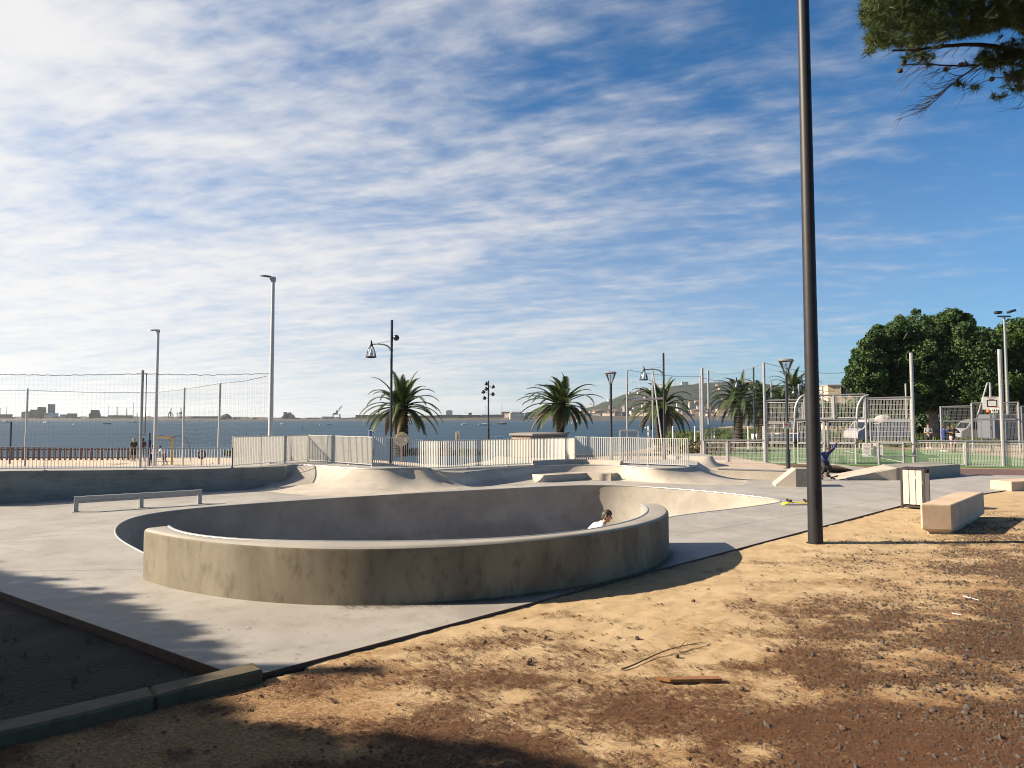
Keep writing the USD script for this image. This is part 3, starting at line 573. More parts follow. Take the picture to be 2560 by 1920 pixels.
# low pyramid and far bank
py = thing('funbox_pyramid', 'low pale concrete pyramid behind the black pole and the wedge block', 'skate ramp')
pf = [G(1948, 1173.5), G(2160, 1182), G(2235, 1178), G(2020, 1168)]; tp = G(2035, 1158, 0.30)
for p in pf: p[2] = 0.002
t0, t1_ = G(1995, 1160, 0.32), G(2090, 1163, 0.32)
v = np.array(pf + [t0, t1_, t1_ + [0.3, 0.9, 0], t0 + [0.3, 0.9, 0]])
obj('pyramid_faces', T(v, [[0, 1, 5], [0, 5, 4], [1, 2, 6], [1, 6, 5], [2, 3, 7], [2, 7, 6], [3, 0, 4], [3, 4, 7], [4, 5, 6], [4, 6, 7]]), M_bank, py)
fb = thing('far_bank', 'shaded concrete bank at the right end of the slatted fence', 'skate ramp')
fr_, ft_ = [G(1690, 1141, 0.46), G(1722, 1140, 0.46), G(1760, 1141, 0.46)], [G(1690, 1172, 0.004), G(1740, 1178, 0.004), G(1806, 1170, 0.004)]
fr_.append(G(1764, 1136, 0.46)); ft_.append(G(1812, 1160, 0.004))
sf, rf, tf = ramp_surface(fr_, ft_, 40, 10, 45, k=2); obj('ramp_surface', sf, M_bank, fb, smooth=True)
obj('top_deck', poly(sg.Polygon([*[p[:2] for p in rf], rf[-1][:2] + [0, 1.0], rf[0][:2] + [0, 1.6]]), 0.30, 0.459), M_slab, fb)
# manual pad with a ramp at its left end
c7 = lambda x, y, z=0.0: G(2200 + x / 6.144, 1120 + y / 6.144, z)
ma, mb_ = c7(420, 497), c7(1235, 425); MH = 0.42
ma = c7(230, 497)
md = (mb_ - ma)[:2] / np.linalg.norm((mb_ - ma)[:2]); mn = np.array([-md[1], md[0], 0]); m_end = c7(-560, 500)
mp = thing('manual_pad', 'big concrete ledge with a low ramp on its left, behind the litter bin', 'skate ledge')
m0, m1 = c7(600, 497), mb_
mtl, mtr = c7(215, 497), mb_
# footprint: near left corner, near right corner (front face recedes to the right), back corners
nl, nr = c7(410, 497), c7(1237, 425); bl, br_ = c7(235, 430) + [0.1, 1.2, 0], nr + [-0.55, 1.3, 0]
obj('pad', prism([c7(262, 497), nl, nr, br_, c7(262, 497) + [0.55, 1.9, 0]], -0.02, MH), M_board, mp)
rl = c7(-640, 490); q0, q1 = c7(258, 497), c7(258, 497) + [0.5, 1.8, 0]
v = np.array([rl, q0, q0 + [0, 0, MH - 0.02], rl + [0.4, 1.7, 0], q1, q1 + [0, 0, MH - 0.02]])
obj('ramp', T(v, [[0, 1, 2], [3, 5, 4], [0, 2, 5], [0, 5, 3]]), M_ledge, mp)

# red-brown path and the turf strip beyond the slab
pn = [p[:2] for p in PATH_NEAR]; pfar = [G(1786, 1157)[:2], G(1960, 1161)[:2], G(2130, 1165)[:2], G(2401, 1171.5)[:2], G(2640, 1175)[:2]]
obj('red_brown_path', poly(sg.Polygon(pn + pfar[::-1]), -0.1, 0.004), M_track, kind='structure')

# ------------------------------------------------------------------ fences of the skatepark
M_railing = plain('pale_zinc_railing', (0.50, 0.49, 0.47), 0.5, 0.1, 0.1, 9)
def slat_fence(name, label, foot, height, spacing, sec, mslat, post_every=1.6, lift=0.06, group=None, posts=True):
    f = thing(name, label, 'fence', group=group)
    foot = np.asarray(foot, float); d = np.r_[0, np.cumsum(np.linalg.norm(np.diff(foot[:, :2], axis=0), axis=1))]
    L = d[-1]; P = lambda s: np.array([np.interp(s, d, foot[:, i]) for i in range(3)])
    ss = np.linspace(0, L, max(2, int(L / 0.35) if len(foot) > 2 else 2)); pts = [P(s) for s in ss]
    for nm, z in (('bottom_rail', lift), ('top_rail', height)):
        obj(nm, [bar(a + [0, 0, z], b + [0, 0, z], 0.045, 0.016) for a, b in zip(pts[:-1], pts[1:])], mslat, f)
    n = int(L / spacing)
    for i in range(n + 1):
        s = i * L / n; p = P(s); q = P(min(s + 0.05, L)) - P(max(s - 0.05, 0)); a = math.atan2(q[1], q[0])
        obj('slat', bx(p + [0, 0, (lift + height) / 2], (sec[0], sec[1], height - lift - 0.018), rz=a), mslat, f)
    if posts:
        k = max(1, round(L / post_every))
        for i in range(k + 1):
            s = i * L / k; p = P(s); q = P(min(s + 0.05, L)) - P(max(s - 0.05, 0)); a = math.atan2(q[1], q[0])
            obj('post', cat_([bx(p + [0, 0, height / 2], (0.014, 0.05, height + 0.004), rz=a), bx(p + [0, 0, 0.006], (0.10, 0.10, 0.012), rz=a)]), mslat, f)
    return f
tt = np.arange(-1.4, WT, 0.02); t_end = tt[np.argmin([abs(1280 + FPX * wpt(t, -0.2)[0] / wpt(t, -0.2)[1] - 583) for t in tt])]
slat_fence('low_railing', 'low grey metal railing of thin bars on top of the long retaining wall', [wpt(t, -0.20, wz(t)) for t in np.linspace(-1.4, t_end, 6)], 0.60, 0.078, (0.011, 0.040), M_railing, 2.0)
f2a = wpt(t_end + 0.02, -0.20, 0.64)
slat_fence('slatted_fence', 'straight pale slatted fence panel in front of the tall white light pole', [f2a, F2b], 0.92, 0.075, (0.014, 0.048), M_galvpaint, 1.5)
slat_fence('slatted_fence', 'slatted fence panel turned edge-on and in shade left of the black street lamp', [F2b + [0.03, -0.03, 0], F3b], 0.92, 0.066, (0.016, 0.050), M_galvpaint, 1.5)
slat_fence('slatted_fence', 'long curving pale slatted fence dipping in front of the two palms', resample(F4, 24, 0.0), 0.935, 0.068, (0.014, 0.048), M_galvpaint, 1.5)
slat_fence('slatted_fence', 'right-hand slatted fence panel ending in the open above the corner ramp', [F5a + [0.03, -0.03, 0], F5b], 0.96, 0.078, (0.022, 0.040), M_galvpaint, 1.6)

# ------------------------------------------------------------------ near things
pole = thing('lighting_pole', 'tall dark lighting pole standing in the sand at the slab edge', 'pole', loc=G(2039, 1359, -0.03))
obj('shaft', lathe([(0.120, 0.0), (0.119, 0.5), (0.111, 4), (0.092, 11.6)], 24), M_black, pole, smooth=30)
obj('base_collar', lathe([(0.15, -0.05), (0.15, 0.012), (0.13, 0.02)], 24), M_black, pole, smooth=30)
obj('access_door', bx((0.0, -0.1182, 0.75), (0.085, 0.008, 0.32)), M_black, pole)
obj('lamp_head', rbox((0.5, 0, 11.55), (1.1, 0.3, 0.12), 0.04), M_black, pole)

bench = thing('concrete_bench', 'sand-coloured concrete block bench with faded red scrawl on its top', 'bench')
b0, b1 = c8 = (G(2302, 1332), G(2384, 1334)); BH = 0.53
bd = (b1 - b0) / np.linalg.norm(b1 - b0); blen = G(2462, 1292) - b1
bn = blen / np.linalg.norm(blen); W_, L_ = np.linalg.norm(b1 - b0), np.linalg.norm(blen)
def bench_mesh():
    rws = []
    for z, o in [(-0.04, 0.085), (0.015, 0.08), (0.075, 0.0), (BH - 0.03, 0.0), (BH - 0.008, 0.008), (BH, 0.03)]:
        q = []
        for (u, v) in [(0, 0), (1, 0), (1, 1), (0, 1)]:
            p = b0 + bd * (o + u * (W_ - 2 * o)) + bn * (o + v * (L_ - 2 * o)); cx = 0.035
            su, sv = (1 if u == 0 else -1), (1 if v == 0 else -1)
            a, b = p + bd * cx * su, p + bn * cx * sv
            q += [a, b] if (u, v) in ((1, 0), (0, 1)) else [b, a]
        q = np.array(q); q[:, 2] = z; rws.append(q)
    m = loft(rws, closed=True); n = len(rws[0]); k = len(m.vertices) - n
    return T(m.vertices, np.vstack([m.faces, [[k, k + i, k + i + 1] for i in range(1, n - 1)]]))
obj('block', bench_mesh(), M_bench, bench)
# faded red scrawl sprayed on the top
M_redspray = mat('faded_red_spray', {'g': ('geometry', {}), 'n': ('noise_texture', {'scale': 30.0, 'detail': 4}), 'r': ('rgb_ramp', {'ramp': [(0.35, (0.46, 0.27, 0.2)), (0.6, (0.50, 0.10, 0.09))]}), 'p': ('principled_bsdf', {'roughness': 0.8})}, [('g.position', 'n.vector'), ('n.fac', 'r.fac'), ('r.color', 'p.base_color')])
rg = np.random.default_rng(5); scr = []
cx0 = b0 + bd * W_ * 0.52 + bn * L_ * 0.12
for k in range(7):
    base = cx0 + bn * (0.11 * k) + bd * rg.uniform(-0.03, 0.03); ang = rg.uniform(0, 6.28, 5); pp = np.cumsum([base + [0, 0, BH + 0.003 - base[2]]] + [np.append((np.cos(a) * bd[:2] + np.sin(a) * bn[:2] * 0.9) * rg.uniform(0.04, 0.10), 0) for a in ang], axis=0)
    pp = resample(pp, 18, 0.0)
    t_ = np.gradient(pp, axis=0); nn = np.stack([-t_[:, 1], t_[:, 0], 0 * t_[:, 0]], 1); nn /= np.linalg.norm(nn, axis=1, keepdims=True) + 1e-9; w = 0.011
    q0, q1 = (pp - b0) @ bd, (pp - b0) @ bn
    if q0.min() > 0.06 and q0.max() < W_ - 0.06 and q1.min() > 0.06: scr.append(loft([pp - nn * w, pp + nn * w]))
if scr: obj('red_scrawl', scr, M_redspray, bench)

bin_ = thing('litter_bin', 'litter bin of cream slats in a dark metal frame beside the bench', 'litter bin')
n0, Hb = G(2256, 1268), 0.93
nd = np.array([0.70, -0.714, 0]); nnb = np.array([0.714, 0.70, 0]); WB = 0.46; DB = 0.40
def bp(u, v, z): q = n0 + nd * u + nnb * v; q[2] = z; return q
for u, v in ((0, 0), (WB, 0), (WB, DB), (0, DB)): obj('frame_post', bar(bp(u, v, -0.04), bp(u, v, Hb), 0.045, 0.045, up=nd), M_darkmetal, bin_)
obj('top_frame', [bar(bp(0.02, v, Hb - 0.012), bp(WB - 0.02, v, Hb - 0.012), 0.045, 0.024) for v in (0, DB)] + [bar(bp(u, 0.02, Hb - 0.012), bp(u, DB - 0.02, Hb - 0.012), 0.045, 0.024) for u in (0, WB)] + [bar(bp(0.02, DB * 0.5, Hb + 0.01), bp(WB - 0.02, DB * 0.5, Hb + 0.01), DB * 0.7, 0.014)], M_darkmetal, bin_)
obj('bottom_tray', bx((bp(0, 0, 0) + bp(WB, DB, 0)) / 2 + [0, 0, 0.035], (WB - 0.03, DB - 0.03, 0.05), rz=math.atan2(nd[1], nd[0])), M_darkmetal, bin_)
M_binslatside = M_cream
sw = (WB - 0.05) / 3
for i in range(3):
    c = bp(0.025 + sw * (i + 0.5), -0.012, 0.08 + (Hb - 0.12) / 2)
    s = obj('slat', rbox(c, (sw - 0.014, 0.018, Hb - 0.13), 0.004, rz=math.atan2(nd[1], nd[0])), M_cream, bin_).GetPrim() if False else obj('slat', rbox(c, (sw - 0.014, 0.018, Hb - 0.13), 0.004, rz=math.atan2(nd[1], nd[0])), M_cream, bin_)
    for z in (0.13, Hb - 0.17):
        obj('screw', lathe([(0.0, 0.0), (0.008, 0.0), (0.006, 0.004), (0, 0.005)][::-1], 8).apply_transform(trimesh.transformations.rotation_matrix(PI / 2, [1, 0, 0])).apply_translation(bp(0.025 + sw * (i + 0.5), -0.0225, z)), M_steel, s)
    obj('slat', rbox(bp(0.025 + sw * (i + 0.5), DB + 0.012, 0.08 + (Hb - 0.12) / 2), (sw - 0.014, 0.018, Hb - 0.13), 0.004, rz=math.atan2(nd[1], nd[0])), M_cream, bin_)
for u in (-0.012, WB + 0.012):
    for i in range(3):
        s2w = (DB - 0.05) / 3
        obj('slat', rbox(bp(u, 0.025 + s2w * (i + 0.5), 0.04 + (Hb - 0.12) / 2), (0.018, s2w - 0.014, Hb - 0.18), 0.004, rz=math.atan2(nd[1], nd[0])), M_cream, bin_)

kb = thing('kerb_block', 'low sand-coloured concrete block at the slab edge, cut by the right border', 'kerb')
k0, k1 = G(2513, 1227), G(2640, 1220); kd = (k1 - k0) / np.linalg.norm(k1 - k0)
obj('block', rbox((k0 + k1) / 2 + [0.1, 0.32, 0.06], (np.linalg.norm(k1 - k0), 0.62, 0.40), 0.02, rz=math.atan2(kd[1], kd[0])), M_bench, kb)

# grind rail
gr0, gr1 = G(190, 1280), G(499, 1259.5); RH = 0.345
gd = (gr1 - gr0) / np.linalg.norm(gr1 - gr0)
rail = thing('grind_rail', 'low square steel grind rail on three legs left of the bowl', 'grind rail')
obj('top_bar', bar(gr0 - gd * 0.045 + [0, 0, RH - 0.05], gr1 + gd * 0.045 + [0, 0, RH - 0.05], 0.09, 0.10), M_steel, rail)
for t in (0.0, 0.505, 1.0):
    p = gr0 + (gr1 - gr0) * t
    lg_ = obj('leg', bar(p + [0, 0, 0.006], p + [0, 0, RH - 0.102], 0.085, 0.085, up=gd), M_steel, rail)
    obj('foot_plate', bx(p + [0, 0, 0.005], (0.15, 0.15, 0.01), rz=math.atan2(gd[1], gd[0])), M_steel, lg_)

# skateboards
def skateboard(name, label, loc, rz, tilt, m_under, m_grip, m_wheel, flipped):
    s = thing(name, label, 'skateboard')
    n = 24; u = np.linspace(-1, 1, n); x = u * 0.40; w = 0.10 * np.sqrt(np.clip(1 - np.clip((np.abs(u) - 0.72) / 0.28, 0, 1) ** 2.2, 0, 1)) + 0.002; z = 0.10 + 0.055 * np.clip((np.abs(u) - 0.66) / 0.34, 0, 1) ** 1.5
    def R(m):
        m = m.copy()
        if flipped: m.apply_transform(trimesh.transformations.rotation_matrix(PI, [1, 0, 0])); m.apply_translation([0, 0, 0.162])
        m.apply_transform(trimesh.transformations.rotation_matrix(tilt, [0, 1, 0])); m.apply_transform(trimesh.transformations.rotation_matrix(rz, [0, 0, 1])); m.apply_translation(loc); return m
    lo = loft([np.c_[x, -w, z], np.c_[x, 0 * w, z - 0.004], np.c_[x, w, z]]); lo.invert()
    up_ = loft([np.c_[x, -w, z + 0.011], np.c_[x, 0 * w, z + 0.007], np.c_[x, w, z + 0.011]])
    ed = loft([np.c_[np.r_[x, x[::-1]], np.r_[-w, w[::-1]], np.r_[z, z[::-1]]], np.c_[np.r_[x, x[::-1]], np.r_[-w, w[::-1]], np.r_[z, z[::-1]] + 0.011]], closed=True)
    obj('deck', R(cat_([lo, ed])), m_under, s); obj('grip_tape', R(up_), m_grip, s)
    for sx in (-1, 1):
        tr = obj('truck', R(cat_([bx((sx * 0.21, 0, 0.088), (0.06, 0.05, 0.02)), bar((sx * 0.215, -0.075, 0.052), (sx * 0.215, 0.075, 0.052), 0.022, 0.022), bar((sx * 0.20, 0, 0.08), (sx * 0.217, 0, 0.05), 0.03, 0.03)])), M_darkmetal, s)
        for sy in (-1, 1):
            wv = trimesh.creation.cylinder(0.029, 0.034, sections=14); wv.apply_transform(trimesh.transformations.rotation_matrix(PI / 2, [1, 0, 0])); wv.apply_translation((sx * 0.215, sy * 0.088, 0.052))
            obj('wheel', R(T(wv.vertices, wv.faces)), m_wheel, s, smooth=40)
    return s
M_boardyellow = plain('yellow_board_paint', (0.62, 0.55, 0.02), 0.4, 0, 0.2, 6)
M_wheeldark = plain('maroon_wheel', (0.05, 0.018, 0.02), 0.5)
skateboard('skateboard', 'yellow skateboard lying upside down at the pointed end of the bowl', G(1994, 1262, 0.0), 0.06, 0.0, M_boardyellow, M_rubber, M_wheeldark, True)

# ------------------------------------------------------------------ lamps and poles
def bell_lamp(name, label, loc, H, arm_at, arm_ang, ball=True, reach=0.72, group=None):
    t = thing(name, label, 'street lamp', loc=loc, group=group)
    obj('pole', lathe([(0.075, 0), (0.072, 1.0), (0.05, 1.05), (0.047, H)], 14), M_slate, t, smooth=30)
    d = np.array([math.cos(arm_ang), math.sin(arm_ang), 0]); z0 = arm_at
    arm = resample([d * 0.04 + [0, 0, z0 - 0.22], d * 0.12 + [0, 0, z0 - 0.07], d * reach * 0.55 + [0, 0, z0 + 0.03], d * reach + [0, 0, z0 + 0.03]], 14)
    obj('arm', cat_([tube(arm, np.linspace(0.035, 0.02, 14), 8), tube([d * 0.04 + [0, 0, z0 + 0.16], d * reach * 0.75 + [0, 0, z0 + 0.06]], 0.009, 6)]), M_greyfence, t, smooth=30)
    c = d * (reach + 0.06) + [0, 0, z0]
    hd = obj('lamp_hood', lathe([(0.075, -0.05), (0.07, 0.0), (0.04, 0.10), (0.03, 0.17), (0.0, 0.19)], 16, c), M_slate, t, smooth=30)
    obj('glass_bell', lathe([(0.19, -0.43), (0.175, -0.30), (0.12, -0.14), (0.073, -0.05)], 18, c), glass, t, smooth=True)
    obj('rim', lathe([(0.18, -0.47), (0.215, -0.455), (0.215, -0.43), (0.185, -0.425)], 18, c), M_slate, t, smooth=30)
    obj('reflector', lathe([(0.0, -0.42), (0.06, -0.40), (0.075, -0.33), (0.05, -0.26), (0.03, -0.2), (0.0, -0.1)], 12, c), M_white, t, smooth=True)
    for k in range(4):
        a = k * PI / 2 + 0.5; e = np.array([math.cos(a), math.sin(a), 0])
        obj('stay', tube([c + e * 0.075 + [0, 0, -0.04], c + e * 0.13 + [0, 0, -0.16], c + e * 0.195 + [0, 0, -0.44]], 0.009, 5), M_slate, t)
    if ball:
        b = obj('spotlight', [trimesh.creation.icosphere(2, 0.115).apply_translation(-d * 0.17 + [0, 0, z0 + 0.27]), tube([[0, 0, z0 + 0.25], -d * 0.12 + [0, 0, z0 + 0.27]], 0.025, 6)], M_slate, t, smooth=30)
    return t
def cone_lamp(name, label, loc, H, s=1.0, group=None):
    t = thing(name, label, 'street lamp', loc=loc, group=group)
    obj('pole', lathe([(0.075, 0), (0.072, 0.95), (0.052, 1.0), (0.048, H - 0.5 * s), (0.06, H - 0.48 * s), (0.055, H - 0.44 * s)], 14), M_slate, t, smooth=30)
    obj('glass_cone', lathe([(0.05, H - 0.46 * s), (0.21 * s, H - 0.06 * s)], 20), glass, t, smooth=True)
    obj('cap', lathe([(0.215 * s, H - 0.075 * s), (0.235 * s, H - 0.06 * s), (0.19 * s, H - 0.012 * s), (0.10 * s, H), (0, H)], 20), M_greyfence, t, smooth=30)
    obj('bulb_holder', lathe([(0.018, H - 0.45 * s), (0.018, H - 0.2 * s), (0.035, H - 0.16 * s), (0, H - 0.1 * s)], 8), M_white, t)
    return t
p = G(976, 1160, 0.5); p = np.array([*XY(977, 1100, 25.0), 0.35])
bell_lamp('street_lamp', 'nearest black bell street lamp with a ball spotlight, behind the left palm', p, 2.1 + (1046.5 - 799) / FPX * 25.0 - 0.35, 2.1 + (1046.5 - 862) / FPX * 25 - 0.35, PI * 0.98)
p = np.array([*XY(1661, 1100, 31.0), -0.02]); bell_lamp('street_lamp', 'black bell street lamp standing between the net posts right of centre', p, 2.1 + (1046.5 - 881) / FPX * 31, 2.1 + (1046.5 - 924) / FPX * 31, PI * 1.0, ball=False, reach=0.86)
p = np.array([*XY(1887, 1100, 40.0), -0.02]); bell_lamp('street_lamp', 'black bell street lamp in front of the two dark palms', p, 2.1 + (1046.5 - 917) / FPX * 40, 2.1 + (1046.5 - 950) / FPX * 40, PI * 1.0, ball=False, reach=0.98)
p = np.array([*XY(2008, 1100, 52.0), -0.02]); bell_lamp('street_lamp', 'farthest bell street lamp beside the tall black pole, over the cage', p, 2.1 + (1046.5 - 942) / FPX * 52, 2.1 + (1046.5 - 972) / FPX * 52, PI * 1.0, ball=False, reach=0.6)
p = np.array([*XY(1528, 1100, 26.5), 0.2]); cone_lamp('cone_lamp', 'slim black lamp with a clear cone lantern right of the second palm', p, 2.1 + (1046.5 - 929) / FPX * 26.5 - 0.2, 1.05)
p = G(1971, 1189); cl = cone_lamp('cone_lamp', 'dark lamp with a clear cone lantern behind the wedge block', p, 2.1 + (1046.5 - 897) / FPX * p[1], 1.25)
zs = 2.1 + (1046.5 - 1063) / FPX * p[1]
sb = obj('notice_plate', rbox((-0.04, -0.09, zs), (0.30, 0.02, 0.24), 0.006), M_white, cl, label='small white notice plate with an orange and blue edge')
obj('orange_strip', bx((-0.115, -0.102, zs + 0.105), (0.14, 0.004, 0.028)), plain('orange_print', (0.75, 0.30, 0.03)), sb); obj('blue_strip', bx((0.035, -0.102, zs + 0.105), (0.14, 0.004, 0.028)), plain('blue_print', (0.05, 0.30, 0.62)), sb)
M_redprint = plain('red_print', (0.50, 0.07, 0.06)); M_greyprint = plain('grey_print', (0.25, 0.24, 0.24))
obj('print', [bx((-0.09, -0.102, zs + 0.03), (0.14, 0.004, 0.03)), bx((-0.09, -0.102, zs - 0.02), (0.11, 0.004, 0.025))], M_redprint, sb)
obj('picture', [bx((0.06, -0.102, zs - 0.01), (0.05, 0.004, 0.11)), bx((0.01, -0.102, zs - 0.075), (0.02, 0.004, 0.03))], M_greyprint, sb)

M_lightpole = plain('pale_light_pole', (0.52, 0.52, 0.52), 0.4, 0.2, 0.06)
def flood_pole(name, label, px, ytop, depth, base_z, r0, r1, head_px, head_ang):
    x, y = XY(px, 1100, depth); H = 2.1 + (1046.5 - ytop) / FPX * depth - base_z
    t = thing(name, label, 'light pole', loc=(x, y, base_z))
    obj('shaft', lathe([(r0 * 1.0, 0), (r0, 0.6), (r1, H)], 14), M_lightpole, t, smooth=30); obj('base_plate', bx((0, 0, 0.012), (r0 * 4, r0 * 4, 0.024)), M_steel, t)
    L = head_px / FPX * depth; s = L
    prof = lambda u: (0.5 * math.sin(PI * min(1, (u + 0.12) * 0.86)) ** 0.7)
    us = np.linspace(0, 1, 10); rows = []
    for u in us:
        w = 0.30 * s * prof(u); h = 0.17 * s * prof(u); a = np.linspace(0, 2 * PI, 13)[:-1]
        rows.append(np.c_[np.full(12, -0.05 * s - u * s), w * np.cos(a), np.where(np.sin(a) > 0, h * 1.5, h * 0.4) * np.sin(a)])
    m = loft(rows, closed=True); m.apply_transform(trimesh.transformations.rotation_matrix(head_ang, [0, 1, 0])); m.apply_translation([0, 0, H + 0.04])
    hd = obj('lamp_head', m, M_slate, t, smooth=40); obj('bracket', [bar((0, 0, H - 0.18), (-0.25 * s, 0, H + 0.02), 0.04), bx((0, 0, H - 0.02), (0.13, 0.13, 0.16))], M_greyfence, t)
    return t
flood_pole('light_pole', 'taller white light pole behind the straight slatted fence', 676, 694, 22.6, 0.45, 0.085, 0.052, 33, 0.12)
flood_pole('light_pole', 'farther pale light pole rising from the beach left of the net corner', 388, 826, 36.0, -1.1, 0.10, 0.065, 24, -0.1)
# pole with six small spotlights
x, y = XY(1221, 1100, 46.0); H = 2.1 + (1046.5 - 951) / FPX * 46; ms = thing('spotlight_pole', 'dark pole carrying six small spotlights between the two palms', 'light pole', loc=(x, y, -0.02))
obj('pole', lathe([(0.085, 0), (0.08, 1.4), (0.055, 1.45), (0.05, H)], 12), M_slate, ms, smooth=30)
for dx_, dy_, pz in [(-5, 0.2, 959), (11, 0.0, 967), (-5, -0.3, 973), (-13, 0.1, 980), (11, -0.2, 986), (-10, 0.2, 995)]:
    z = 2.1 + (1046.5 - pz) / FPX * 46 + 0.02; c = np.array([dx_ / FPX * 46, dy_, z])
    s = obj('spotlight', lathe([(0.06, -0.12), (0.11, -0.06), (0.13, 0.06), (0.09, 0.12), (0, 0.13)], 10).apply_transform(trimesh.transformations.rotation_matrix(PI / 2 * np.sign(dx_) * 0.7, [0, 1, 0])).apply_translation(c), M_slate, ms, smooth=40)
    obj('arm', tube([[0, 0, z], c], 0.02, 5), M_slate, s)
# tall mast with two floodlights on a crossbar, far right
x, y = XY(2520, 1040, 56.0); H = 2.1 + (1046.5 - 790) / FPX * 56; mast = thing('floodlight_mast', 'tall grey mast with two floodlights on a crossbar at the right', 'light pole', loc=(x, y, -0.02))
obj('mast', lathe([(0.15, 0), (0.09, H)], 12), M_greyfence, mast, smooth=30); obj('crossbar', bar((-0.75, -0.25, H), (0.75, 0.3, H + 0.08), 0.10, 0.12), M_slate, mast)
obj('floodlight', rbox((-0.50, 0, H + 0.36), (0.52, 0.35, 0.22), 0.04), M_slate, mast); obj('floodlight', rbox((0, 0, 0), (0.66, 0.35, 0.20), 0.05).apply_transform(trimesh.transformations.rotation_matrix(-0.3, [0, 1, 0])).apply_translation((0.62, 0, H + 0.46)), M_slate, mast)

# ------------------------------------------------------------------ nets
def net(name, label, tops, bottoms, cell=0.10, th=0.0035, scallop=0.0, cat='net', mnet=None):
    """A hanging cord net between a top line and a bottom line (points of equal number), with its top rope."""
    tops, bottoms = np.asarray(tops, float), np.asarray(bottoms, float)
    L = np.linalg.norm(np.diff(tops, axis=0), axis=1).sum(); nv_ = max(3, int(L / cell)); nh = max(3, int(np.linalg.norm(tops[0] - bottoms[0]) / cell))
    a, b = linspaced(tops, nv_), linspaced(bottoms, nv_)
    t = thing(name, label, cat)
    Pg = a[None] * (1 - np.linspace(0, 1, nh)[:, None, None]) + b[None] * np.linspace(0, 1, nh)[:, None, None]
    Pg = Pg + (meshkit.noise(Pg * 0.9)[..., None] - 0.5) * np.array([0.05, 0.08, 0.06]) * np.minimum(1, np.linspace(0, 4, nh))[:, None, None]
    seg = []
    def strips(P):
        p, q = P[:-1].reshape(-1, 3), P[1:].reshape(-1, 3); d = q - p; d /= np.linalg.norm(d, axis=1, keepdims=True) + 1e-9
        u = np.cross(d, [0.3, 0.9, 0.2]); u /= np.linalg.norm(u, axis=1, keepdims=True) + 1e-9; w = np.cross(d, u); n = len(p); c = [u, -0.5 * u + 0.866 * w, -0.5 * u - 0.866 * w]
        V = np.stack([p + k * th for k in c] + [q + k * th for k in c], 1).reshape(-1, 3); base = np.arange(n)[:, None, None] * 6
        F = np.array([[0, 3, 1], [1, 3, 4], [1, 4, 2], [2, 4, 5], [2, 5, 0], [0, 5, 3]])[None] + base
        return T(V, F.reshape(-1, 3))
    P2, Q2 = Pg, np.swapaxes(Pg, 0, 1)
    obj('netting', [strips(P2), strips(Q2)], mnet or M_net, t, kind='stuff')
    rope = a.copy()
    if scallop: rope[:, 2] += scallop * np.abs(np.sin(np.linspace(0, PI * L / 0.45, len(rope))))
    obj('top_rope', tube(rope, 0.011, 5), M_netdark, t)
    return t
def lightpole(name, label, px, ytop, depth, base=-0.05, r=0.045, m=None, cat='post', rtop=None):
    x, y = XY(px, 1060, depth); H = 2.1 + (1046.5 - ytop) / FPX * depth - base; t = thing(name, label, cat, loc=(x, y, base))
    obj('post', lathe([(r, 0), (rtop or r, H - 0.03), ((rtop or r) * 0.7, H), (0, H + 0.005)], 10), m or M_galvpaint, t, smooth=30); return t
ND = 22.8
LZT = 2.1 + (1046.5 - 936) / FPX * ND
x0, xA, xL = -0.80 * ND, XY(353, 1060, ND)[0], XY(672, 1060, 22.6)[0]
pA = lightpole('net_post', 'thick grey net post with short crossbars at the front corner of the beach net', 353, 925, ND, -0.3, 0.046, M_cage)
for z in (LZT + 0.32, LZT - 1.75): obj('crossbar', bar((-0.17, 0, z), (0.17, 0, z), 0.03), M_greyfence, pA)
obj('hanging_chain', tube([(0.12, 0.03, LZT + 0.3), (0.125, 0.03, LZT - 0.6), (0.12, 0.03, LZT - 1.7)], 0.014, 5), M_slate, pA)
net('ball_net', 'front ball-stop net of the beach court, left of the tall white pole', [(x0, ND, LZT), ((x0 + xA) / 2, ND, LZT - 0.05), (xA, ND, LZT), ((xA + xL) / 2, ND, LZT - 0.04), (xL, 22.6, LZT)], [(x0, ND, 0.55), ((x0 + xA) / 2, ND, 0.55), (xA, ND, 0.55), ((xA + xL) / 2, ND, 0.55), (xL, 22.6, 0.55)], 0.15, 0.0012, 0.03)
bk = [(-120, 978, 31), (66, 976, 31), (230, 981, 32), (391, 981, 33), (459, 974, 29.5), (500, 967, 27.2), (548, 959, 25.2), (610, 953, 23.8), (668, 940, 22.7)]
tp_ = [D(*p) for p in bk]; bt = [np.array([p[0], p[1], float(land_z(p[0], p[1])) + 0.3]) for p in tp_]
net('ball_net', 'rear ball-stop net of the beach court, sagging towards the tall white pole', tp_, bt, 0.17, 0.0014)
for k, (px, yt, dd) in enumerate([(66, 971, 31), (459, 969, 29.5), (548, 957, 25.2)]):
    lightpole('net_post', ['pale net post of the rear net at the far left', 'pale net post of the rear net beside the yellow goal', 'pale net post of the rear net nearest the straight slatted fence'][k], px, yt, dd, float(land_z(*XY(px, 1060, dd))), 0.042)
lightpole('beach_post', 'short dark post standing on the beach at the far left', 28, 1054, 48.0, -1.1, 0.06, M_slate)
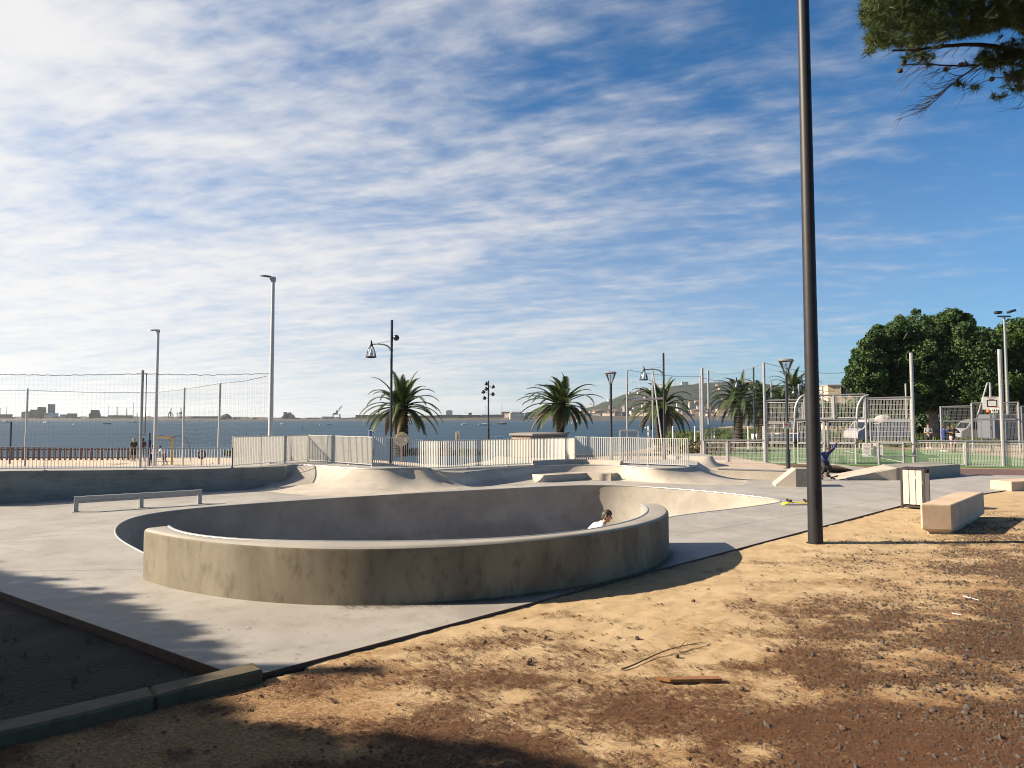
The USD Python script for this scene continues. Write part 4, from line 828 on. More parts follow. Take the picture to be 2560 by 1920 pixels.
# rugby-like posts, ball-stop posts and nets on the right
DG = 34.0
def gpt(px, py, d=DG): return D(px, py, d)
gf = thing('tall_goal', 'tall grey post pair with a crossbar and a leaning stay beyond the slatted fence', 'goal posts')
for px, yt, d in ((1567, 926, DG), (1631, 928, DG + 3)):
    p = gpt(px, yt, d); obj('post', lathe([(0.055, 0), (0.05, p[2] + 0.05)], 10, (p[0], d, -0.05)), M_cage, gf, smooth=30)
q = gpt(1570, 1000); q2 = gpt(1660, 996); obj('crossbar', tube([q, q2], 0.05, 8), M_cage, gf)
obj('stay', tube([gpt(1632, 929, DG + 3), np.array([*XY(1660, 1097, DG + 1), -0.05])], 0.042, 8), M_cage, gf)
lb = []
for px, yt, d, r, nm in [(1752, 938, 36, 0.055, 'net post immediately left of the pair beside the pitch corner'), (1757, 920, 35, 0.075, 'thick net post at the near corner of the low cage panels'), (1772, 926, 45, 0.075, 'net post seen just right of the pitch corner post'),
    (1849, 948, 50, 0.07, 'slim net post in front of the dark palms'), (1930, 955, 52, 0.07, 'slim net post behind the left end of the high cage panels'), (1999, 960, 52, 0.07, 'slim net post behind the arched goal, left of the black pole'),
    (2058, 966, 54, 0.07, 'slim net post just right of the tall black pole'), (2267, 959, 56, 0.07, 'short slim post left of the tall cage post, before the plane tree')]:
    lightpole('net_post', nm, px, yt, d, -0.05, r, M_cage)
def sag(a, b, s, n=7): 
    a, b = np.asarray(a), np.asarray(b); u = np.linspace(0, 1, n)[:, None]; r = a + (b - a) * u; r[:, 2] -= s * (4 * u * (1 - u))[:, 0]; return r
def drop(r, z=0.3): r = np.array(r); r[:, 2] = z; return r
for k, (a, b, s) in enumerate([(gpt(1570, 925), D(1754, 941, 36), 0.12), (D(1772, 928, 45), D(1908, 908, 33), 0.35), (D(1912, 907, 33), D(2125, 930, 40), 0.25), (D(1754, 945, 36), D(2000, 968, 52), 0.2)]):
    r = sag(a, b, s); net('ball_net', ['fine ball-stop net hanging right of the tall grey post pair', 'ball-stop net rising to the tall post left of the arched goal', 'ball-stop net sloping from the tall post down to the plane tree', 'farther ball-stop net hanging behind the dark palms'][k], r, drop(r, 0.9), 0.24, 0.0018)
# white wire-fence posts along the shore on the right
wf = thing('wire_fence', 'wire fence of slim white posts along the grassy shore', 'fence'); tops = []
for px, d in [(1621, 38), (1682, 40), (1737, 41.7), (1786, 43), (1831, 44.5), (1870, 46), (1908, 47.5)]:
    p = D(px, 1065.5, d); obj('post', lathe([(0.05, -0.1), (0.05, p[2]), (0, p[2] + 0.01)], 8, (p[0], d, 0)), M_white, wf); tops.append(p)
tops = np.array(tops)
for h in (0.12, 0.5, 0.9): obj('wire', tube(tops - [0, 0, h], 0.008, 4), M_slate, wf)

# ------------------------------------------------------------------ the pitch and its cage
FL0, FL1 = G(1759, 1155), G(2513, 1166); fld = (FL1 - FL0) / np.linalg.norm(FL1 - FL0); fln = np.array([-fld[1], fld[0], 0])
def fl(px, py=None, back=0.0):
    """Point over the cage's front line seen at pixel (px, py)."""
    o = FL0 + fln * back; a = (px - 1280) / FPX
    # x = a' y with the pitch folded in at the row asked for
    r = ray(px, 1100 if py is None else py); k = r[0] / r[1]
    t = (k * o[1] - o[0]) / (fld[0] - k * fld[1]); p = o + fld * t
    return np.array([p[0], p[1], 0.0 if py is None else EYE + r[2] * p[1] / r[1]])
bl_, br2 = fl(1745), fl(2760); far = 14.8
turf = [bl_ - fld * 0.6 - fln * 0.9, br2 - fln * 0.9, br2 + fln * (far + 1.2), bl_ - fld * 0.6 + fln * (far + 1.2)]
obj('turf_pitch', poly([p[:2] for p in turf], -0.1, 0.012), M_turf, kind='structure')
lines = [bar(fl(1765) + fln * b + [0, 0, 0.012], fl(2700) + fln * b + [0, 0, 0.012], 0.07, 0.012) for b in (0.9, 13.6)] + [bar(fl(2290) + fln * 0.9 + [0, 0, 0.012], fl(2290) + fln * 13.6 + [0, 0, 0.012], 0.07, 0.012), bar(fl(1975) + fln * 4.2 + [0, 0, 0.0125], fl(2170) + fln * 4.2 + [0, 0, 0.0125], 0.07, 0.012)]
obj('pitch_lines', lines, M_turfline, kind='structure')
cage = thing('pitch_cage', 'steel cage of barred panels along the near side of the green pitch', 'fence')
def panel(parent, px0, px1, y0, y1, back=0.0, nh=4, space=0.058, m=None, ymid=None):
    a0, b0_, a1, b1_ = fl(px0, y1, back), fl(px1, y1, back), fl(px0, y0, back), fl(px1, y0, back)
    a0[:2], b0_[:2] = fl(px0, None, back)[:2], fl(px1, None, back)[:2]; a1[:2], b1_[:2] = a0[:2], b0_[:2]
    zb, zt = (a0[2] + b0_[2]) / 2, (a1[2] + b1_[2]) / 2
    A, B = np.array([a0[0], a0[1], 0]), np.array([b0_[0], b0_[1], 0]); up = lambda p, z: p + [0, 0, z]
    fr = obj('panel', [bar(up(A, zb), up(B, zb), 0.035), bar(up(A, zt), up(B, zt), 0.035), bar(up(A, zb), up(A, zt), 0.035, up=fld), bar(up(B, zb), up(B, zt), 0.035, up=fld)], m or M_cagepanel, parent)
    L = np.linalg.norm(B - A); n = max(3, int(L / space)); ms_ = [bar(up(A + (B - A) * i / n, zb), up(A + (B - A) * i / n, zt), 0.0075, 0.0075, up=fld) for i in range(1, n)]
    ms_ += [bar(up(A, zb + (zt - zb) * i / nh), up(B, zb + (zt - zb) * i / nh), 0.013) for i in range(1, nh)]
    obj('mesh_wires', ms_, m or M_cagepanel, fr, kind='stuff'); return fr
def cpost(parent, px, ytop, ybot=None, back=0.0, r=0.05, name='post'):
    b = fl(px, None, back); zt = fl(px, ytop, back)[2]; z0 = 0.0 if ybot is None else fl(px, ybot, back)[2]
    obj(name, lathe([(r, z0 - 0.02), (r, zt), (0, zt + 0.01)], 10, (b[0], b[1], 0)), M_cage, parent, smooth=30)
def crail(parent, px0, px1, y, back=0.0, r=0.04, y1=None):
    p, q = fl(px0, y, back), fl(px1, y1 or y, back); p[:2], q[:2] = fl(px0, None, back)[:2], fl(px1, None, back)[:2]
    obj('rail', tube([p, q], r, 8), M_cage, parent, smooth=30)
for px, yt in [(1760, 1102), (1819, 1102), (2414, 1104)]: cpost(cage, px, yt)
cpost(cage, 1913, 906, r=0.065); cpost(cage, 2284, 882, r=0.075, name='tall_post'); cpost(cage, 2507, 873, r=0.085, name='tall_post')
panel(cage, 1764, 1815, 1107, 1153); panel(cage, 1824, 1909, 1106, 1155)
crail(cage, 1760, 1912, 1101)
for y0, y1 in ((1006, 1055), (1058, 1105), (1108, 1157)): panel(cage, 1918, 1984 if y0 > 1010 else 2007, y0, y1)
crail(cage, 1914, 2012, 1001.5, y1=999)
for px in (1988, 2144):                                             # the goal's arches
    b = fl(px); z1, z2 = fl(px, 1040)[2], fl(px, 988)[2]; pp = [b + [0, 0, -0.02], b + [0, 0, z1 * 0.6], b + [0, 0, z1]]
    for a in np.linspace(0.25, 1, 7) * PI / 2: pp.append(b + fld * 0.50 * (1 - math.cos(a)) + [0, 0, z1 + (z2 - z1) * math.sin(a)])
    obj('goal_arch', tube(pp, 0.055, 10), M_cage, cage, smooth=40)
crail(cage, 1988, 2144, 1049, r=0.055); crail(cage, 2010, 2165, 989, y1=986)
for px in (2062, 2069): cpost(cage, px, 1054, r=0.04)
cpost(cage, 2013, 988, 1049); cpost(cage, 2087, 988, 1049, r=0.06); cpost(cage, 2166, 987, 1112)
panel(cage, 1994, 2058, 1054, 1106); panel(cage, 1994, 2058, 1109, 1160); panel(cage, 2072, 2138, 1054, 1106); panel(cage, 2072, 2138, 1109, 1162)
panel(cage, 2019, 2082, 994, 1045); panel(cage, 2093, 2161, 992, 1044)
panel(cage, 2172, 2279, 998, 1050); panel(cage, 2176, 2279, 1053, 1105); crail(cage, 2168, 2283, 996, y1=993)
panel(cage, 2294, 2409, 1107, 1160); panel(cage, 2421, 2503, 1110, 1165); panel(cage, 2517, 2640, 1110, 1168); crail(cage, 2286, 2650, 1102, y1=1105)
panel(cage, 2148, 2192, 1108, 1160, back=1.1); panel(cage, 2199, 2256, 1108, 1160, back=1.1)
ch = thing('gate_barrier', 'staggered tube barrier guarding the gap in the cage', 'barrier')
for px in (2196, 2258): cpost(ch, px, 1106, back=-0.25)
crail(ch, 2196, 2258, 1110, -0.25, 0.035); crail(ch, 2196, 2258, 1141, -0.25, 0.03); crail(ch, 2258, 2290, 1111, -0.25, 0.03); crail(ch, 2258, 2290, 1140, -0.25, 0.03)
def noticeboard(px0, px1, y0, y1, label, back, tri):
    a, b = fl(px0, None, back), fl(px1, None, back); zt, zb = fl((px0 + px1) / 2, y0, back)[2], fl((px0 + px1) / 2, y1, back)[2]; c = (a + b) / 2; W = np.linalg.norm(b - a); rz = math.atan2(fld[1], fld[0]); H = zt - zb
    t = thing('notice_board', label, 'notice board'); obj('plate', rbox((c[0], c[1], (zt + zb) / 2), (W, 0.02, H), 0.005, rz=rz), M_white, t)
    f = lambda u, v, w, h: bx((c[0] + fld[0] * u * W - fln[0] * 0.0125, c[1] + fld[1] * u * W - fln[1] * 0.0125, zb + v * H), (w * W, 0.004, h * H), rz=rz)
    if tri: obj('warning_sign', lathe([(0.001, 0), (0.13, 0.0001)], 3).apply_transform(trimesh.transformations.rotation_matrix(PI / 2, [1, 0, 0])).apply_translation((c[0] - fln[0] * 0.013, c[1] - fln[1] * 0.013, zb + 0.8 * H)), M_redprint, t)
    else: obj('heading', [f(-0.22, 0.90, 0.22, 0.05), f(0.15, 0.90, 0.30, 0.05)], M_redprint, t)
    obj('print', [f(0.0, v, w, 0.012) for v, w in ((0.72, .7), (0.66, .6), (0.60, .7), (0.54, .5), (0.40, .7), (0.34, .65), (0.28, .4))] + [f(0.25, 0.12, 0.2, 0.05)], M_greyprint, t)
noticeboard(2156, 2177, 1109, 1142, 'white notice board with a red heading beside the arched goal', -0.12, False)
noticeboard(2183, 2207, 1109, 1142, 'white notice board with a red triangle behind the tube barrier', -0.05, True)
# back of the cage
bc = thing('far_cage', 'far side of the pitch cage with barred panels behind the players', 'fence'); FB = far
cpost(bc, 2354, 1016, back=FB); cpost(bc, 2432, 1008, back=FB, r=0.06); cpost(bc, 2549, 1006, back=FB, r=0.06); cpost(bc, 2556, 1016, back=FB)
crail(bc, 2354, 2432, 1017, FB, y1=1015); crail(bc, 2432, 2549, 1008, FB, y1=1006); crail(bc, 2434, 2548, 1049, FB); crail(bc, 2290, 2640, 1103, FB, 0.045)
panel(bc, 2358, 2429, 1019, 1052, FB, 4, 0.07, M_cage); panel(bc, 2358, 2429, 1054, 1119, FB, 4, 0.07, M_cage); panel(bc, 2437, 2486, 1012, 1046, FB, 4, 0.07, M_cage); panel(bc, 2492, 2545, 1012, 1046, FB, 4, 0.07, M_cage)
panel(bc, 2552, 2650, 1015, 1052, FB, 4, 0.07, M_cage); panel(bc, 2552, 2650, 1054, 1120, FB, 4, 0.07, M_cage); panel(bc, 2515, 2546, 1053, 1119, FB, 4, 0.07, M_cage); panel(bc, 2440, 2455, 1053, 1119, FB, 4, 0.07, M_cage)
hp = thing('basketball_hoop', 'white basketball backboard with a black square and an orange ring', 'basketball hoop')
hb = FB - 0.9; a, b = fl(2460, None, hb), fl(2506, None, hb); zt, zb = fl(2480, 992, hb)[2], fl(2480, 1024, hb)[2]; c = (a + b) / 2; W = np.linalg.norm(b - a); rz = math.atan2(fld[1], fld[0]); H = zt - zb
fb_ = lambda u, v, w, h, o=0.018: bx((c[0] + fld[0] * u - fln[0] * o, c[1] + fld[1] * u - fln[1] * o, zb + v), (w, 0.006, h), rz=rz)
bbd = obj('backboard', bx((c[0], c[1], (zt + zb) / 2), (W, 0.03, H), rz=rz), M_white, hp)
obj('square_marking', [fb_(0, 0.20, 0.56, 0.05), fb_(0, 0.58, 0.56, 0.05), fb_(-0.255, 0.39, 0.05, 0.43), fb_(0.255, 0.39, 0.05, 0.43)], M_rubber, bbd)
obj('red_print', [fb_(0.0, H - 0.06, 0.5, 0.05)], M_redprint, bbd); obj('blue_print', [fb_(-0.02, H - 0.17, 0.28, 0.05)], plain('slate_blue_print', (0.10, 0.14, 0.25)), bbd)
M_orange = plain('orange_paint', (0.65, 0.13, 0.03), 0.5)
th = np.linspace(0, 2 * PI, 25); rc = c - fln * 0.33
obj('ring', tube(np.c_[rc[0] + 0.225 * np.cos(th), rc[1] + 0.225 * np.sin(th), np.full(25, zb + 0.13)], 0.016, 6), M_orange, hp)
obj('net', [tube([(rc[0] + 0.225 * math.cos(t), rc[1] + 0.225 * math.sin(t), zb + 0.12), (rc[0] + 0.15 * math.cos(t + 0.4), rc[1] + 0.15 * math.sin(t + 0.4), zb - 0.22)], 0.008, 4) for t in np.linspace(0, 2 * PI, 13)[:-1]], M_white, hp)
p0, p1 = fl(2480, None, FB + 0.3), fl(2442, None, FB + 0.3); zt_ = fl(2480, 957, FB + 0.3)[2]
obj('stand_post', lathe([(0.07, 0), (0.065, zt_)], 10, (p0[0], p0[1], 0)), M_cage, hp, smooth=30)
obj('stand_stay', [tube([p0 + [0, 0, zt_], p0 - fld * 0.15 + [0, 0, zt_ - 0.02], p1 + [0, 0, zt_ * 0.45]], 0.05, 8), tube([(c[0], c[1], zb + 0.35), (p0[0], p0[1], zb + 0.35)], 0.04, 6)], M_cage, hp)
x, y = XY(2471, 1028, rc[1] - 0.3)
bl = thing('basketball', 'orange basketball in the air under the hoop', 'ball', loc=D(2471, 1028, rc[1] - 0.35))
s_ = trimesh.creation.icosphere(3, 0.125); obj('ball', s_, M_orange, bl, smooth=True)
th = np.linspace(0, 2 * PI, 33); obj('seam', [tube(np.c_[0.1245 * np.cos(th), 0.1245 * np.sin(th), 0 * th], 0.004, 4), tube(np.c_[0 * th, 0.1245 * np.cos(th), 0.1245 * np.sin(th)], 0.004, 4), tube(np.c_[0.1245 * np.cos(th), 0 * th, 0.1245 * np.sin(th)], 0.004, 4)], M_rubber, bl)

# ------------------------------------------------------------------ palms and trees
def frond(r, base, az, el, L, droop, width, wind=(0, 0, 0), n=40, curl=0.0):
    """One pinnate palm leaf: a curved rib with two rows of narrow leaflets."""
    k = 14; p = [np.array(base, float)]; d = np.array([math.cos(az) * math.cos(el), math.sin(az) * math.cos(el), math.sin(el)]); step = L / k
    for i in range(k):
        d = d + np.array([0, 0, -droop / k * (0.5 + 1.4 * i / k)]) + np.asarray(wind) / k; d /= np.linalg.norm(d); p.append(p[-1] + d * step)
    rib = np.array(p); u = np.linspace(0.10, 0.995, n); ii = np.linspace(0, 1, k + 1); q = np.stack([np.interp(u, ii, rib[:, j]) for j in range(3)], 1)
    t = np.gradient(q, axis=0); t /= np.linalg.norm(t, axis=1, keepdims=True); s = np.cross(t, [0, 0, 1.0]); s /= np.linalg.norm(s, axis=1, keepdims=True) + 1e-9; up = np.cross(s, t)
    V, F = [], []
    for sg_ in (-1, 1):
        ll = width * np.sin(PI * np.clip(u * 0.88 + 0.13, 0, 1)) ** 0.7 * r.uniform(0.85, 1.12, n); a = np.radians(np.linspace(62, 22, n))
        tip = q + t * (ll * np.cos(a))[:, None] + s * sg_ * (ll * np.sin(a))[:, None] + up * (ll * 0.22)[:, None] + np.c_[0 * u, 0 * u, -ll * ll * 0.55] + np.asarray(wind) * 0.12 * ll[:, None]
        w = 0.026 + 0.012 * (1 - u); mid_ = q * 0.45 + tip * 0.55 + up * (ll * 0.06)[:, None]
        for i in range(n):
            b = len(V); V += [q[i] - t[i] * w[i], q[i] + t[i] * w[i], mid_[i] + t[i] * w[i] * 0.9, mid_[i] - t[i] * w[i] * 0.9, tip[i]]; F += [[b, b + 1, b + 2], [b, b + 2, b + 3], [b + 3, b + 2, b + 4]]
    return cat_([T(V, F), tube(rib, np.linspace(0.028, 0.005, k + 1), 4)])
def palm(label, px, depth, crown_py, L, nf, seed, trunk_r=0.30, wind=(0, 0, 0), base=-0.02, low=-0.55, droop=1.5, width=0.42, group=None):
    r = np.random.default_rng(seed); x, y = XY(px, 1100, depth); H = 2.1 + (1046.5 - crown_py) / FPX * depth - base
    t = thing('palm_tree', label, 'palm tree', loc=(x, y, base), group=group)
    zs = np.linspace(0, H, 40); pr = [(trunk_r * (1.12 - 0.18 * z / H + 0.35 * max(0, z / H - 0.8) * 1.2) * (1 + 0.09 * ((i % 2) * 2 - 1)), z) for i, z in enumerate(zs)] + [(trunk_r * 0.5, H + 0.15), (0, H + 0.2)]
    m = lathe(pr, 14); m.vertices[:, :2] *= (1 + 0.14 * (meshkit.noise(m.vertices * 6, seed)[:, None] - 0.5)); obj('trunk', m, M_palmbark, t, smooth=False)
    for i in range(nf):
        f = i / (nf - 1); el = np.interp(f, [0, 0.25, 0.6, 1], [low, 0.05, 0.65, 1.45]) + r.uniform(-0.12, 0.12); az = i * 2.39996 + r.uniform(-0.25, 0.25)
        LL = L * np.interp(f, [0, 0.2, 0.7, 1], [0.80, 1.0, 1.0, 0.75]) * r.uniform(0.88, 1.08)
        b = (0.16 * math.cos(az), 0.16 * math.sin(az), H + 0.12 * f)
        obj('frond', frond(r, b, az, el, LL, droop * r.uniform(0.75, 1.25), width, wind), M_palm if f > 0.10 else M_palmdry, t)
    for i in range(8):
        az = r.uniform(0, 6.28); obj('old_stalk', tube([(0.1 * math.cos(az), 0.1 * math.sin(az), H - 0.1), (0.5 * math.cos(az), 0.5 * math.sin(az), H - 0.35 - r.uniform(0, 0.3)), (0.62 * math.cos(az), 0.62 * math.sin(az), H - 0.9)], 0.022, 4), M_palmdry, t)
    return t
palm('palm tree with a thick trunk behind the nearest black street lamp', 1003, 38.0, 1022, 2.65, 46, 11, 0.38, low=-0.45)
palm('windswept palm tree between the spotlight pole and the cone lamp', 1400, 39.0, 1014, 2.45, 46, 12, 0.24, wind=(-0.55, 0, 0.1), low=-0.5)
palm('dark palm tree behind the tall grey post pair', 1652, 44.0, 1020, 2.65, 44, 13, 0.26, wind=(-0.15, 0, 0), low=-0.6)
palm('dark drooping palm tree behind the third bell street lamp', 1846, 50.0, 1000, 2.75, 46, 14, 0.30, wind=(-0.45, 0, 0), low=-0.8, droop=1.9)
palm('dark palm tree right of the third bell street lamp', 1905, 53.0, 1008, 2.8, 44, 15, 0.28, low=-0.9, droop=1.9)
palm('taller palm tree seen behind the lamp at the wedge block', 1985, 66.0, 972, 3.0, 40, 16, 0.28, low=-0.5)
palm('low palm tree half hidden behind the high cage panels', 2025, 62.0, 1010, 2.6, 36, 17, 0.28, low=-0.7)
palm('low broad palm tree behind the cage, left of the taller palm', 1950, 60.0, 1012, 2.6, 36, 18, 0.28, low=-0.7)

LEAF5 = (np.array([[0, 0, 0], [0.38, 0.25, 0.06], [0.16, 0.62, 0.10], [0, 1.0, -0.05], [-0.16, 0.62, 0.10], [-0.38, 0.25, 0.06]]) - [0, 0.45, 0], np.array([[0, 1, 2], [0, 2, 3], [0, 3, 4], [0, 4, 5]]))
def crown_points(r, blobs, density, shell=(0.45, 1.04)):
    pos = []
    for c, R in blobs:
        n = int(density * R * R); u = r.normal(size=(n, 3)); u /= np.linalg.norm(u, axis=1, keepdims=True); rr = R * r.uniform(shell[0] ** 2, shell[1] ** 2, n) ** 0.5
        p = np.asarray(c) + u * rr[:, None] * np.array([1, 1, 0.92]); k = meshkit.fbm(p * (1.6 / max(R, 0.8) ** 0.3), 3, 4) + 0.08 * r.normal(size=n); pos.append(p[k > 0.45])
    return np.vstack(pos)
def leafy_tree(name, label, base, blobs, mleaf, mbark, trunk_r, leaf, density, seed, limbs_to=8, cat='tree', fork=1.6):
    r = np.random.default_rng(seed); t = thing(name, label, cat); base = np.asarray(base, float)
    top = base + [0, 0, fork]; parts = [tube(resample([base - [0, 0, 0.2], base + [0.05, 0, fork * 0.5], top], 8), np.linspace(trunk_r * 1.25, trunk_r * 0.85, 8), 10)]
    for c, R in blobs[:limbs_to]:
        c = np.asarray(c); m_ = (top + c) / 2 + [0, 0, -0.15 * np.linalg.norm(c - top)] + r.uniform(-0.3, 0.3, 3); parts.append(tube(resample([top - [0, 0, 0.3], m_, c], 8), np.linspace(trunk_r * 0.55, trunk_r * 0.14, 8), 7))
        for k in range(3): parts.append(tube(resample([m_ * 0.4 + c * 0.6, c + r.normal(size=3) * R * 0.3, c + r.normal(size=3) * R * 0.6], 5), np.linspace(trunk_r * 0.16, trunk_r * 0.05, 5), 5))
    obj('trunk', parts, mbark, t, smooth=40)
    p = crown_points(r, blobs, density); obj('crown', scatter(LEAF5, p, rot_random(len(p), r), leaf * r.uniform(0.7, 1.25, len(p))), mleaf, t)
    return t
def PB_(lst, depth, r, jit=1.6): return [(D(px, py, depth + r.uniform(-jit, jit)), rad / FPX * depth) for px, py, rad in lst]
rr_ = np.random.default_rng(21); TD = 62.0
bl1 = PB_([(2215, 885, 62), (2290, 850, 68), (2370, 838, 62), (2425, 880, 66), (2330, 925, 85), (2240, 950, 78), (2165, 955, 48), (2405, 960, 80), (2195, 985, 55), (2150, 968, 30), (2280, 985, 55), (2440, 935, 60), (2420, 1020, 45), (2175, 905, 38), (2340, 815, 32), (2400, 815, 34), (2195, 850, 26), (2245, 825, 30), (2122, 958, 16), (2290, 900, 70), (2360, 980, 60)], TD, rr_)
er = np.random.default_rng(71); allb = [(2215, 885, 62), (2290, 850, 68), (2370, 838, 62), (2425, 880, 66), (2165, 955, 48), (2440, 935, 60), (2175, 905, 38)]
bl1 += PB_([(px + (R0 + er.uniform(-10, 3)) * math.cos(a), py - (R0 + er.uniform(-10, 3)) * math.sin(a), er.uniform(9, 19)) for px, py, R0 in allb for a in er.uniform(0.0, PI * 1.15, 9)], TD, rr_, 2.5)
x, y = XY(2334, 1090, TD); leafy_tree('plane_tree', 'big dense plane tree with a pale forked trunk behind the pitch', (x, y, -0.05), bl1, M_plane, M_palebark, 0.42, 0.28, 1350, 31, limbs_to=9, fork=3.0)
bl2 = PB_([(2500, 870, 50), (2545, 845, 55), (2600, 850, 70), (2495, 930, 60), (2560, 920, 75), (2520, 985, 58), (2475, 985, 40), (2590, 990, 70), (2475, 880, 28), (2640, 920, 70), (2560, 1030, 50), (2500, 1030, 40)], 68.0, rr_)
x, y = XY(2560, 1090, 68); leafy_tree('pine_tree', 'bright green pine tree at the right edge behind the floodlight mast', (x, y, -0.05), bl2, M_pinefar, M_bark, 0.35, 0.28, 1100, 32, limbs_to=8, fork=2.5)
# dark shrubs and trees closing the view behind the cage
for k, (lab, lst, dep) in enumerate([('dark shrubbery behind the players on the pitch', [(2370, 1075, 45), (2430, 1065, 50), (2490, 1070, 50), (2550, 1072, 50), (2620, 1070, 50)], 72),
        ('dark bushes left of the plane tree trunk behind the cage', [(2270, 1060, 45), (2215, 1050, 38), (2310, 1075, 35)], 74), ('dark evergreen bushes behind the low palms', [(1905, 1045, 32), (1945, 1035, 34), (2000, 1038, 34), (2050, 1030, 36), (2095, 1040, 34), (2140, 1035, 40)], 78)]):
    b = PB_(lst, dep, rr_, 1.0); t = thing('shrub', lab, 'shrub'); p = crown_points(np.random.default_rng(50 + k), b, 420)
    obj('foliage', scatter(LEAF5, p, rot_random(len(p), rr_), 0.36 * rr_.uniform(0.7, 1.2, len(p))), M_plane, t)
    obj('stem', [tube([np.array([c[0], c[1], -0.1]), c], 0.08, 5) for c, R in b], M_bark, t)

# pines: tufts of needles on real branches
def tuft(n, L, w, seed, spread=1.0):
    r = np.random.default_rng(seed); V, F = [], []
    for i in range(n):
        d = r.normal(size=3) * spread + [0, 0, 0.9]; d /= np.linalg.norm(d); s = np.cross(d, r.normal(size=3)); s /= np.linalg.norm(s); l = L * r.uniform(0.7, 1.1); b = len(V); o = np.array([0, 0, r.uniform(-0.25, 0.15) * L])
        V += [o - s * w, o + s * w, o + d * l + [0, 0, -0.08 * l]]; F += [[b, b + 1, b + 2]]
    return np.array(V), np.array(F)
def cone_mesh(L=0.075):
    u = np.linspace(0, 1, 7); return lathe([(0.001, 0)] + [(0.42 * L * math.sin(PI * (0.12 + 0.80 * x)) * (1.08 if i % 2 else 0.92), L * x) for i, x in enumerate(u)] + [(0.0, L)], 8)
PD = 9.2
rp = np.random.default_rng(77)
op = thing('overhanging_pine', 'pine tree reaching into the top right corner with drooping bare twigs and cones', 'tree')
def dd(px, py, d=PD): return D(px, py, d)
trunk_base = np.array([10.6, 11.0, -0.05]); tk = resample([trunk_base, trunk_base + [-0.2, -0.3, 3.0], trunk_base + [-0.6, -0.8, 5.6], trunk_base + [-0.9, -1.2, 8.4]], 14)
wood = [tube(tk, np.linspace(0.26, 0.11, 14), 10)]
limb = resample([tk[7], dd(2600, 150, 9.8), dd(2500, 118, 9.5), dd(2400, 112, 9.2), dd(2310, 122, 9.0), dd(2230, 126, 8.8)], 22); wood.append(tube(limb, np.linspace(0.085, 0.012, 22), 7))
limb2 = resample([tk[6], dd(2590, 175, 9.6), dd(2500, 158, 9.3), dd(2400, 165, 9.1), dd(2310, 160, 8.9), dd(2255, 162, 8.8)], 22); wood.append(tube(limb2, np.linspace(0.05, 0.006, 22), 6))
limb3 = resample([tk[8], dd(2580, 40, 9.9), dd(2480, 60, 9.6), dd(2350, 70, 9.3), dd(2220, 70, 9.0)], 20); wood.append(tube(limb3, np.linspace(0.07, 0.01, 20), 6))
limb4 = resample([tk[9], dd(2600, -60, 10), dd(2450, -40, 9.8), dd(2300, -20, 9.5)], 16); wood.append(tube(limb4, np.linspace(0.07, 0.012, 16), 6))
limb5 = resample([dd(2450, 162, 9.2), dd(2400, 195, 9.1), dd(2365, 225, 9.05), dd(2340, 250, 9.0), dd(2300, 275, 9.0)], 12); wood.append(tube(limb5, np.linspace(0.014, 0.003, 12), 5))
limb6 = resample([tk[6], dd(2560, 198, 9.4), dd(2475, 198, 9.2), dd(2445, 215, 9.2), dd(2405, 228, 9.1)], 12); wood.append(tube(limb6, np.linspace(0.02, 0.004, 12), 5))
twigs, ends = [], []
for L_, n, ln, sag_ in ((limb, 34, 0.42, 0.55), (limb2, 62, 0.48, 0.7), (limb5, 34, 0.34, 0.35), (limb6, 22, 0.36, 0.6), (limb3, 26, 0.4, 0.2)):
    for i in range(n):
        s = rp.uniform(0.22, 1.0); p = np.array([np.interp(s, np.linspace(0, 1, len(L_)), L_[:, j]) for j in range(3)]); l = ln * rp.uniform(0.45, 1.2)
        d = np.array([-0.75, rp.uniform(-0.6, 0.6), rp.uniform(-0.9, 0.05) * sag_ * 1.6]); d /= np.linalg.norm(d); q = resample([p, p + d * l * 0.5 + [0, 0, -0.02], p + d * l + [0, 0, -0.10 * sag_ * rp.uniform(0, 1.6)]], 6); twigs.append(tube(q, np.linspace(0.005, 0.0015, 6), 4, False)); ends.append(q[-1])
        for k in range(rp.integers(1, 4)):
            a = q[rp.integers(2, 5)]; e = a + (d + rp.normal(size=3) * 0.45) * l * 0.45; twigs.append(tube([a, (a + e) / 2 + [0, 0, -0.01], e], [0.003, 0.002, 0.001], 3, False)); ends.append(e)
obj('trunk', wood[:1], M_pinebark, op, smooth=40); obj('branches', wood[1:], M_pinebark, op, smooth=40); obj('twigs', twigs, M_pinebark, op, kind='stuff')
crown_px = sg.Polygon([(2162, -10), (2152, 40), (2180, 85), (2186, 118), (2235, 122), (2300, 112), (2360, 100), (2430, 88), (2490, 75), (2530, 62), (2575, 100), (2620, 120), (2760, 120), (2760, -330), (2500, -400), (2240, -260), (2150, -110)])
P_, k = [], 0
while len(P_) < 11500:
    px, py = rp.uniform(2140, 2760), rp.uniform(-400, 150)
    if not crown_px.contains(sg.Point(px, py)): continue
    p = D(px, py, rp.uniform(8.3, 10.9)); nz = float(meshkit.fbm(p[None] * 2.3, 3, 8)[0])
    if nz > 0.40 + (0.07 if py > 70 else 0): P_.append(p)
for px0, py0, sp, n in [(2535, 130, 26, 120), (2475, 152, 20, 60), (2190, 100, 14, 60), (2300, 138, 18, 40), (2440, 218, 8, 5), (2400, 212, 7, 5), (2500, 245, 18, 7), (2540, 190, 14, 30), (2545, 215, 20, 18), (2180, 130, 8, 6)]:
    for i in range(n): P_.append(D(px0 + rp.normal() * sp, py0 + rp.normal() * sp * 0.55, rp.uniform(8.8, 9.8)))
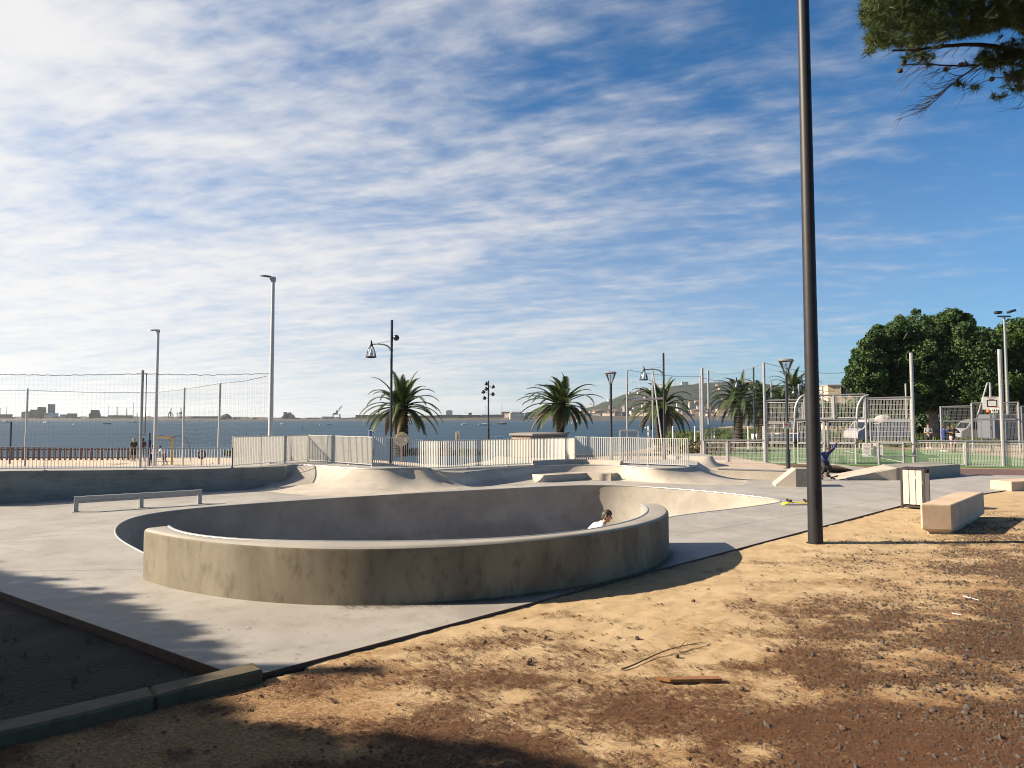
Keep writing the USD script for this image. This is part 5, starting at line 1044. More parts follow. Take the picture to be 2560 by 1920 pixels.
P_ = np.array(P_); t_ = tuft(24, 0.12, 0.0042, 3); obj('needles', scatter(t_, P_, rot_random(len(P_), rp), rp.uniform(0.75, 1.3, len(P_))), M_pine, op, kind='stuff')
cm = cone_mesh(0.085)
for px, py in [(2252, 163), (2243, 172), (2359, 174), (2397, 201), (2474, 200), (2514, 193), (2544, 196), (2275, 128), (2345, 120), (2408, 158), (2295, 150)]:
    m = cm.copy(); m.apply_transform(trimesh.transformations.rotation_matrix(rp.uniform(1.5, 4.5), rp.normal(size=3))); m.apply_translation(D(px, py, 9.0)); obj('pine_cone', m, M_pinebark, op)

# pines left of and beside the viewer: their shade lies over the planting bed and the foot of the picture
shade_d = [(-60, 1190), (0, 1214), (70, 1232), (160, 1252), (240, 1270), (300, 1288), (395, 1308), (385, 1330), (425, 1345), (480, 1382), (545, 1395), (600, 1425), (545, 1440), (525, 1468), (560, 1492), (615, 1515), (640, 1530), (610, 1552), (690, 1563), (830, 1566), (920, 1574), (1010, 1592), (1110, 1602), (1210, 1628), (1290, 1662), (1300, 1800), (-60, 1800)]
shade = sg.Polygon([GD(*p)[:2] for p in shade_d]).buffer(0)
shade = unary_union([shade, sg.Polygon([G(-70, 1376)[:2], G(700, 2070)[:2], (-1.5, 1.0), (-9, 1.0), (-12, 8)])])
lit_view = sg.Polygon([G(-20, 1250)[:2], G(2600, 1190)[:2], G(2600, 1960)[:2], G(-20, 1960)[:2]]).buffer(0.3).difference(shade)
shadow_dir = -SUN[:2] / SUN[2]                                       # ground shift of a shadow per metre of height
def pine(label, base, H, seed, clusters, lean=(0, 0)):
    t = thing('shade_pine', label, 'tree'); r = np.random.default_rng(seed); base = np.asarray(base, float)
    tk = resample([base, base + [lean[0] * 0.3, lean[1] * 0.3, H * 0.45], base + [lean[0], lean[1], H]], 10); w = []
    for c in clusters[:: max(1, len(clusters) // 26)]:
        j = r.integers(4, 9); w.append(tube(resample([tk[j], (tk[j] + c) / 2 + [0, 0, -0.3], c], 6), np.linspace(0.07, 0.015, 6), 5))
    obj('trunk', tube(tk, np.linspace(0.27, 0.10, 10), 10), M_bark, t, smooth=40); obj('branches', w, M_bark, t, smooth=40)
    pr = tuft(22, 0.19, 0.012, seed); obj('crown', scatter(pr, clusters, rot_random(len(clusters), r), r.uniform(0.8, 1.35, len(clusters))), M_pine, t)
def frustum_free(p, m=0.35):
    q = p - [0, 0, EYE]; f = CP * q[:, 1] + SP * q[:, 2]; u = -SP * q[:, 1] + CP * q[:, 2]
    return (f < 0.05) | (np.abs(q[:, 0]) > np.maximum(f, 0) * 1280 / FPX + m) | (np.abs(u) > np.maximum(f, 0) * 960 / FPX + m)
rs_ = np.random.default_rng(91); bx0 = shade.bounds; C1 = []
while len(C1) < 11000:
    g = rs_.uniform([bx0[0], bx0[1]], [bx0[2], bx0[3]], (4000, 2)); g = g[shapely.contains_xy(shade.buffer(-0.10), g[:, 0], g[:, 1])]
    z = rs_.uniform(3.2, 7.5, len(g)); z = np.where((g[:, 1] < 4.6), rs_.uniform(2.8, 7.0, len(g)), z); p = np.c_[g - shadow_dir * z[:, None], z]
    nz = meshkit.fbm(np.c_[g * np.array([0.45, 1.6]), g[:, :1] * 0], 3, 6); edge = np.array([shade.exterior.distance(sg.Point(*q)) for q in g]); ok = frustum_free(p) & ((nz > 0.50) | (edge > 0.32))
    C1 += list(p[ok])
C1 = np.array(C1); left = C1[:, 1] > 5.0
pine('pine tree left of the viewer whose shade falls over the planting bed', (-14.5, 5.4, -0.1), 7.8, 61, C1[left]); pine('pine tree beside the viewer shading the foot of the picture', (-9.5, 1.8, -0.1), 7.4, 62, C1[~left])
def lit_free(p): g = p[:, :2] + shadow_dir * p[:, 2:3]; return ~shapely.contains_xy(lit_view, g[:, 0], g[:, 1])
for k, (b, H, R) in enumerate([((-4.5, -3.5, -0.1), 7.5, 3.9), ((3.5, -5.0, -0.1), 8.0, 4.2), ((-11, -3.0, -0.1), 8.5, 4.2), ((0.0, -11.0, -0.1), 9.0, 5.0), ((9.0, -3.0, -0.1), 8.2, 4.2), ((-17, 3, -0.1), 8.0, 4.0), ((-0.5, 1.6, -0.1), 9.2, 5.2), ((-6.5, 3.2, -0.1), 9.6, 4.6), ((5.5, 1.0, -0.1), 9.4, 4.6)]):  # unseen pines added behind and over the viewer to block sky light
    r = np.random.default_rng(100 + k); nt = 2600 if k > 5 else 1300; u = r.normal(size=(nt, 3)); u /= np.linalg.norm(u, axis=1, keepdims=True); p = np.array([b[0], b[1], H - 1.9]) + u * (R * r.uniform(0.4, 1, nt)[:, None] ** 0.5) * np.array([1, 1, 0.55])
    p = p[frustum_free(p, 0.8) & lit_free(p)]; pine(['unseen pine tree added just behind the viewer to block sky light', 'added pine tree behind the viewer on the right, blocking sky light', 'added pine tree behind the viewer on the far left, blocking sky light', 'tall added pine tree well behind the viewer, blocking sky light', 'added pine tree outside the frame on the right, blocking sky light', 'added unseen pine tree far left beside the skatepark, blocking sky light', 'added pine canopy over the viewer, darkening the foreground', 'added pine canopy over the viewer from the left, darkening the foreground', 'added pine canopy over the viewer from the right, darkening the foreground'][k], np.array(b) - ([0, 3.8, 0] if k > 5 else [0, 0, 0]), H, 200 + k, p, lean=(0, 3.0) if k > 5 else (0, 0))

# ------------------------------------------------------------------ people
M_hair = plain('dark_brown_hair', (0.030, 0.017, 0.010), 0.6, 0, 0.3, 40); M_blond = plain('fair_hair', (0.36, 0.24, 0.10), 0.6, 0, 0.25, 40)
M_eye = plain('eye_dark', (0.02, 0.015, 0.012), 0.3); M_lip = plain('lips', (0.30, 0.12, 0.10), 0.5)
M_tee = cloth('white_cotton', (0.78, 0.76, 0.77)); M_blue = cloth('royal_blue_cloth', (0.018, 0.032, 0.17)); M_navy = cloth('navy_cloth', (0.015, 0.02, 0.09)); M_blackc = cloth('black_cloth', (0.012, 0.012, 0.014))
M_navyblue = cloth('deep_blue_cloth', (0.012, 0.02, 0.11)); M_greytee = cloth('grey_cotton', (0.24, 0.24, 0.26)); M_pink = cloth('pink_white_print_cloth', (0.72, 0.40, 0.46)); M_dred = cloth('dark_red_cloth', (0.10, 0.012, 0.02)); M_paletee = cloth('pale_cotton', (0.60, 0.58, 0.60)); M_greend = cloth('dark_green_cloth', (0.03, 0.045, 0.03))
def hull(bones, edge, it=6):
    parts = []
    for a, b, ra, rb in bones:
        a, b = np.asarray(a, float), np.asarray(b, float)
        parts.append(manifold3d.Manifold.batch_hull([manifold3d.Manifold.sphere(ra, 14).translate(a), manifold3d.Manifold.sphere(rb, 14).translate(b)]))
    m = manifold3d.Manifold.batch_boolean(parts, manifold3d.OpType.Add).refine_to_length(edge).to_mesh()
    t = trimesh.Trimesh(m.vert_properties[:, :3], m.tri_verts, process=True); trimesh.smoothing.filter_taubin(t, 0.5, 0.53, iterations=it); return T(t.vertices, t.faces)
def person(label, loc, rz, J, shirt, bottoms, hair, skin=None, scale=1.0, sleeves='short', legs='short', hairlong=False, shoes=None, look=(0, 1, 0), group=None, tilt=None):
    """J: joints of a 1.7 m figure facing +y. The body is one surface; clothes and hair are children."""
    skin = skin or M_skin
    D0 = dict(pelvis=(0, 0, .93), chest=(0, 0.0, 1.27), neck=(0, 0.01, 1.44), head=(0, 0.035, 1.585), shl=(-.17, 0, 1.39), shr=(.17, 0, 1.39), ell=(-.22, 0.0, 1.10), elr=(.22, 0, 1.10), wrl=(-.24, .06, .86), wrr=(.24, .06, .86),
              hpl=(-.09, 0, .90), hpr=(.09, 0, .90), knl=(-.10, .02, .49), knr=(.10, .02, .49), anl=(-.10, -.02, .08), anr=(.10, -.02, .08), tol=(-.115, .15, .035), tor=(.115, .15, .035)); D0.update(J)
    J = {k: np.array(v, float) * scale for k, v in D0.items()}; S = scale; h = J['head']; f = np.asarray(look, float); f /= np.linalg.norm(f); side = np.cross(f, [0, 0, 1.0]); side /= np.linalg.norm(side) + 1e-9; upv = np.cross(side, f)
    B = [(J['pelvis'], J['chest'], .125, .135), (J['hpl'], J['hpr'], .105, .105), (J['pelvis'], J['hpl'], .11, .10), (J['pelvis'], J['hpr'], .11, .10), (J['shl'], J['shr'], .062, .062), (J['chest'], J['neck'], .11, .058), (J['chest'], (J['shl'] + J['chest']) / 2, .11, .085), (J['chest'], (J['shr'] + J['chest']) / 2, .11, .085),
         (J['neck'], h - upv * .05 * S, .054, .056), (h + upv * .03 * S - f * .012 * S, h - upv * .045 * S + f * .016 * S, .094, .066), (h - upv * .05 * S + f * .02 * S, h - upv * .095 * S + f * .045 * S, .055, .030), (h + f * .088 * S + upv * .0 * S, h + f * .103 * S - upv * .025 * S, .011, .016),
         (h + side * .088 * S - upv * .01 * S, h + side * .09 * S - upv * .04 * S, .018, .014), (h - side * .088 * S - upv * .01 * S, h - side * .09 * S - upv * .04 * S, .018, .014)]
    for s in 'lr':
        sh, el, wr, hp_, kn, an, to = (J[k + s] for k in ('sh', 'el', 'wr', 'hp', 'kn', 'an', 'to'))
        B += [(sh, el, .052, .040), (el, wr, .040, .028), (hp_, kn, .085, .056), (kn, an, .054, .037), (an, an * .6 + to * .4, .040, .036), (an - np.array([0, .02, .03]) * S, to, .036, .028)]
        d = (wr - el) / (np.linalg.norm(wr - el) + 1e-9); n = np.cross(d, [0.2, 0.1, 1.0]); n /= np.linalg.norm(n); u = np.cross(n, d)
        palm_ = wr + d * .075 * S; B += [(wr, palm_, .027, .030), (wr + d * .03 * S + n * .012 * S, palm_ + n * .016 * S, .022, .020), (wr + d * .03 * S - n * .012 * S, palm_ - n * .016 * S, .022, .020)]
        for i, (o, l) in enumerate(((-.027, .058), (-.009, .074), (.009, .070), (.026, .052))):
            b0_ = palm_ + n * o * S; k1_ = b0_ + d * l * .55 * S + u * .006 * S; B += [(b0_, k1_, .0095, .009), (k1_, k1_ + d * l * .45 * S + u * .022 * S, .009, .0078)]
        b0_ = wr + d * .03 * S + n * .026 * S; B += [(b0_, b0_ + (n * .7 + d * .8) * .035 * S, .012, .010), (b0_ + (n * .7 + d * .8) * .035 * S, b0_ + (n * .8 + d * 2.0) * .032 * S, .010, .0085)]
    sc = lambda bb, extra=0.0: [(a, b, (ra + extra) * S, (rb + extra) * S) for a, b, ra, rb in bb]
    M4 = np.eye(4); c, s_ = math.cos(rz), math.sin(rz); M4[:3, :3] = [[c, -s_, 0], [s_, c, 0], [0, 0, 1]]; M4[:3, 3] = loc
    t = thing('person', label, 'person', group=group)
    def put(name, m, mt, par=t, sm=True): m = m.copy(); m.apply_transform(M4); return obj(name, m, mt, par, smooth=sm)
    body = put('body', hull(sc(B), 0.03 * S), skin)
    tors = [(J['pelvis'] + [0, 0, .03 * S], J['chest'], .134, .146), (J['shl'], J['shr'], .070, .070), (J['chest'], J['neck'] - (J['neck'] - J['chest']) * .25, .118, .075), (J['chest'], (J['shl'] + J['chest']) / 2, .12, .093), (J['chest'], (J['shr'] + J['chest']) / 2, .12, .093), (J['pelvis'] + [0, 0, -.04 * S], J['pelvis'] + [0, 0, .10 * S], .136, .135)]
    for s in 'lr':
        sh, el, wr = J['sh' + s], J['el' + s], J['wr' + s]; k = .62 if sleeves == 'short' else 1.0
        tors.append((sh, sh + (el - sh) * k, .064, .060))
        if sleeves == 'long': tors.append((el, el + (wr - el) * .95, .056, .042))
    if shirt is not None: put('shirt', hull(sc(tors, .004), 0.03 * S), shirt)
    lg = [(J['hpl'], J['hpr'], .120, .120), (J['pelvis'], J['pelvis'] + [0, 0, .04 * S], .132, .13)]
    for s in 'lr':
        hp_, kn, an = J['hp' + s], J['kn' + s], J['an' + s]
        lg.append((hp_, hp_ + (kn - hp_) * (.85 if legs == 'short' else 1.0), .100, .082 if legs == 'short' else .072))
        if legs == 'long': lg.append((kn, kn + (an - kn) * .93, .070, .056))
    put('trousers' if legs == 'long' else 'shorts', hull(sc(lg, .003), 0.03 * S), bottoms)
    hb_ = [(h + upv * .045 * S - f * .02 * S, h - upv * .01 * S - f * .045 * S, .098, .086), (h + upv * .065 * S + f * .02 * S, h + upv * .06 * S - f * .02 * S, .082, .09), (h + side * .07 * S + upv * .02 * S - f * .01 * S, h + side * .075 * S - upv * .03 * S - f * .02 * S, .038, .028), (h - side * .07 * S + upv * .02 * S - f * .01 * S, h - side * .075 * S - upv * .03 * S - f * .02 * S, .038, .028)]
    if hairlong: hb_.append((h - f * .06 * S, h - f * .085 * S - upv * .22 * S, .07, .045))
    hm = hull(sc(hb_), 0.02 * S, 3); hm.vertices += (meshkit.fbm(hm.vertices * 26 / S, 3, 3)[:, None] - .5) * (hm.vertices - h) * 0.35; put('hair', hm, hair)
    eyes = [trimesh.creation.icosphere(1, .010 * S).apply_translation(h + f * .083 * S + side * e * .033 * S + upv * .008 * S) for e in (-1, 1)]; put('eyes', cat_(eyes), M_eye, body); put('mouth', bx(h + f * .088 * S - upv * .055 * S, (.035 * S, .008 * S, .008 * S), rz=math.atan2(-f[0], f[1])), M_lip, body)
    if shoes is not None:
        for s in 'lr':
            an, to = J['an' + s], J['to' + s]; m = hull(sc([(an - np.array([0, .02, .02]) * S, to, .046, .038), (an, an * .6 + to * .4, .047, .042)]), 0.025 * S, 3); m.vertices[:, 2] = np.maximum(m.vertices[:, 2], min(an[2] - .08 * S, to[2] - .034 * S)); put('shoe', m, shoes)
    return t
# child riding through the bowl, leaning forward to the right
kx, ky = XY(1490, 1300, 16.0); kz = float(bowl_z(np.array([rim_poly.exterior.distance(sg.Point(kx, ky))]))[0])
kid = dict(pelvis=(0, -.20, .66), chest=(0, .02, .92), neck=(0, .17, 1.05), head=(0, .24, 1.19), shl=(-.16, .12, 1.00), shr=(.16, .12, 1.00), ell=(-.20, .22, .76), elr=(.20, .20, .76), wrl=(-.14, .40, .84), wrr=(.16, .38, .80),
           hpl=(-.09, -.20, .63), hpr=(.09, -.20, .63), knl=(-.10, .14, .48), knr=(.10, .08, .44), anl=(-.08, .12, .09), anr=(.08, -.14, .09), tol=(-.14, .24, .04), tor=(.20, -.10, .04))
person('child with dark tousled hair and a white T-shirt crouching in the bowl', (kx, ky, kz + 0.115), -PI / 2 - 0.1, kid, M_tee, M_navy, M_hair, scale=1.08, shoes=M_blackc, look=(0.05, 1, -0.15))
skateboard('skateboard', 'dark skateboard under the crouching child in the bowl', np.array([kx, ky, kz + 0.006]), 0.0, 0.0, M_rubber, M_rubber, M_wheeldark, False)
# skateboarder with one arm raised, partly hidden by the black pole
sp = G(2066, 1200); sk = dict(pelvis=(-.06, -.05, .72), chest=(-.08, .08, 1.02), neck=(-.04, .16, 1.17), head=(-.01, .22, 1.31), shl=(-.22, .10, 1.10), shr=(.12, .12, 1.14), ell=(-.46, .10, 1.02), elr=(.36, .10, 1.32), wrl=(-.68, .12, .98), wrr=(.55, .06, 1.55),
    hpl=(-.15, -.05, .70), hpr=(.03, -.05, .70), knl=(-.22, .18, .46), knr=(.12, .16, .44), anl=(-.26, .0, .10), anr=(.04, .0, .10), tol=(-.30, .14, .05), tor=(.08, .15, .05))
person('skateboarder in a blue top with one arm raised beside the black pole', (sp[0], sp[1], 0.105), PI + 0.25, {k: (-v[0], v[1], v[2]) for k, v in sk.items()}, M_navyblue, M_blackc, M_hair, M_skindark, scale=0.74, sleeves='long', legs='long', shoes=M_dred, look=(0, 1, -0.25))
skateboard('skateboard', 'dark skateboard under the skateboarder with the raised arm', np.array([sp[0] + 0.02, sp[1], 0.0]), 0.10, 0.0, M_rubber, M_rubber, M_wheeldark, False)
# three players on the pitch
def on(px, py): return G(px, py, 0.012)
q = on(2322, 1122); person('player in a grey T-shirt and black shorts standing alone with folded arms', (q[0], q[1], 0.015), PI - 0.3, dict(ell=(-.24, .05, 1.12), elr=(.24, .05, 1.12), wrl=(.02, .20, 1.12), wrr=(-.04, .22, 1.10)), M_greytee, M_blackc, M_hair, shoes=M_white)
q = on(2361, 1130); person('player in a blue shirt seen from the side, marking the one in black', (q[0], q[1], 0.015), -PI / 2 - 0.25, dict(elr=(.26, .18, 1.25), wrr=(.16, .40, 1.22), ell=(-.22, .15, 1.15), wrl=(-.15, .38, 1.15), anl=(-.10, -.12, .08), tol=(-.1, .05, .035)), M_blue, M_navy, M_hair, M_skindark, shoes=M_white)
q = on(2376, 1130); person('player in a black top and pink and white shorts with bent arms', (q[0] + 0.05, q[1] - 0.2, 0.015), PI - 0.2, dict(ell=(-.36, .06, 1.22), elr=(.36, .06, 1.26), wrl=(-.14, .24, 1.22), wrr=(.16, .26, 1.20), anl=(-.12, -.10, .08), tol=(-.13, .07, .035)), M_blackc, M_pink, M_hair, M_skindark, shoes=M_dred)
# people on the beach
def beach(px, d): x, y = XY(px, 1100, d); return np.array([x, y, float(land_z(x, y)) + 0.03])
person('fair-haired person walking on the beach behind the low railing, back turned', beach(335, 50.0), 0.5, {}, M_greend, M_blackc, M_blond, M_skin, hairlong=True)
person('dark-haired person walking on the beach beside the fair-haired one', beach(357, 50.5), 0.3, dict(anr=(.1, .15, .08), tor=(.11, .3, .035)), M_dred, M_navy, M_hair, M_skindark)
person('person in a pale top and navy shorts beside the yellow goal', beach(383, 45.0), 1.3, dict(elr=(.3, .1, 1.15), wrr=(.3, .3, 1.2)), M_paletee, M_navy, M_hair, M_skindark, scale=0.86)
person('bare-legged person bending forward inside the yellow goal', beach(411, 46.0), PI * 0.6, dict(pelvis=(0, -.08, .88), chest=(0, .12, 1.16), neck=(0, .24, 1.29), head=(0, .32, 1.41), shl=(-.17, .2, 1.24), shr=(.17, .2, 1.24), ell=(-.2, .35, 1.05), elr=(.2, .35, 1.05), wrl=(-.15, .5, .9), wrr=(.15, .5, .9), anr=(.12, -.25, .1), knr=(.11, -.05, .5), tor=(.12, -.1, .04), hpl=(-.09, -.06, .86), hpr=(.09, -.06, .86)), M_white, M_dred, M_hair, M_skindark, scale=0.88)

# ------------------------------------------------------------------ beach and promenade things
yg = thing('beach_goal', 'yellow beach goal with a dark net frame behind the low railing', 'goal')
g0, g1 = beach(388, 46.8), beach(431, 46.8); GH = 2.1 + (1046.5 - 1093) / FPX * 46.8 - g0[2]
for g in (g0, g1): obj('post', bar(g, g + [0, 0, GH], 0.10), M_yellow, yg)
obj('crossbar', bar(g0 + [-0.05, 0, GH], g1 + [0.05, 0, GH - 0.03], 0.10), M_yellow, yg)
for g in (g0, g1):
    obj('net_stay', tube(resample([g + [0, 0, GH - 0.05], g + [0.25, 1.2, GH - 0.05], g + [0.3, 1.6, GH - 0.35], g + [0.35, 1.9, 0.05]], 12), 0.022, 6), M_slate, yg)
gn = [resample([g + [0, 0, GH - 0.05], g + [0.25, 1.2, GH - 0.05], g + [0.3, 1.6, GH - 0.35], g + [0.35, 1.9, 0.05]], 12) for g in (g0, g1)]
obj('netting', [tube([gn[0][i], gn[1][i]], 0.003, 3) for i in range(12)] + [tube(gn[0] + (gn[1] - gn[0]) * u, 0.003, 3) for u in np.linspace(0.1, 0.9, 6)], M_net, yg, kind='stuff')
b = beach(374, 43.0); vp = thing('volleyball_post', 'dark padded volleyball post behind the low railing', 'post', loc=b); ph = 2.1 + (1046.5 - 1082) / FPX * 43.0 - b[2]
obj('post', lathe([(0.055, -0.05), (0.055, ph), (0, ph + 0.01)], 10), M_slate, vp, smooth=30); obj('padding', lathe([(0.085, 0.02), (0.09, 0.1), (0.09, ph * 0.78), (0.07, ph * 0.8)], 12), M_navy, vp, smooth=30)
lr = thing('life_ring', 'dark red ring on a short stand behind the low railing', 'life ring'); c = D(504, 1137, 46.0); z0 = float(land_z(c[0], c[1]))
tr = trimesh.creation.torus(0.25, 0.06, 24, 8); tr.apply_transform(trimesh.transformations.rotation_matrix(PI / 2, [1, 0, 0])); tr.apply_translation(c); obj('ring', T(tr.vertices, tr.faces), M_dred, lr, smooth=True); obj('stand', bar([c[0], c[1] + 0.05, z0 - 0.1], c + [0, 0.05, 0.1], 0.05), M_rust, lr)
bf = thing('beach_fence', 'low brown wooden fence along the far edge of the beach', 'fence'); FBD = 52.0
for i, px in enumerate(np.arange(-60, 352, 13.2)):
    p = beach(px, FBD); obj('board', bx((p[0], FBD, -0.62), (0.17, 0.05, 1.02)), M_rust, bf)
pa, pb = beach(-62, FBD), beach(352, FBD)
for z in (-0.92, -0.28): obj('rail', bar([pa[0], FBD + 0.05, z], [pb[0], FBD + 0.05, z], 0.06, 0.10), M_rust, bf)
# low hedge and wall along the promenade edge
r = np.random.default_rng(8); P_ = []
for px in np.arange(560, 1300, 1.2):
    if meshkit.noise(np.array([px * 0.02, 3.0, 1.0]), 4) < 0.30: continue
    for k in range(9): x, y = XY(px, 1100, 37.6 + r.uniform(-0.3, 0.3)); P_.append([x, y, 0.05 + 0.34 * r.uniform(0, 1) * (0.6 + 0.6 * float(meshkit.noise(np.array([px * 0.07, 0, 0]), 2)))])
P_ = np.array(P_); obj('hedge', scatter(LEAF5, P_, rot_random(len(P_), r), 0.13 * r.uniform(0.7, 1.3, len(P_))), M_shrub, kind='stuff', label='low dark hedge along the promenade edge behind the slatted fence', cat='hedge')
sg1 = thing('blue_sign', 'blue and white information sign left of the nearest street lamp', 'sign'); c = D(927, 1084, 30.0)
obj('post', bar([c[0], c[1] + 0.03, 0], c + [0, 0.03, 0.1], 0.04), M_greyfence, sg1); obj('plate', rbox(c + [0, 0, 0.0], (0.17, 0.02, 0.32), 0.005), M_white, sg1); M_signblue = plain('sign_blue', (0.03, 0.10, 0.48), 0.4); obj('panel', bx(c + [0, -0.0125, -0.01], (0.125, 0.004, 0.25)), M_signblue, sg1)
obj('symbol', [bar(c + [-0.035, -0.017, -0.10], c + [0, -0.017, 0.06], 0.016, 0.004), bar(c + [0.035, -0.017, -0.10], c + [0, -0.017, 0.06], 0.016, 0.004)], M_white, sg1)
sg2 = thing('yellow_sign', 'cream and yellow sign board on the promenade right of the left palm', 'sign'); c = D(1144, 1090, 33.0)
obj('post', bar([c[0], c[1] + 0.03, 0], c, 0.05), M_greyfence, sg2); obj('plate', rbox(c, (0.22, 0.03, 0.42), 0.006), plain('pale_yellow_paint', (0.62, 0.48, 0.14)), sg2); obj('face', bx(c + [0, -0.0175, -0.005], (0.165, 0.004, 0.34)), M_tee, sg2); obj('print', [bx(c + [-0.02, -0.021, -0.02], (0.02, 0.004, 0.24)), bx(c + [0.025, -0.021, -0.02], (0.02, 0.004, 0.24)), bx(c + [0, -0.021, 0.11], (0.06, 0.004, 0.02))], M_rubber, sg2)
cd = thing('cream_disc', 'cream round disc standing upright at the foot of the left palm', 'disc'); c = D(1003, 1098, 33.5); m = trimesh.creation.cylinder(0.36, 0.10, sections=32); m.apply_transform(trimesh.transformations.rotation_matrix(PI / 2, [1, 0, 0])); m.apply_translation(c); obj('disc', T(m.vertices, m.faces), plain('cream_paint', (0.55, 0.47, 0.30)), cd, smooth=30)
tr = trimesh.creation.torus(0.25, 0.02, 28, 6); tr.apply_transform(trimesh.transformations.rotation_matrix(PI / 2, [1, 0, 0])); tr.apply_translation(c - [0, 0.055, 0]); obj('groove_ring', T(tr.vertices, tr.faces), M_bench, cd); obj('stand', bar([c[0], c[1], -0.02], c - [0, 0, 0.3], 0.12), M_bench, cd)
r = np.random.default_rng(12); c = D(1113, 1100, 35.0); bp_ = thing('small_palm_bush', 'small spiky palm bush beside the yellow sign', 'shrub', loc=(c[0], c[1], 0.0))
for i in range(16): obj('frond', frond(r, (0, 0, 0.25), i * 2.4, r.uniform(0.2, 1.3), r.uniform(0.6, 0.9), 1.1, 0.2, n=16), M_palmdry, bp_)
kio = thing('flat_roofed_hut', 'low flat-roofed beige hut on the shore left of the windswept palm', 'hut'); a, b_, c = D(1278, 1096, 36.2), D(1330, 1096, 35.6), D(1400, 1096, 37.0); zt = 2.1 - (1083.5 - 1046.5) / FPX * 36
M_beige = plain('beige_render', (0.50, 0.40, 0.29), 0.8); M_hutgrey = plain('grey_cladding', (0.16, 0.15, 0.135), 0.7); M_roofgrey = plain('hut_roof', (0.30, 0.275, 0.24), 0.7)
bk_ = np.array([0.6, 2.2, 0]); ft = [a[:2], b_[:2], c[:2], (c + bk_)[:2], (a + bk_)[:2]]
obj('wall', poly(sg.Polygon(ft), -0.05, zt - 0.10), M_hutgrey, kio); obj('roof', poly(sg.Polygon(ft).buffer(0.10, join_style=2), zt - 0.10, zt), M_roofgrey, kio)
fd = (b_ - a); fd[2] = 0; L = np.linalg.norm(fd); fd /= L; fn = np.array([fd[1], -fd[0], 0]); obj('shutter', [bar(np.array([*(a + fd * 0.06 + fn * 0.012)[:2], (zt - 0.2) / 2 + 0.02]), np.array([*(b_ - fd * 0.10 + fn * 0.012)[:2], (zt - 0.2) / 2 + 0.02]), 0.02, zt - 0.28)], M_beige, kio)
gc = thing('goal_cage', 'small grey framed goal cage beyond the slatted fence', 'goal'); a, b_ = D(1551, 1097, 33), D(1596, 1098, 33); H = 2.1 - (1076 - 1046.5) / FPX * 33
for q in (a, b_): obj('post', bar([q[0], 33, 0], [q[0], 33, H], 0.06), M_galvpaint, gc)
obj('crossbar', bar([a[0], 33, H], [b_[0], 33, H], 0.06), M_galvpaint, gc); obj('back_bars', [bar([a[0] + (b_[0] - a[0]) * u, 33.5, 0], [a[0] + (b_[0] - a[0]) * u, 33.5, H * 0.98], 0.02) for u in np.linspace(0, 1, 12)] + [bar([a[0], 33.5, H * k], [b_[0], 33.5, H * k], 0.02) for k in (0.3, 0.6, 0.98)], M_greyfence, gc)
# grassy bank on the right-hand shore
r = np.random.default_rng(14); n = 16000; gx_, gy_ = r.uniform(11, 60, n), r.uniform(48, 112, n); k = (gy_ < shore(gx_) - 1.5) & (gy_ > 49) & (meshkit.fbm(np.c_[gx_ * .15, gy_ * .15, gx_ * 0], 3, 5) > 0.40); gp = np.c_[gx_[k], gy_[k], land_z(gx_[k], gy_[k]) + 0.05]
blade = (np.array([[-.05, 0, 0], [.05, 0, 0], [0, .08, .45], [-.12, .05, 0], [-.04, .05, 0], [-.15, 0, .38], [.06, -.04, 0], [.13, -.04, 0], [.16, .02, .40]]), np.array([[0, 1, 2], [3, 4, 5], [6, 7, 8]]))
obj('shore_grass', scatter(blade, gp, rot_z(r.uniform(0, 6.28, len(gp))), r.uniform(0.8, 1.7, len(gp))), M_grassy, kind='stuff', label='rough green grass on the right-hand shore', cat='grass')
rk = thing('scrub_patch', 'dry brown scrub at the right end of the slatted fence', 'shrub'); p = np.c_[r.normal(11.6, 0.9, 900), r.normal(41, 1.2, 900), np.abs(r.normal(0.25, 0.25, 900))]; obj('foliage', scatter(LEAF5, p, rot_random(900, r), 0.22 * r.uniform(0.5, 1.2, 900)), M_palmdry, rk)

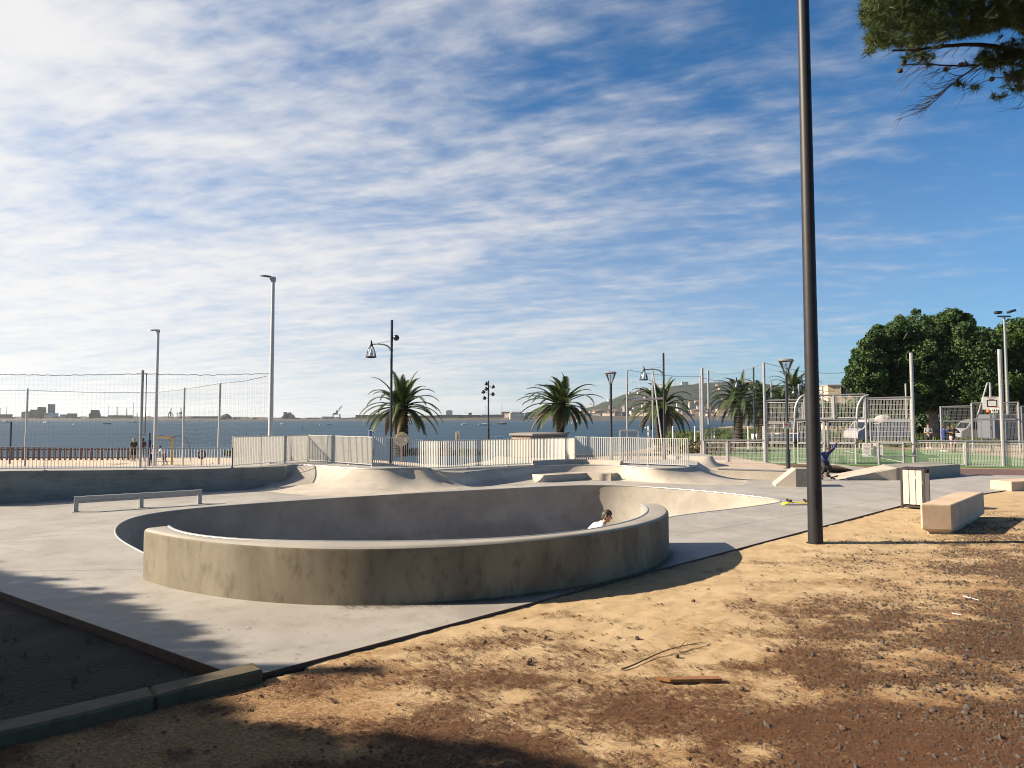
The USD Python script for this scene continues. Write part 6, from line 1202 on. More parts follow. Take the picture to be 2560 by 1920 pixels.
# ------------------------------------------------------------------ vehicles beyond the pitch
M_vanwhite = plain('white_van_paint', (0.30, 0.30, 0.315), 0.3, 0, 0.03); M_carglass = plain('dark_vehicle_glass', (0.02, 0.025, 0.03), 0.08, 0, 0.1); M_grey_box = plain('grey_van_side', (0.13, 0.14, 0.17), 0.5)
def van(label, loc, rz, L=4.9, H=2.0, body=None, boxy=False):
    t = thing('parked_van', label, 'van'); W = 1.85; M4 = trimesh.transformations.rotation_matrix(rz, [0, 0, 1]); M4[:3, 3] = loc
    def put(n, m, mt, par=t, sm=False): m = m.copy(); m.apply_transform(M4); return obj(n, m, mt, par, smooth=sm)
    prof = [(-L / 2, .38), (-L / 2, H * .97), (-L / 2 + .15, H), (L * .16, H), (L * .30, H * .93), (L * .40, H * .60), (L * .49, H * .50), (L / 2, H * .36), (L / 2, .38)]
    m = trimesh.creation.extrude_polygon(sg.Polygon(prof).buffer(-.05).buffer(.05), W, engine='earcut'); m.apply_transform(trimesh.transformations.rotation_matrix(PI / 2, [1, 0, 0])); m.apply_translation([0, W / 2, 0]); put('body', T(m.vertices, m.faces), body or M_vanwhite, sm=35)
    for sd in (-1, 1):
        put('side_window', poly([(0.20 * L, 0), (0.36 * L, 0), (0.29 * L, H * .30), (0.20 * L, H * .30)], 0, .008).apply_transform(trimesh.transformations.rotation_matrix(PI / 2, [1, 0, 0])).apply_translation([0, sd * (W / 2 + .004) + .004, H * .58]), M_carglass)
    put('windscreen', bar((L * .305, 0, H * .90), (L * .405, 0, H * .62), W * .84, .012, up=(1, 0, .45)), M_carglass)
    for wx in (-.31, .33):
        for sd in (-1, 1):
            c = trimesh.creation.cylinder(.32, .20, sections=20); c.apply_transform(trimesh.transformations.rotation_matrix(PI / 2, [1, 0, 0])); c.apply_translation([wx * L, sd * (W / 2 - .07), .32]); w = put('wheel', T(c.vertices, c.faces), M_rubber, sm=30)
            c = trimesh.creation.cylinder(.18, .21, sections=14); c.apply_transform(trimesh.transformations.rotation_matrix(PI / 2, [1, 0, 0])); c.apply_translation([wx * L, sd * (W / 2 - .068), .32]); put('rim', T(c.vertices, c.faces), M_steel, w)
    for sd in (-1, 1): put('headlight', bx((L * .475, sd * .68, H * .42), (.10, .28, .14)), M_steel); put('tail_light', bx((-L / 2 - .004, sd * .80, H * .45), (.02, .12, .35)), M_redprint)
    put('bumper', bx((L / 2 - .02, 0, .42), (.12, W * .96, .22)), M_slate)
    return t
x, y = XY(2180, 1100, 56); van('white van parked behind the high cage panels left of the plane tree', (x + 0.6, y, -0.02), PI + 0.15, 5.2, 2.15)
x, y = XY(2440, 1100, 57); van('white van with its cab to the left behind the basketball hoop', (x + 1.4, y + 1, -0.02), PI - 0.12, 4.6, 2.1)
x, y = XY(2520, 1100, 55.0); bt_ = thing('box_trailer', 'grey box body parked beside the white van behind the hoop', 'trailer', loc=(x, y, 0)); obj('box', rbox((0, 0, 1.45), (3.6, 2.0, 2.0), 0.05), M_grey_box, bt_); obj('chassis', bx((0, 0, 0.38), (3.5, 1.7, 0.16)), M_slate, bt_)
for sx_ in (-1, 1):
    c = trimesh.creation.cylinder(.3, 1.95, sections=18); c.apply_transform(trimesh.transformations.rotation_matrix(PI / 2, [1, 0, 0])); c.apply_translation([sx_ * 0.9, 0, .3]); obj('wheel', T(c.vertices, c.faces), M_rubber, bt_, smooth=30)
x, y = XY(1950, 1100, 55); bw = thing('small_boat', 'small white boat on the shore seen through the left cage panels', 'boat', loc=(x, y, 0.25))
def hull_mesh(L, W, H, n=16):
    u = np.linspace(-1, 1, n); w = W / 2 * np.clip(1 - np.clip(u, 0, 1) ** 2.2, 0.02, 1) * np.where(u < 0, 1 - 0.18 * u * u, 1); z = H * (1 + 0.25 * np.clip(u, 0, 1) ** 2); rws = []
    for k, a in enumerate(np.linspace(-PI / 2, PI / 2, 9)): rws.append(np.c_[u * L / 2, w * math.sin(a), z * (1 - math.cos(a) ** 0.7 * 1.15)])
    m = loft(rws); dk = loft([np.c_[u * L / 2, -w, z - 0.02 * H], np.c_[u * L / 2, w, z - 0.02 * H]]); tr_ = loft([[r[0] for r in rws[:5]], [r[0] for r in rws[:3:-1]][:5]]); return cat_([m, dk, tr_])
obj('hull', hull_mesh(4.2, 1.6, 0.6), M_white, bw, smooth=40); obj('thwart', bx((0.1, 0, 0.60), (0.5, 1.2, 0.08)), M_cream, bw)
x, y = XY(2208, 1040, 52); bd_ = thing('wrapped_bundle', 'pale domed bundle behind the cage panel left of the tall post', 'bundle', loc=(x, y, 2.0)); m = trimesh.creation.icosphere(3, 0.62); m.vertices *= [1, 0.8, 0.62]; m.vertices += (meshkit.fbm(m.vertices * 3.2, 4, 2)[:, None] - 0.5) * m.vertices * 0.5
obj('cover', T(m.vertices, m.faces), cloth('bundle_cover', (0.36, 0.33, 0.32)), bd_, smooth=True); obj('stand', [bar((sx_ * 0.4, 0, -2.0), (sx_ * 0.4, 0, -0.1), 0.08) for sx_ in (-1, 1)] + [bx((0, 0, -0.28), (1.1, 0.8, 0.08))], M_cage, bd_)
bh = thing('stone_building', 'sunlit stone gable with a narrow window left of the plane tree', 'building'); BDp = 92.0
a, b_ = D(2071, 1012, BDp), D(2131, 1012, BDp); zt = D(2100, 964, BDp)[2]; M_stone = mat('pale_stone_courses', {'g': ('geometry', {}), 'm': ('mapping', {'rotation': (PI / 2, 0, 0)}), 'b': ('brick_texture', {'color1': (0.50, 0.40, 0.27), 'color2': (0.42, 0.33, 0.22), 'mortar': (0.34, 0.28, 0.2), 'scale': 1.0, 'brick_width': 0.9, 'row_height': 0.42, 'mortar_size': 0.02}), 'p': ('principled_bsdf', {'roughness': 0.9})},
    [('g.position', 'm.vector'), ('m.vector', 'b.vector'), ('b.color', 'p.base_color')])
obj('wall', poly([(a[0], BDp), (b_[0], BDp - 0.6), (b_[0] + 1.0, BDp + 5), (a[0] + 1.0, BDp + 6)], -0.1, zt), M_stone, bh)
wn = obj('window', bx((a[0] + 1.95, BDp - 0.36, zt - 0.85), (0.75, 0.10, 1.35)), M_carglass, bh); obj('frame', [bx((a[0] + 1.95 + d_, BDp - 0.40, zt - 0.85), (0.07, 0.12, 1.35)) for d_ in (-0.37, 0, 0.37)], M_greyfence, wn)
obj('awning_bar', bar((a[0] + 0.9, BDp - 0.75, zt - 0.10), (a[0] + 2.9, BDp - 0.75, zt - 0.05), 0.10), M_greyfence, bh); obj('roof_slab', poly([(a[0] - 0.1, BDp - 0.15), (b_[0] + 0.1, BDp - 0.75), (b_[0] + 1.1, BDp + 5.1), (a[0] + 0.9, BDp + 6.1)], zt, zt + 0.12), M_roofgrey, bh)

# ------------------------------------------------------------------ the far shore, the hill and its town
SH = 1550.0
M_hill = mat('wooded_hill', {'g': ('geometry', {}), 'v': ('voronoi_texture', {'scale': 0.06}), 'n': ('noise_texture', {'scale': 0.012, 'detail': 6}), 'ad': ('math', {'math_type': 'multiply_add', 'value2': 0.5}), 'r': ('rgb_ramp', {'ramp': [(0.3, (0.006, 0.013, 0.010)), (0.6, (0.012, 0.022, 0.015)), (0.85, (0.035, 0.040, 0.026))]}), 'p': ('principled_bsdf', {'roughness': 0.95, 'specular_ior_level': 0.1})},
    [('g.position', 'v.vector'), ('g.position', 'n.vector'), ('v.distance', 'ad.value1'), ('n.fac', 'ad.value3'), ('ad.value', 'r.fac'), ('r.color', 'p.base_color')])
HPX = [1290, 1360, 1400, 1440, 1480, 1520, 1560, 1600, 1640, 1680, 1720, 1760, 1800, 1840, 1880, 1930, 1990, 2060, 2160, 2300, 2500]
HPY = [1046, 1042, 1037, 1029, 1018, 1003, 988, 977, 970, 966, 963, 959, 956, 954, 957, 963, 972, 985, 1005, 1028, 1044]
def hill(px, s):
    """Point of the hillside in the direction of column px, s from the shore (0) to the crest (1)."""
    d = SH + 60 + 1050 * s; zr = EYE + (1046.5 - np.interp(px, HPX, HPY)) / FPX * (SH + 1110); z = SEA + 1.0 + (zr - SEA - 1) * (0.30 * s + 0.70 * s * s * (3 - 2 * s))
    return np.array([(px - 1280) / FPX * d, d, z])
cols = np.linspace(1290, 2500, 240); ss = np.r_[np.linspace(0, 1, 60), 1.15, 1.4]; rows = []
for s in ss:
    row = []
    for c in cols:
        p = hill(c, min(s, 1.0))
        if s > 1: p[1] += (s - 1) * 1500; p[2] *= max(0, 1 - (s - 1) * 1.6)
        row.append(p)
    rows.append(row)
hm = np.array(rows); nzv = meshkit.fbm(hm.reshape(-1, 3) * 0.045, 4, 3).reshape(hm.shape[:2]); hm[..., 2] += (nzv - 0.45) * 13.0 * np.clip(ss, 0, 1)[:, None] ** 0.4
hl = loft([r for r in hm]); hl.invert(); obj('hills', hl, M_hill, smooth=False, kind='structure')
cols = np.r_[np.linspace(-2600, -100, 30), np.linspace(-60, 1500, 300), np.linspace(1510, 3200, 80)]; top = np.interp(cols, [-2600, -100, 0, 360, 600, 680, 880, 1000, 1140, 1270, 1350, 1500, 3200], [1041, 1041, 1041.5, 1041, 1042, 1044, 1043.5, 1039, 1039.5, 1038, 1038, 1040, 1042])
zt_ = EYE + (1046.5 - top) / FPX * (SH + 60) + (meshkit.fbm(np.c_[cols * 0.07, cols * 0, cols * 0], 4, 6) - 0.5) * 5.0
xs = (cols - 1280) / FPX
M_farland = plain('far_low_shore', (0.060, 0.052, 0.042), 0.95, 0, 0.5, 0.03)
obj('far_shore', loft([np.c_[xs * SH, np.full(len(cols), SH), np.full(len(cols), SEA - 1)], np.c_[xs * (SH + 6), np.full(len(cols), SH + 6), np.full(len(cols), SEA + 1.6)], np.c_[xs * (SH + 60), np.full(len(cols), SH + 60), np.maximum(zt_, 0.5)], np.c_[xs * (SH + 500), np.full(len(cols), SH + 500), np.maximum(zt_ * 0.7, 0.5)]]).apply_transform(np.eye(4)), M_farland, smooth=True, kind='structure')
cl = lambda n, c, v=0.1: plain(n, c, 0.85, 0, v, 0.05)
C_pale, C_cream, C_ochre, C_roof, C_dark, C_blue, C_brick, C_whiteb, C_mauve = cl('pale_far_wall', (0.50, 0.44, 0.36)), cl('cream_far_wall', (0.62, 0.54, 0.42)), cl('ochre_far_wall', (0.48, 0.35, 0.20)), cl('terracotta_roof', (0.28, 0.13, 0.08)), cl('dark_silo_concrete', (0.07, 0.065, 0.065)), cl('crane_blue', (0.08, 0.14, 0.25)), cl('brick_far_wall', (0.23, 0.14, 0.10)), cl('white_far_wall', (0.72, 0.69, 0.64)), cl('mauve_far_wall', (0.25, 0.20, 0.18))
C_tree = cl('far_shore_trees', (0.035, 0.042, 0.022), 0.5)
def fbox(px0, px1, py, d=SH + 30, dep=25.0, zb=SEA): p, q = D(px0, py, d), D(px1, py, d); return bx(((p[0] + q[0]) / 2, d + dep / 2, (p[2] + zb) / 2), (q[0] - p[0], dep, p[2] - zb))
def fwin(px0, px1, py, rows_, n, d=SH + 30):
    p, q = D(px0, py, d), D(px1, py, d); H = p[2] - SEA; return [bx((p[0] + (q[0] - p[0]) * (i + .5) / n, d - 0.05, SEA + H * (j + .6) / rows_), ((q[0] - p[0]) / n * .5, 0.3, H / rows_ * .45)) for i in range(n) for j in range(rows_)]
def fbuild(name, label, cat, mains, m, extra=()):
    t = thing(name, label, cat)
    for i, b in enumerate(mains): obj('block', b, m, t)
    for n, me, mm in extra: obj(n, me, mm, t)
    return t
fbuild('grain_silo', 'dark grain silo block with a tower on the far shore at the left', 'silo', [fbox(53.7, 75, 1029.6), fbox(75.4, 97.6, 1024)], C_dark, [('tower', fbox(93.6, 97.4, 1017.4, SH + 29), C_dark), ('roof_plant', fbox(62, 66, 1028, SH + 34), C_mauve), ('panel', [fbox(56 + i * 4.6, 59 + i * 4.6, 1031, SH + 29.6, 1) for i in range(4)], C_mauve)])
fbuild('dark_tower_block', 'stepped dark tower building on the far shore near the net post', 'building', [fbox(222, 236, 1033.4)], C_dark, [('upper_tower', fbox(226.5, 233.5, 1026), C_dark), ('cap', fbox(228, 232, 1024.8), C_mauve)])
fbuild('white_depot', 'white dockside building under a thin mast on the far shore', 'building', [fbox(110.7, 128.6, 1032.5)], C_whiteb, [('mast', fbox(119.8, 120.6, 1010), C_mauve), ('windows', fwin(110.7, 128.6, 1032.5, 2, 7), C_dark)])
for a, b_, py, m, lab in [(0, 12, 1036, C_brick, 'brown shed at the left end of the far shore'), (150, 164, 1036.5, C_pale, 'pale low warehouse between the silo and the dark tower block'), (-40, -6, 1038, C_pale, 'low pale shed beyond the left border of the far shore'), (168, 176, 1034, C_mauve, 'small peaked shed left of the dark tower block'), (270, 318, 1038.5, C_ochre, 'long ochre shed below the two chimneys'),
        (478, 546, 1041, C_mauve, 'long low grey shed behind the rear beach net'), (703, 721, 1043, C_whiteb, 'white shed right of the tall white pole'), (765, 774, 1044.5, C_whiteb, 'small white hut on the far shore left of the blue crane'), (776, 794, 1045.5, C_cream, 'low cream hut on the far shore left of the blue crane'), (805, 824, 1042, C_whiteb, 'white hangar at the foot of the blue crane'), (876, 896, 1045, C_whiteb, 'white low building right of the blue crane'), (858, 870, 1046, C_cream, 'tiny cream building just right of the blue crane'),
        (889, 932, 1038, C_brick, 'brown warehouse behind the left palm, its left part'), (933, 984, 1036, C_mauve, 'taller brown warehouse behind the left palm'), (1012, 1091, 1039, C_brick, 'long brown warehouse right of the left palm'), (1091, 1150, 1037.5, C_mauve, 'long mauve quay building below the white tower block'), (1152, 1200, 1038, C_brick, 'brown terrace left of the spotlight pole'), (1205, 1262, 1037, C_mauve, 'brown terrace right of the spotlight pole')]:
    fbuild('far_building', lab, 'building', [fbox(a, b_, py)], m, [('roof', fbox(a - 0.5, b_ + 0.5, py - 0.5, SH + 29, 27, D(a, py, SH + 29)[2]), C_roof if m in (C_ochre, C_brick, C_cream) else C_mauve), ('windows', fwin(a, b_, py, 1 if py > 1041 else 2, max(3, int((b_ - a) / 3))), C_dark)])
fbuild('tower_block', 'pale tower block rising over the far quay between the palms', 'building', [fbox(1115, 1129, 1026, SH + 70)], C_whiteb, [('roof_plant', fbox(1119, 1124, 1025, SH + 74), C_mauve), ('windows', fwin(1115, 1129, 1026, 7, 5, SH + 70), C_mauve)]); fbuild('tower_block', 'small brown tower block left of the spotlight pole', 'building', [fbox(1171, 1178, 1032, SH + 70)], C_brick, [('windows', fwin(1171, 1178, 1032, 4, 3, SH + 70), C_dark)])
for px, py, w, lab in [(17, 1017, 0.5, 'thin mast at the far left of the far shore'), (293, 1018, 0.9, 'tapering chimney left of the front net post'), (317, 1021.5, 0.9, 'second chimney close to the front net post'), (333.6, 1007, 0.5, 'tall thin mast right of the two chimneys'), (343, 1033, 0.8, 'short chimney beside the front net post'), (271, 1013, 0.4, 'hair-thin mast left of the two chimneys'), (0.5, 1021, 0.8, 'mast at the left border of the far shore'), (443, 1031, 0.7, 'short chimney between the two dock cranes')]:
    p = D(px, py, SH + 40); r0 = w / FPX * SH; t = thing('chimney', lab, 'chimney'); obj('shaft', lathe([(r0 * 2.2, SEA), (r0 * 1.3, SEA + (p[2] - SEA) * .45), (r0, p[2]), (0, p[2] + 1)], 8, (p[0], p[1], 0)), C_mauve, t); obj('collar', lathe([(r0 * 1.6, SEA + (p[2] - SEA) * .5), (r0 * 1.6, SEA + (p[2] - SEA) * .53)], 8, (p[0], p[1], 0)), C_dark, t)
def crane(label, px0, px1, ptop, boom=None):
    t = thing('dock_crane', label, 'crane'); d = SH + 25; a, b_ = D(px0, ptop, d), D(px1, ptop, d); H = a[2] - SEA; c = (a + b_) / 2; W = b_[0] - a[0]
    obj('legs', [bar((a[0] + W * u, d + v, SEA), (c[0] + (a[0] + W * u - c[0]) * .7, d + v, SEA + H * .62), 1.2) for u in (0, 1) for v in (0, 8)] + [bar((a[0], d, SEA + H * k), (b_[0], d, SEA + H * k), 1.0) for k in (.3, .6)], C_blue, t)
    obj('tower', lathe([(W * .16, SEA + H * .6), (W * .09, SEA + H)], 6, (c[0], d + 4, 0)), C_blue, t); obj('cabin', bx((c[0] - W * .15, d + 4, SEA + H * .68), (W * .42, 6, H * .13)), C_dark, t)
    if boom: e = D(*boom, d); obj('boom', [bar((c[0], d + 4, SEA + H * .7), e, 1.4), bar((c[0], d + 4, a[2]), e, 0.7)], C_blue, t)
crane('dark dock crane behind the rear beach net, left of the other', 421, 429, 1022, (428, 1020)); crane('dark dock crane behind the rear beach net, right of the other', 447, 455, 1023, (452, 1019)); crane('blue portal crane with a raised boom left of the left palm', 830, 851, 1026, (855.5, 1014))
t = thing('moored_ship', 'dark ship superstructure on the far shore right of the tall white pole', 'ship'); obj('superstructure', [fbox(705, 730, 1040.5, SH + 45), fbox(708, 727, 1036), fbox(713, 722, 1033.5)], C_mauve, t); obj('mast', [fbox(709, 709.6, 1030, SH + 50), fbox(719.5, 720.2, 1031, SH + 50)], C_mauve, t); obj('hull', fbox(690, 745, 1044.5, SH + 40), C_dark, t)
# clumps of trees along the far shore
for k, (px, w, py) in enumerate([(562, 26, 1040), (590, 14, 1042), (600, 8, 1040), (635, 12, 1042), (103, 8, 1038), (1290, 16, 1038), (1308, 10, 1040), (1345, 12, 1040)]):
    b = PB_([(px + (i - 1.5) * w * .3, 1047, w * .34 * (1 + .25 * ((i * 7 + k) % 3 - 1))) for i in range(4)], SH + 22, rr_, 4); m = []
    for c, R in b: c = np.array([c[0], c[1], SEA + R * .5]); s = trimesh.creation.icosphere(2, R); s.vertices *= 1 + .35 * (meshkit.fbm(s.vertices * .25 + k, 3, 1)[:, None] - .5); m.append(s.apply_translation(c))
    t = thing('shore_trees', ['large dark clump of trees on the far shore right of the rear net posts', 'lower clump of trees right of the large dark clump', 'round tree on the far shore left of the tall white pole', 'small dark clump of trees nearest the tall white pole', 'small tree clump right of the dark grain silo', 'tree clump left of the windswept palm on the far shore', 'small tree clump left of the windswept palm', 'tree clump just beside the windswept palm'][k], 'trees'); obj('crown', m, C_tree, t)
# houses of the hillside town: eight kinds, each copy a thing
def house_proto(i, W, Dp, H, wall, roofm, flat):
    t = thing('hillside_house', 'x', 'house'); obj('wall', bx((0, 0, H / 2 - 4), (W, Dp, H + 8)), wall, t)
    if flat: obj('roof', bx((0, 0, H + .3), (W + .6, Dp + .6, .6)), roofm, t)
    else: m = T([[-W / 2 - .5, -Dp / 2 - .6, H], [W / 2 + .5, -Dp / 2 - .6, H], [W / 2 + .5, Dp / 2 + .6, H], [-W / 2 - .5, Dp / 2 + .6, H], [-W / 2 - .5, 0, H + Dp * .22], [W / 2 + .5, 0, H + Dp * .22]], [[0, 1, 5], [0, 5, 4], [2, 3, 4], [2, 4, 5], [0, 4, 3], [1, 2, 5]]); obj('roof', m, roofm, t)
    n, fl_ = max(2, int(W / 3)), max(1, int(H / 3)); obj('windows', [bx((-W / 2 + W * (a + .5) / n, -Dp / 2 - .02, H * (b + .5) / fl_), (W / n * .42, .12, H / fl_ * .5)) for a in range(n) for b in range(fl_)], C_dark, t); return t
kinds = [(9, 9, 6, C_pale, C_roof, 0), (12, 10, 7, C_cream, C_roof, 0), (16, 11, 10, C_whiteb, C_roof, 0), (10, 9, 6, C_ochre, C_roof, 0), (26, 12, 14, C_pale, C_mauve, 1), (20, 12, 18, C_mauve, C_mauve, 1), (14, 11, 9, C_brick, C_roof, 0), (34, 13, 15, C_cream, C_roof, 1)]
HLAB = ['small pale house of the far hillside town', 'cream house of the far hillside town', 'larger white house of the far hillside town', 'small ochre house of the far hillside town', 'wide pale apartment block of the far hillside town', 'tall brown apartment block of the far hillside town', 'brick house of the far hillside town', 'wide cream apartment block of the far hillside town']
HGRP = [h.replace(' of the far', 's of the far') for h in HLAB]
protos = {}
def put_house(k, loc, rz):
    if k not in protos:
        t = house_proto(k, *kinds[k]); protos[k] = t; x = UsdGeom.Xform(t); x.AddTranslateOp(opSuffix='at').Set(Gf.Vec3d(*map(float, loc))); x.AddRotateZOp(opSuffix='turn').Set(math.degrees(rz)); tag(t, HLAB[k], 'house', HGRP[k])
    else: dup(protos[k], loc, rz, HLAB[k], HGRP[k])
rh = np.random.default_rng(44); n = 0
while n < 270:
    px = rh.uniform(1262, 1905); u = rh.uniform(0, 1)
    if u < 0.62: s = rh.uniform(0.0, 0.16) ** 1.0
    elif u < 0.86: s = rh.uniform(0.14, 0.42)
    else: s = rh.uniform(0.42, 0.97)
    if px > 1640 and s < 0.14 and rh.uniform() < 0.6: continue
    if px < 1400: s = rh.uniform(0, 0.05)
    p = hill(px, s) if px > 1300 else np.array([(px - 1280) / FPX * (SH + 30), SH + 30 + rh.uniform(-15, 20), SEA + 1]); p[2] += 0.8
    k = rh.choice([0, 1, 2, 3, 4, 5, 6, 7], p=[.18, .16, .14, .10, .13, .10, .09, .10]) if s < 0.2 else rh.choice([0, 1, 2, 3, 6], p=[.35, .25, .15, .15, .10]); put_house(int(k), p, rh.uniform(-0.5, 0.5)); n += 1
p = hill(1712, 0.98); fbuild('hilltop_building', 'pale building on the crest of the far hill', 'building', [bx(p + [0, 0, 6], (26, 12, 13))], C_cream, [('roof', bx(p + [0, 0, 13], (27, 13, 1)), C_roof)]); p = hill(1690, 1.0); t = thing('hilltop_mast', 'thin mast on the crest of the far hill', 'mast'); obj('mast', lathe([(1.3, 0), (0.7, 20), (0.4, 27)], 6, p), C_mauve, t); obj('crossbar', bx(p + [0, 0, 18], (4, 1, 1)), C_mauve, t)
for a, b_, py, lab in [(1722, 1768, 1013, 'long pale apartment slab half way up the far hill'), (1772, 1800, 1006, 'second pale slab block beside the long one on the far hill'), (1735, 1752, 1030, 'white villa below the long apartment slab')]:
    s = {1013: 0.30, 1006: 0.36, 1030: 0.17}[py]; p0, p1 = hill(a, s), hill(b_, s); H = 13 if py < 1020 else 8; t = thing('hillside_block', lab, 'building'); c = (p0 + p1) / 2; W = p1[0] - p0[0]; obj('wall', bx(c + [0, 0, H / 2 - 3], (W, 12, H + 6)), C_pale if py < 1020 else C_whiteb, t); obj('roof', bx(c + [0, 0, H + .4], (W + .8, 13, .8)), C_mauve, t); n_ = int(W / 4); obj('windows', [bx(c + [-W / 2 + W * (i + .5) / n_, -6.1, H * (j + .5) / 3], (1.6, .2, 1.6)) for i in range(n_) for j in range(3)], C_dark, t)

# ------------------------------------------------------------------ boats
def boat(label, px, py, wpx, kind, hullm=None, rz=0.0, name='motorboat', cat='boat', mast_py=None):
    d = (EYE - SEA) * FPX / max(py - 1046.5, 3.0); L = wpx / FPX * d; x, y = XY(px, py, d); t = thing(name, label, cat, loc=(x, y, SEA), rotz=rz); W = L * .34; H = L * .13
    obj('hull', hull_mesh(L, W, H), hullm or M_white, t, smooth=40)
    if kind == 'motor':
        obj('cabin', rbox((L * .03, 0, H + L * .055), (L * .30, W * .62, L * .12), L * .02), M_white, t); obj('windscreen', bx((L * .19, 0, H + L * .06), (L * .025, W * .6, L * .07)), M_carglass, t); obj('outboard', bx((-L * .49, 0, H * .9), (L * .06, W * .2, L * .10)), M_slate, t)
    if kind == 'open': obj('console', rbox((-L * .05, 0, H + L * .04), (L * .10, W * .3, L * .12), L * .01), M_white, t); obj('seat', bx((-L * .25, 0, H + L * .02), (L * .12, W * .6, L * .05)), M_slate, t)
    if kind == 'row': obj('thwart', [bx((L * k, 0, H * .95), (L * .06, W * .8, L * .02)) for k in (-.2, .1)], M_rust, t)
    if kind == 'sail':
        obj('cabin', rbox((L * .02, 0, H + L * .03), (L * .36, W * .5, L * .07), L * .015), M_white, t); Z = (mast_py is not None) and ((py - mast_py) / FPX * d) or L * 1.3; obj('mast', lathe([(L * .006 + .04, H), (L * .004 + .03, Z), (0, Z + .05)], 6, (L * .06, 0, 0)), M_greyfence, t); obj('boom', bar((L * .06, 0, H + L * .14), (-L * .36, 0, H + L * .13), L * .03), M_paletee, t); obj('stay', [tube([(L * .06, 0, Z * .97), (L * .49, 0, H * 1.2)], .02, 4), tube([(L * .06, 0, Z * .97), (-L * .49, 0, H)], .02, 4)], M_slate, t)
    return t
boat('pale motorboat at the left border of the water', 12, 1058, 26, 'motor', rz=0.1); boat('white motorboat left of the dark tower block across the water', 115, 1057.5, 17, 'motor', rz=PI - .2); boat('dark rowing boat behind the front beach net', 268, 1060.5, 18, 'row', C_dark, .2, 'rowing_boat'); boat('grey and white cabin boat just left of the front net post', 332, 1057.5, 21, 'motor', rz=.15)
boat('small white boat behind the rear net post', 545, 1060.5, 11, 'open', rz=.3); boat('small white boat right of the tall white pole', 707, 1060.5, 12, 'motor', rz=PI); boat('small dark blue boat left of the left palm', 823, 1061.5, 10, 'open', C_blue, .2); boat('white open motorboat right of the left palm', 1054, 1062.5, 27, 'open', rz=.05)
boat('white sailing boat between the left palm and the spotlight pole', 1162, 1061.8, 17, 'sail', rz=.3, name='sailing_boat', mast_py=1022); boat('pale green sailing boat close to the spotlight pole', 1211, 1063.8, 30, 'sail', cl('pale_green_hull', (0.42, 0.55, 0.48)), .1, 'sailing_boat', mast_py=1012); boat('dark-hulled sailing boat right of the spotlight pole', 1256, 1060.8, 22, 'sail', C_dark, PI + .2, 'sailing_boat', mast_py=1010)
boat('white motorboat just left of the windswept palm trunk', 1389, 1061.5, 12, 'motor', rz=.2); boat('long white motorboat right of the windswept palm', 1444, 1058.5, 30, 'motor', rz=.05); boat('small white boat beyond the drooping palms', 1880, 1049.8, 8, 'motor', rz=.1); boat('pale blue dinghy near the shore left of the hut', 1249, 1094, 22, 'row', cl('pale_blue_hull', (0.45, 0.58, 0.70)), .05, 'dinghy'); boat('small white boat partly behind the windswept palm trunk', 1412, 1082, 14, 'open', rz=.2)
for px, py, m, lab in [(184, 1062.5, M_white, 'small white buoy behind the front beach net'), (800, 1063.5, M_yellow, 'small yellow buoy left of the left palm'), (1614, 1070.5, M_white, 'tiny white buoy right of the cone lamp')]:
    d = (EYE - SEA) * FPX / (py - 1046.5); x, y = XY(px, py, d); t = thing('buoy', lab, 'buoy', loc=(x, y, SEA)); r_ = 2.0 / FPX * d; obj('float', trimesh.creation.icosphere(2, r_).apply_translation([0, 0, r_ * .5]), m, t, smooth=True); obj('ring', lathe([(r_ * .25, r_ * 1.3), (r_ * .2, r_ * 1.8), (0, r_ * 1.9)], 8), m, t)
d = (EYE - SEA) * FPX / (1078 - 1046.5); x, y = XY(756, 1078, d); t = thing('channel_marker', 'thin dark marker post standing in the water left of the left palm', 'marker post', loc=(x, y, SEA)); obj('post', lathe([(.05, -1), (.05, 1.5), (0, 1.52)], 8), M_slate, t); obj('top_mark', lathe([(.14, 1.0), (.14, 1.5), (0, 1.55)], 8), M_slate, t)

# ------------------------------------------------------------------ litter on the sand
rl_ = np.random.default_rng(17)
def drop_points(n, f, xr=(-6, 13), yr=(3.6, 15.5)):
    """Points on the sand, denser near the viewer, kept with probability f(x, y)."""
    o = []
    while sum(map(len, o)) < n:
        y = 3.6 * (yr[1] / 3.6) ** rl_.uniform(0, 1, 20000); x = rl_.uniform(-0.82, 0.85, 20000) * y; ok = ((x - PA[0]) * dirS[1] - (y - PA[1]) * dirS[0] > 0.06) & ((x - K0[0]) * Kn[0] + (y - K0[1]) * Kn[1] < -0.15) & (rl_.uniform(0, 1, 20000) < f(x, y)); o.append(np.c_[x[ok], y[ok]])
    p = np.vstack(o)[:n]; return np.c_[p, sand_z(p)]
stone = trimesh.creation.icosphere(0, 1.0); sv = np.array(stone.vertices); sv = sv * (1 + 0.5 * (meshkit.noise(sv * 1.7, 5)[:, None] - 0.5)) * [1, .8, .55]; sf_ = np.array(stone.faces)
def gravel_density(x, y): return np.clip(((x - 0.55 * y + 1.2) / 2.4), 0, 1) * np.clip(litter_amount(x, y) * 1.4, 0.05, 1)
M_gravel = island('grey_gravel', [(0.06, 0.05, 0.043), (0.15, 0.13, 0.112), (0.10, 0.082, 0.066), (0.22, 0.19, 0.16), (0.15, 0.095, 0.055), (0.12, 0.065, 0.035)])
p = drop_points(34000, gravel_density); sz = 0.0078 * np.exp(rl_.normal(0, .42, len(p))); p[:, 2] += sz * .45; obj('gravel', scatter((sv, sf_), p, rot_random(len(p), rl_), np.minimum(sz, .035)), M_gravel, kind='stuff', label='loose grey gravel among the pine litter on the right', cat='gravel')
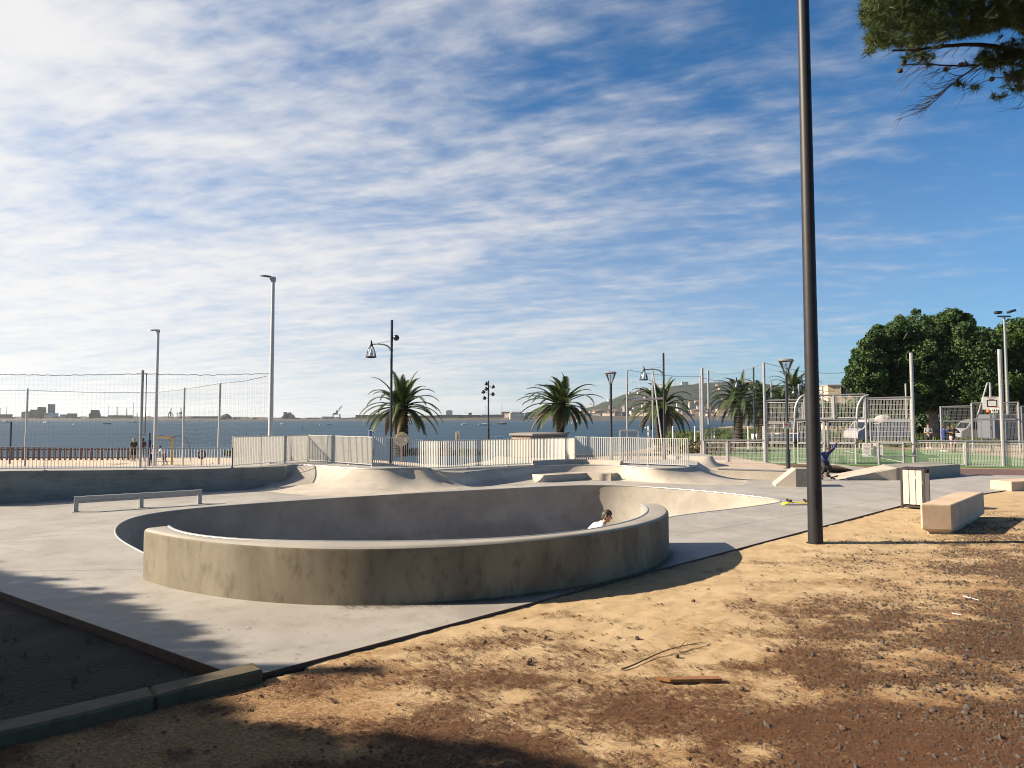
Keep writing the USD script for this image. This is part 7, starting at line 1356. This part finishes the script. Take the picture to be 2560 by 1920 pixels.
p = drop_points(1400, lambda x, y: 0.3 + 0 * x); sz = 0.006 * np.exp(rl_.normal(0, .5, len(p))); obj('pebbles', scatter((sv, sf_), p, rot_random(len(p), rl_), np.minimum(sz, .02)), island('sand_pebbles', [(0.10, 0.075, 0.05), (0.22, 0.16, 0.10), (0.45, 0.36, 0.26), (0.14, 0.10, 0.07)]), kind='stuff', label='small pebbles scattered over the bare sand', cat='pebbles')
ndl = (np.array([[-.5, 0, 0], [.5, -.010, .012], [.5, .010, .012], [0, -.012, .03], [0, .012, .03]]), np.array([[0, 3, 4], [3, 1, 2], [3, 2, 4]]))
p = drop_points(78000, lambda x, y: np.clip(litter_amount(x, y) * 1.2 + 0.02, 0.012, 1) ** 1.2); a = rl_.uniform(0, 6.28, len(p)); M_needle = island('dry_pine_needles', [(0.11, 0.052, 0.024), (0.25, 0.13, 0.055), (0.40, 0.245, 0.12), (0.17, 0.08, 0.035), (0.50, 0.34, 0.20), (0.21, 0.105, 0.045)])
p[:, 2] += rl_.uniform(0.001, 0.012, len(p)); obj('pine_needles', scatter(ndl, p, rot_z(a), np.c_[rl_.uniform(.05, .12, len(p)), rl_.uniform(.12, .24, len(p)), np.full(len(p), .24)]), M_needle, kind='stuff', label='dry brown pine needles lying in drifts over the sand', cat='pine needles')
p = drop_points(5000, lambda x, y: np.clip(litter_amount(x, y), 0.03, 1)); p[:, 2] += .006; chip = (np.array([[-.5, -.3, 0], [.5, -.2, .1], [.4, .3, .05], [-.4, .25, .12], [0, 0, .25]]), np.array([[0, 1, 4], [1, 2, 4], [2, 3, 4], [3, 0, 4]])); obj('bark_chips', scatter(chip, p, rot_z(rl_.uniform(0, 6.28, len(p))), rl_.uniform(.012, .045, len(p))), island('bark_chip_tones', [(0.06, 0.03, 0.018), (0.14, 0.07, 0.035), (0.22, 0.13, 0.07)]), kind='stuff', label='small bark chips among the pine needles', cat='bark')
CONES = [(2480, 1625), (1912, 1622), (1945, 1626), (1318, 1658), (1330, 1652), (1860, 1720), (1365, 1592), (1588, 1590), (1205, 1605), (2290, 1575), (1880, 1500), (1738, 1500), (1450, 1700), (2100, 1815), (2250, 1690), (1690, 1640)]
cm2 = cone_mesh(0.048)
M_conebrown = plain('fallen_cone_brown', (0.11, 0.06, 0.035), 0.9, 0, 0.3, 30)
for i, (px, py) in enumerate(CONES):
    g = G(px, py); m = cm2.copy(); m.apply_transform(trimesh.transformations.rotation_matrix(rl_.uniform(1.2, 1.9), [math.cos(i), math.sin(i), 0])); g[2] = float(sand_z(g[:2])[0]) + .02; m.apply_translation(g); obj('fallen_cone', m, M_conebrown, None, label='brown pine cone lying on the sand', cat='pine cone', group='fallen pine cones on the sand')
# a sawn lath, a twig, pale sticks and needle heaps
M_lath = plain('orange_brown_wood', (0.24, 0.11, 0.04), 0.6, 0, 0.25, 18); a, b_ = G(1642, 1702, 0.0), G(1802, 1700, 0.0)
zz = float(sand_z((a + b_)[:2] / 2)[0]) + .022; a[2] = b_[2] = zz; t = thing('wooden_lath', 'orange-brown sawn wooden lath lying on the pine needles', 'lath'); la_d = (b_ - a) / np.linalg.norm(b_ - a); la_n = np.array([-la_d[1], la_d[0], 0]); v = []
for z in (0, .022): v += [a + la_n * .03 + [0, 0, z], a + la_d * .10 - la_n * .03 + [0, 0, z], b_ - la_n * .03 + [0, 0, z], b_ + la_n * .03 + [0, 0, z], a + la_d * .08 + la_n * .032 + [0, 0, z]]
obj('board', T(v, [[5, 6, 7], [5, 7, 8], [5, 8, 9], [0, 1, 6], [0, 6, 5], [1, 2, 7], [1, 7, 6], [2, 3, 8], [2, 8, 7], [3, 4, 9], [3, 9, 8], [4, 0, 5], [4, 5, 9]]), M_lath, t)
def on_sand(px, py, up=.012): g = G(px, py); g[2] = float(sand_z(g[:2])[0]) + up; return g
t = thing('dry_twig', 'long thin dry twig with a few sprigs on the sand', 'twig'); M_twig = plain('dry_twig_wood', (0.17, 0.10, 0.05), 0.8); ax_ = np.array([on_sand(1553, 1670), on_sand(1600, 1652, .02), on_sand(1650, 1634, .03), on_sand(1705, 1618, .04), on_sand(1760, 1606, .03)]); obj('stem', tube(resample(ax_, 14), np.linspace(.008, .003, 14), 5), M_twig, t)
for i in range(22): c = ax_[2] + (ax_[4] - ax_[2]) * rl_.uniform(0, 1); obj('sprig', tube([c, c + [rl_.uniform(-.12, .14), rl_.uniform(-.1, .12), rl_.uniform(.0, .09)]], [.003, .0015], 4), M_twig, t)
for k, (p0, p1) in enumerate([((2408, 1491), (2448, 1500)), ((2380, 1531), (2404, 1535))]): obj('pale_stick', tube([on_sand(*p0, .02), on_sand(*p1, .015)], [.007, .004], 6), M_paletee, None, label=['longer bleached white stick on the gravel at the right', 'shorter bleached white stick on the gravel at the right'][k], cat='stick')
for k, (px, py, R_, n, lab) in enumerate([(735, 1485, .16, 700, 'brown heap of pine needles against the foot of the curved wall'), (60, 1471, .0, 0, '')]):
    if n: g = G(px, py); q = np.c_[g[0] + rl_.normal(0, R_, n), g[1] - np.abs(rl_.normal(0, R_ * .35, n)), np.zeros(n)]; q[:, 2] = .006 + .05 * np.exp(-((q[:, 0] - g[0]) / .10) ** 2) * rl_.uniform(0, 1, n); obj('needle_heap', scatter(ndl, q, rot_z(rl_.uniform(0, 6.28, n)), np.c_[rl_.uniform(.06, .13, n), np.full(n, .14), np.full(n, .3)]), M_needle, None, label=lab, cat='pine needles')
q = drop_points(1, lambda x, y: 1 + 0 * x); n = 2200; r0 = rim_poly.exterior; pts_ = []
base_line = out[30:84]
for i in range(n): c = base_line[rl_.integers(0, len(base_line))]; k = np.abs(rl_.normal(0, .08)); nn_ = (out - inn)[rl_.integers(30, 84)]; nn_ = nn_ / np.linalg.norm(nn_); pts_.append([c[0] + rl_.normal(0, .06), c[1] - .01 - k * .9, .004 + rl_.uniform(0, .012)])
obj('wall_foot_litter', scatter(ndl, np.array(pts_), rot_z(rl_.uniform(0, 6.28, n)), np.c_[rl_.uniform(.04, .10, n), np.full(n, .12), np.full(n, .2)]), island('dark_needles', [(0.03, 0.02, 0.012), (0.07, 0.04, 0.02), (0.05, 0.03, 0.018)]), kind='stuff', label='dark needle litter along the foot of the curved wall', cat='pine needles')  # darker needle tones in a strip along the wall foot
q = rl_.uniform([-7.5, 5.5], [1.5, 9.6], (6000, 2)); q = q[shapely.contains_xy(slab_poly.difference(sg.Polygon(out).buffer(0.3)), q[:, 0], q[:, 1])]; k = rl_.uniform(0, 1, len(q)) < np.clip(1.1 - (q[:, 0] - q[:, 1] * -0.1 + 5.5) / 7, 0.05, 0.6) * 0.30; q = np.c_[q[k], np.full(k.sum(), 0.003)]
obj('slab_debris', scatter(ndl, q, rot_z(rl_.uniform(0, 6.28, len(q))), np.c_[rl_.uniform(.02, .09, len(q)), rl_.uniform(.10, .25, len(q)), np.full(len(q), .2)]), M_needle, kind='stuff', label='stray pine needles and crumbs on the near concrete', cat='pine needles')
# weeds and leaves in the planting bed
n = 500; pb = planter_poly.bounds; q = rl_.uniform([pb[0], pb[1]], [pb[2], pb[3]], (9000, 2)); q = q[shapely.contains_xy(planter_poly.buffer(-.1), q[:, 0], q[:, 1])][:2200]; q = np.c_[q, np.full(len(q), -.10)]; obj('bed_weeds', scatter(blade, q, rot_z(rl_.uniform(0, 6.28, len(q))), rl_.uniform(.06, .22, len(q))), M_shrub, kind='stuff', label='sparse weeds in the dark planting bed', cat='weeds')

# ------------------------------------------------------------------ the air
hz = trimesh.creation.box((9400, 9600, 190)); hz.apply_translation((0, 4650, 190 / 2 - 4.0))
M_haze = usdkit.material(stage, '/World/Looks/sea_haze', {'v': ('principled_volume', {'color': (0.86, 0.90, 0.96), 'density': 0.00006, 'anisotropy': 0.35})}, [], volume='v.volume')
obj('haze', T(hz.vertices, hz.faces), M_haze, kind='stuff')
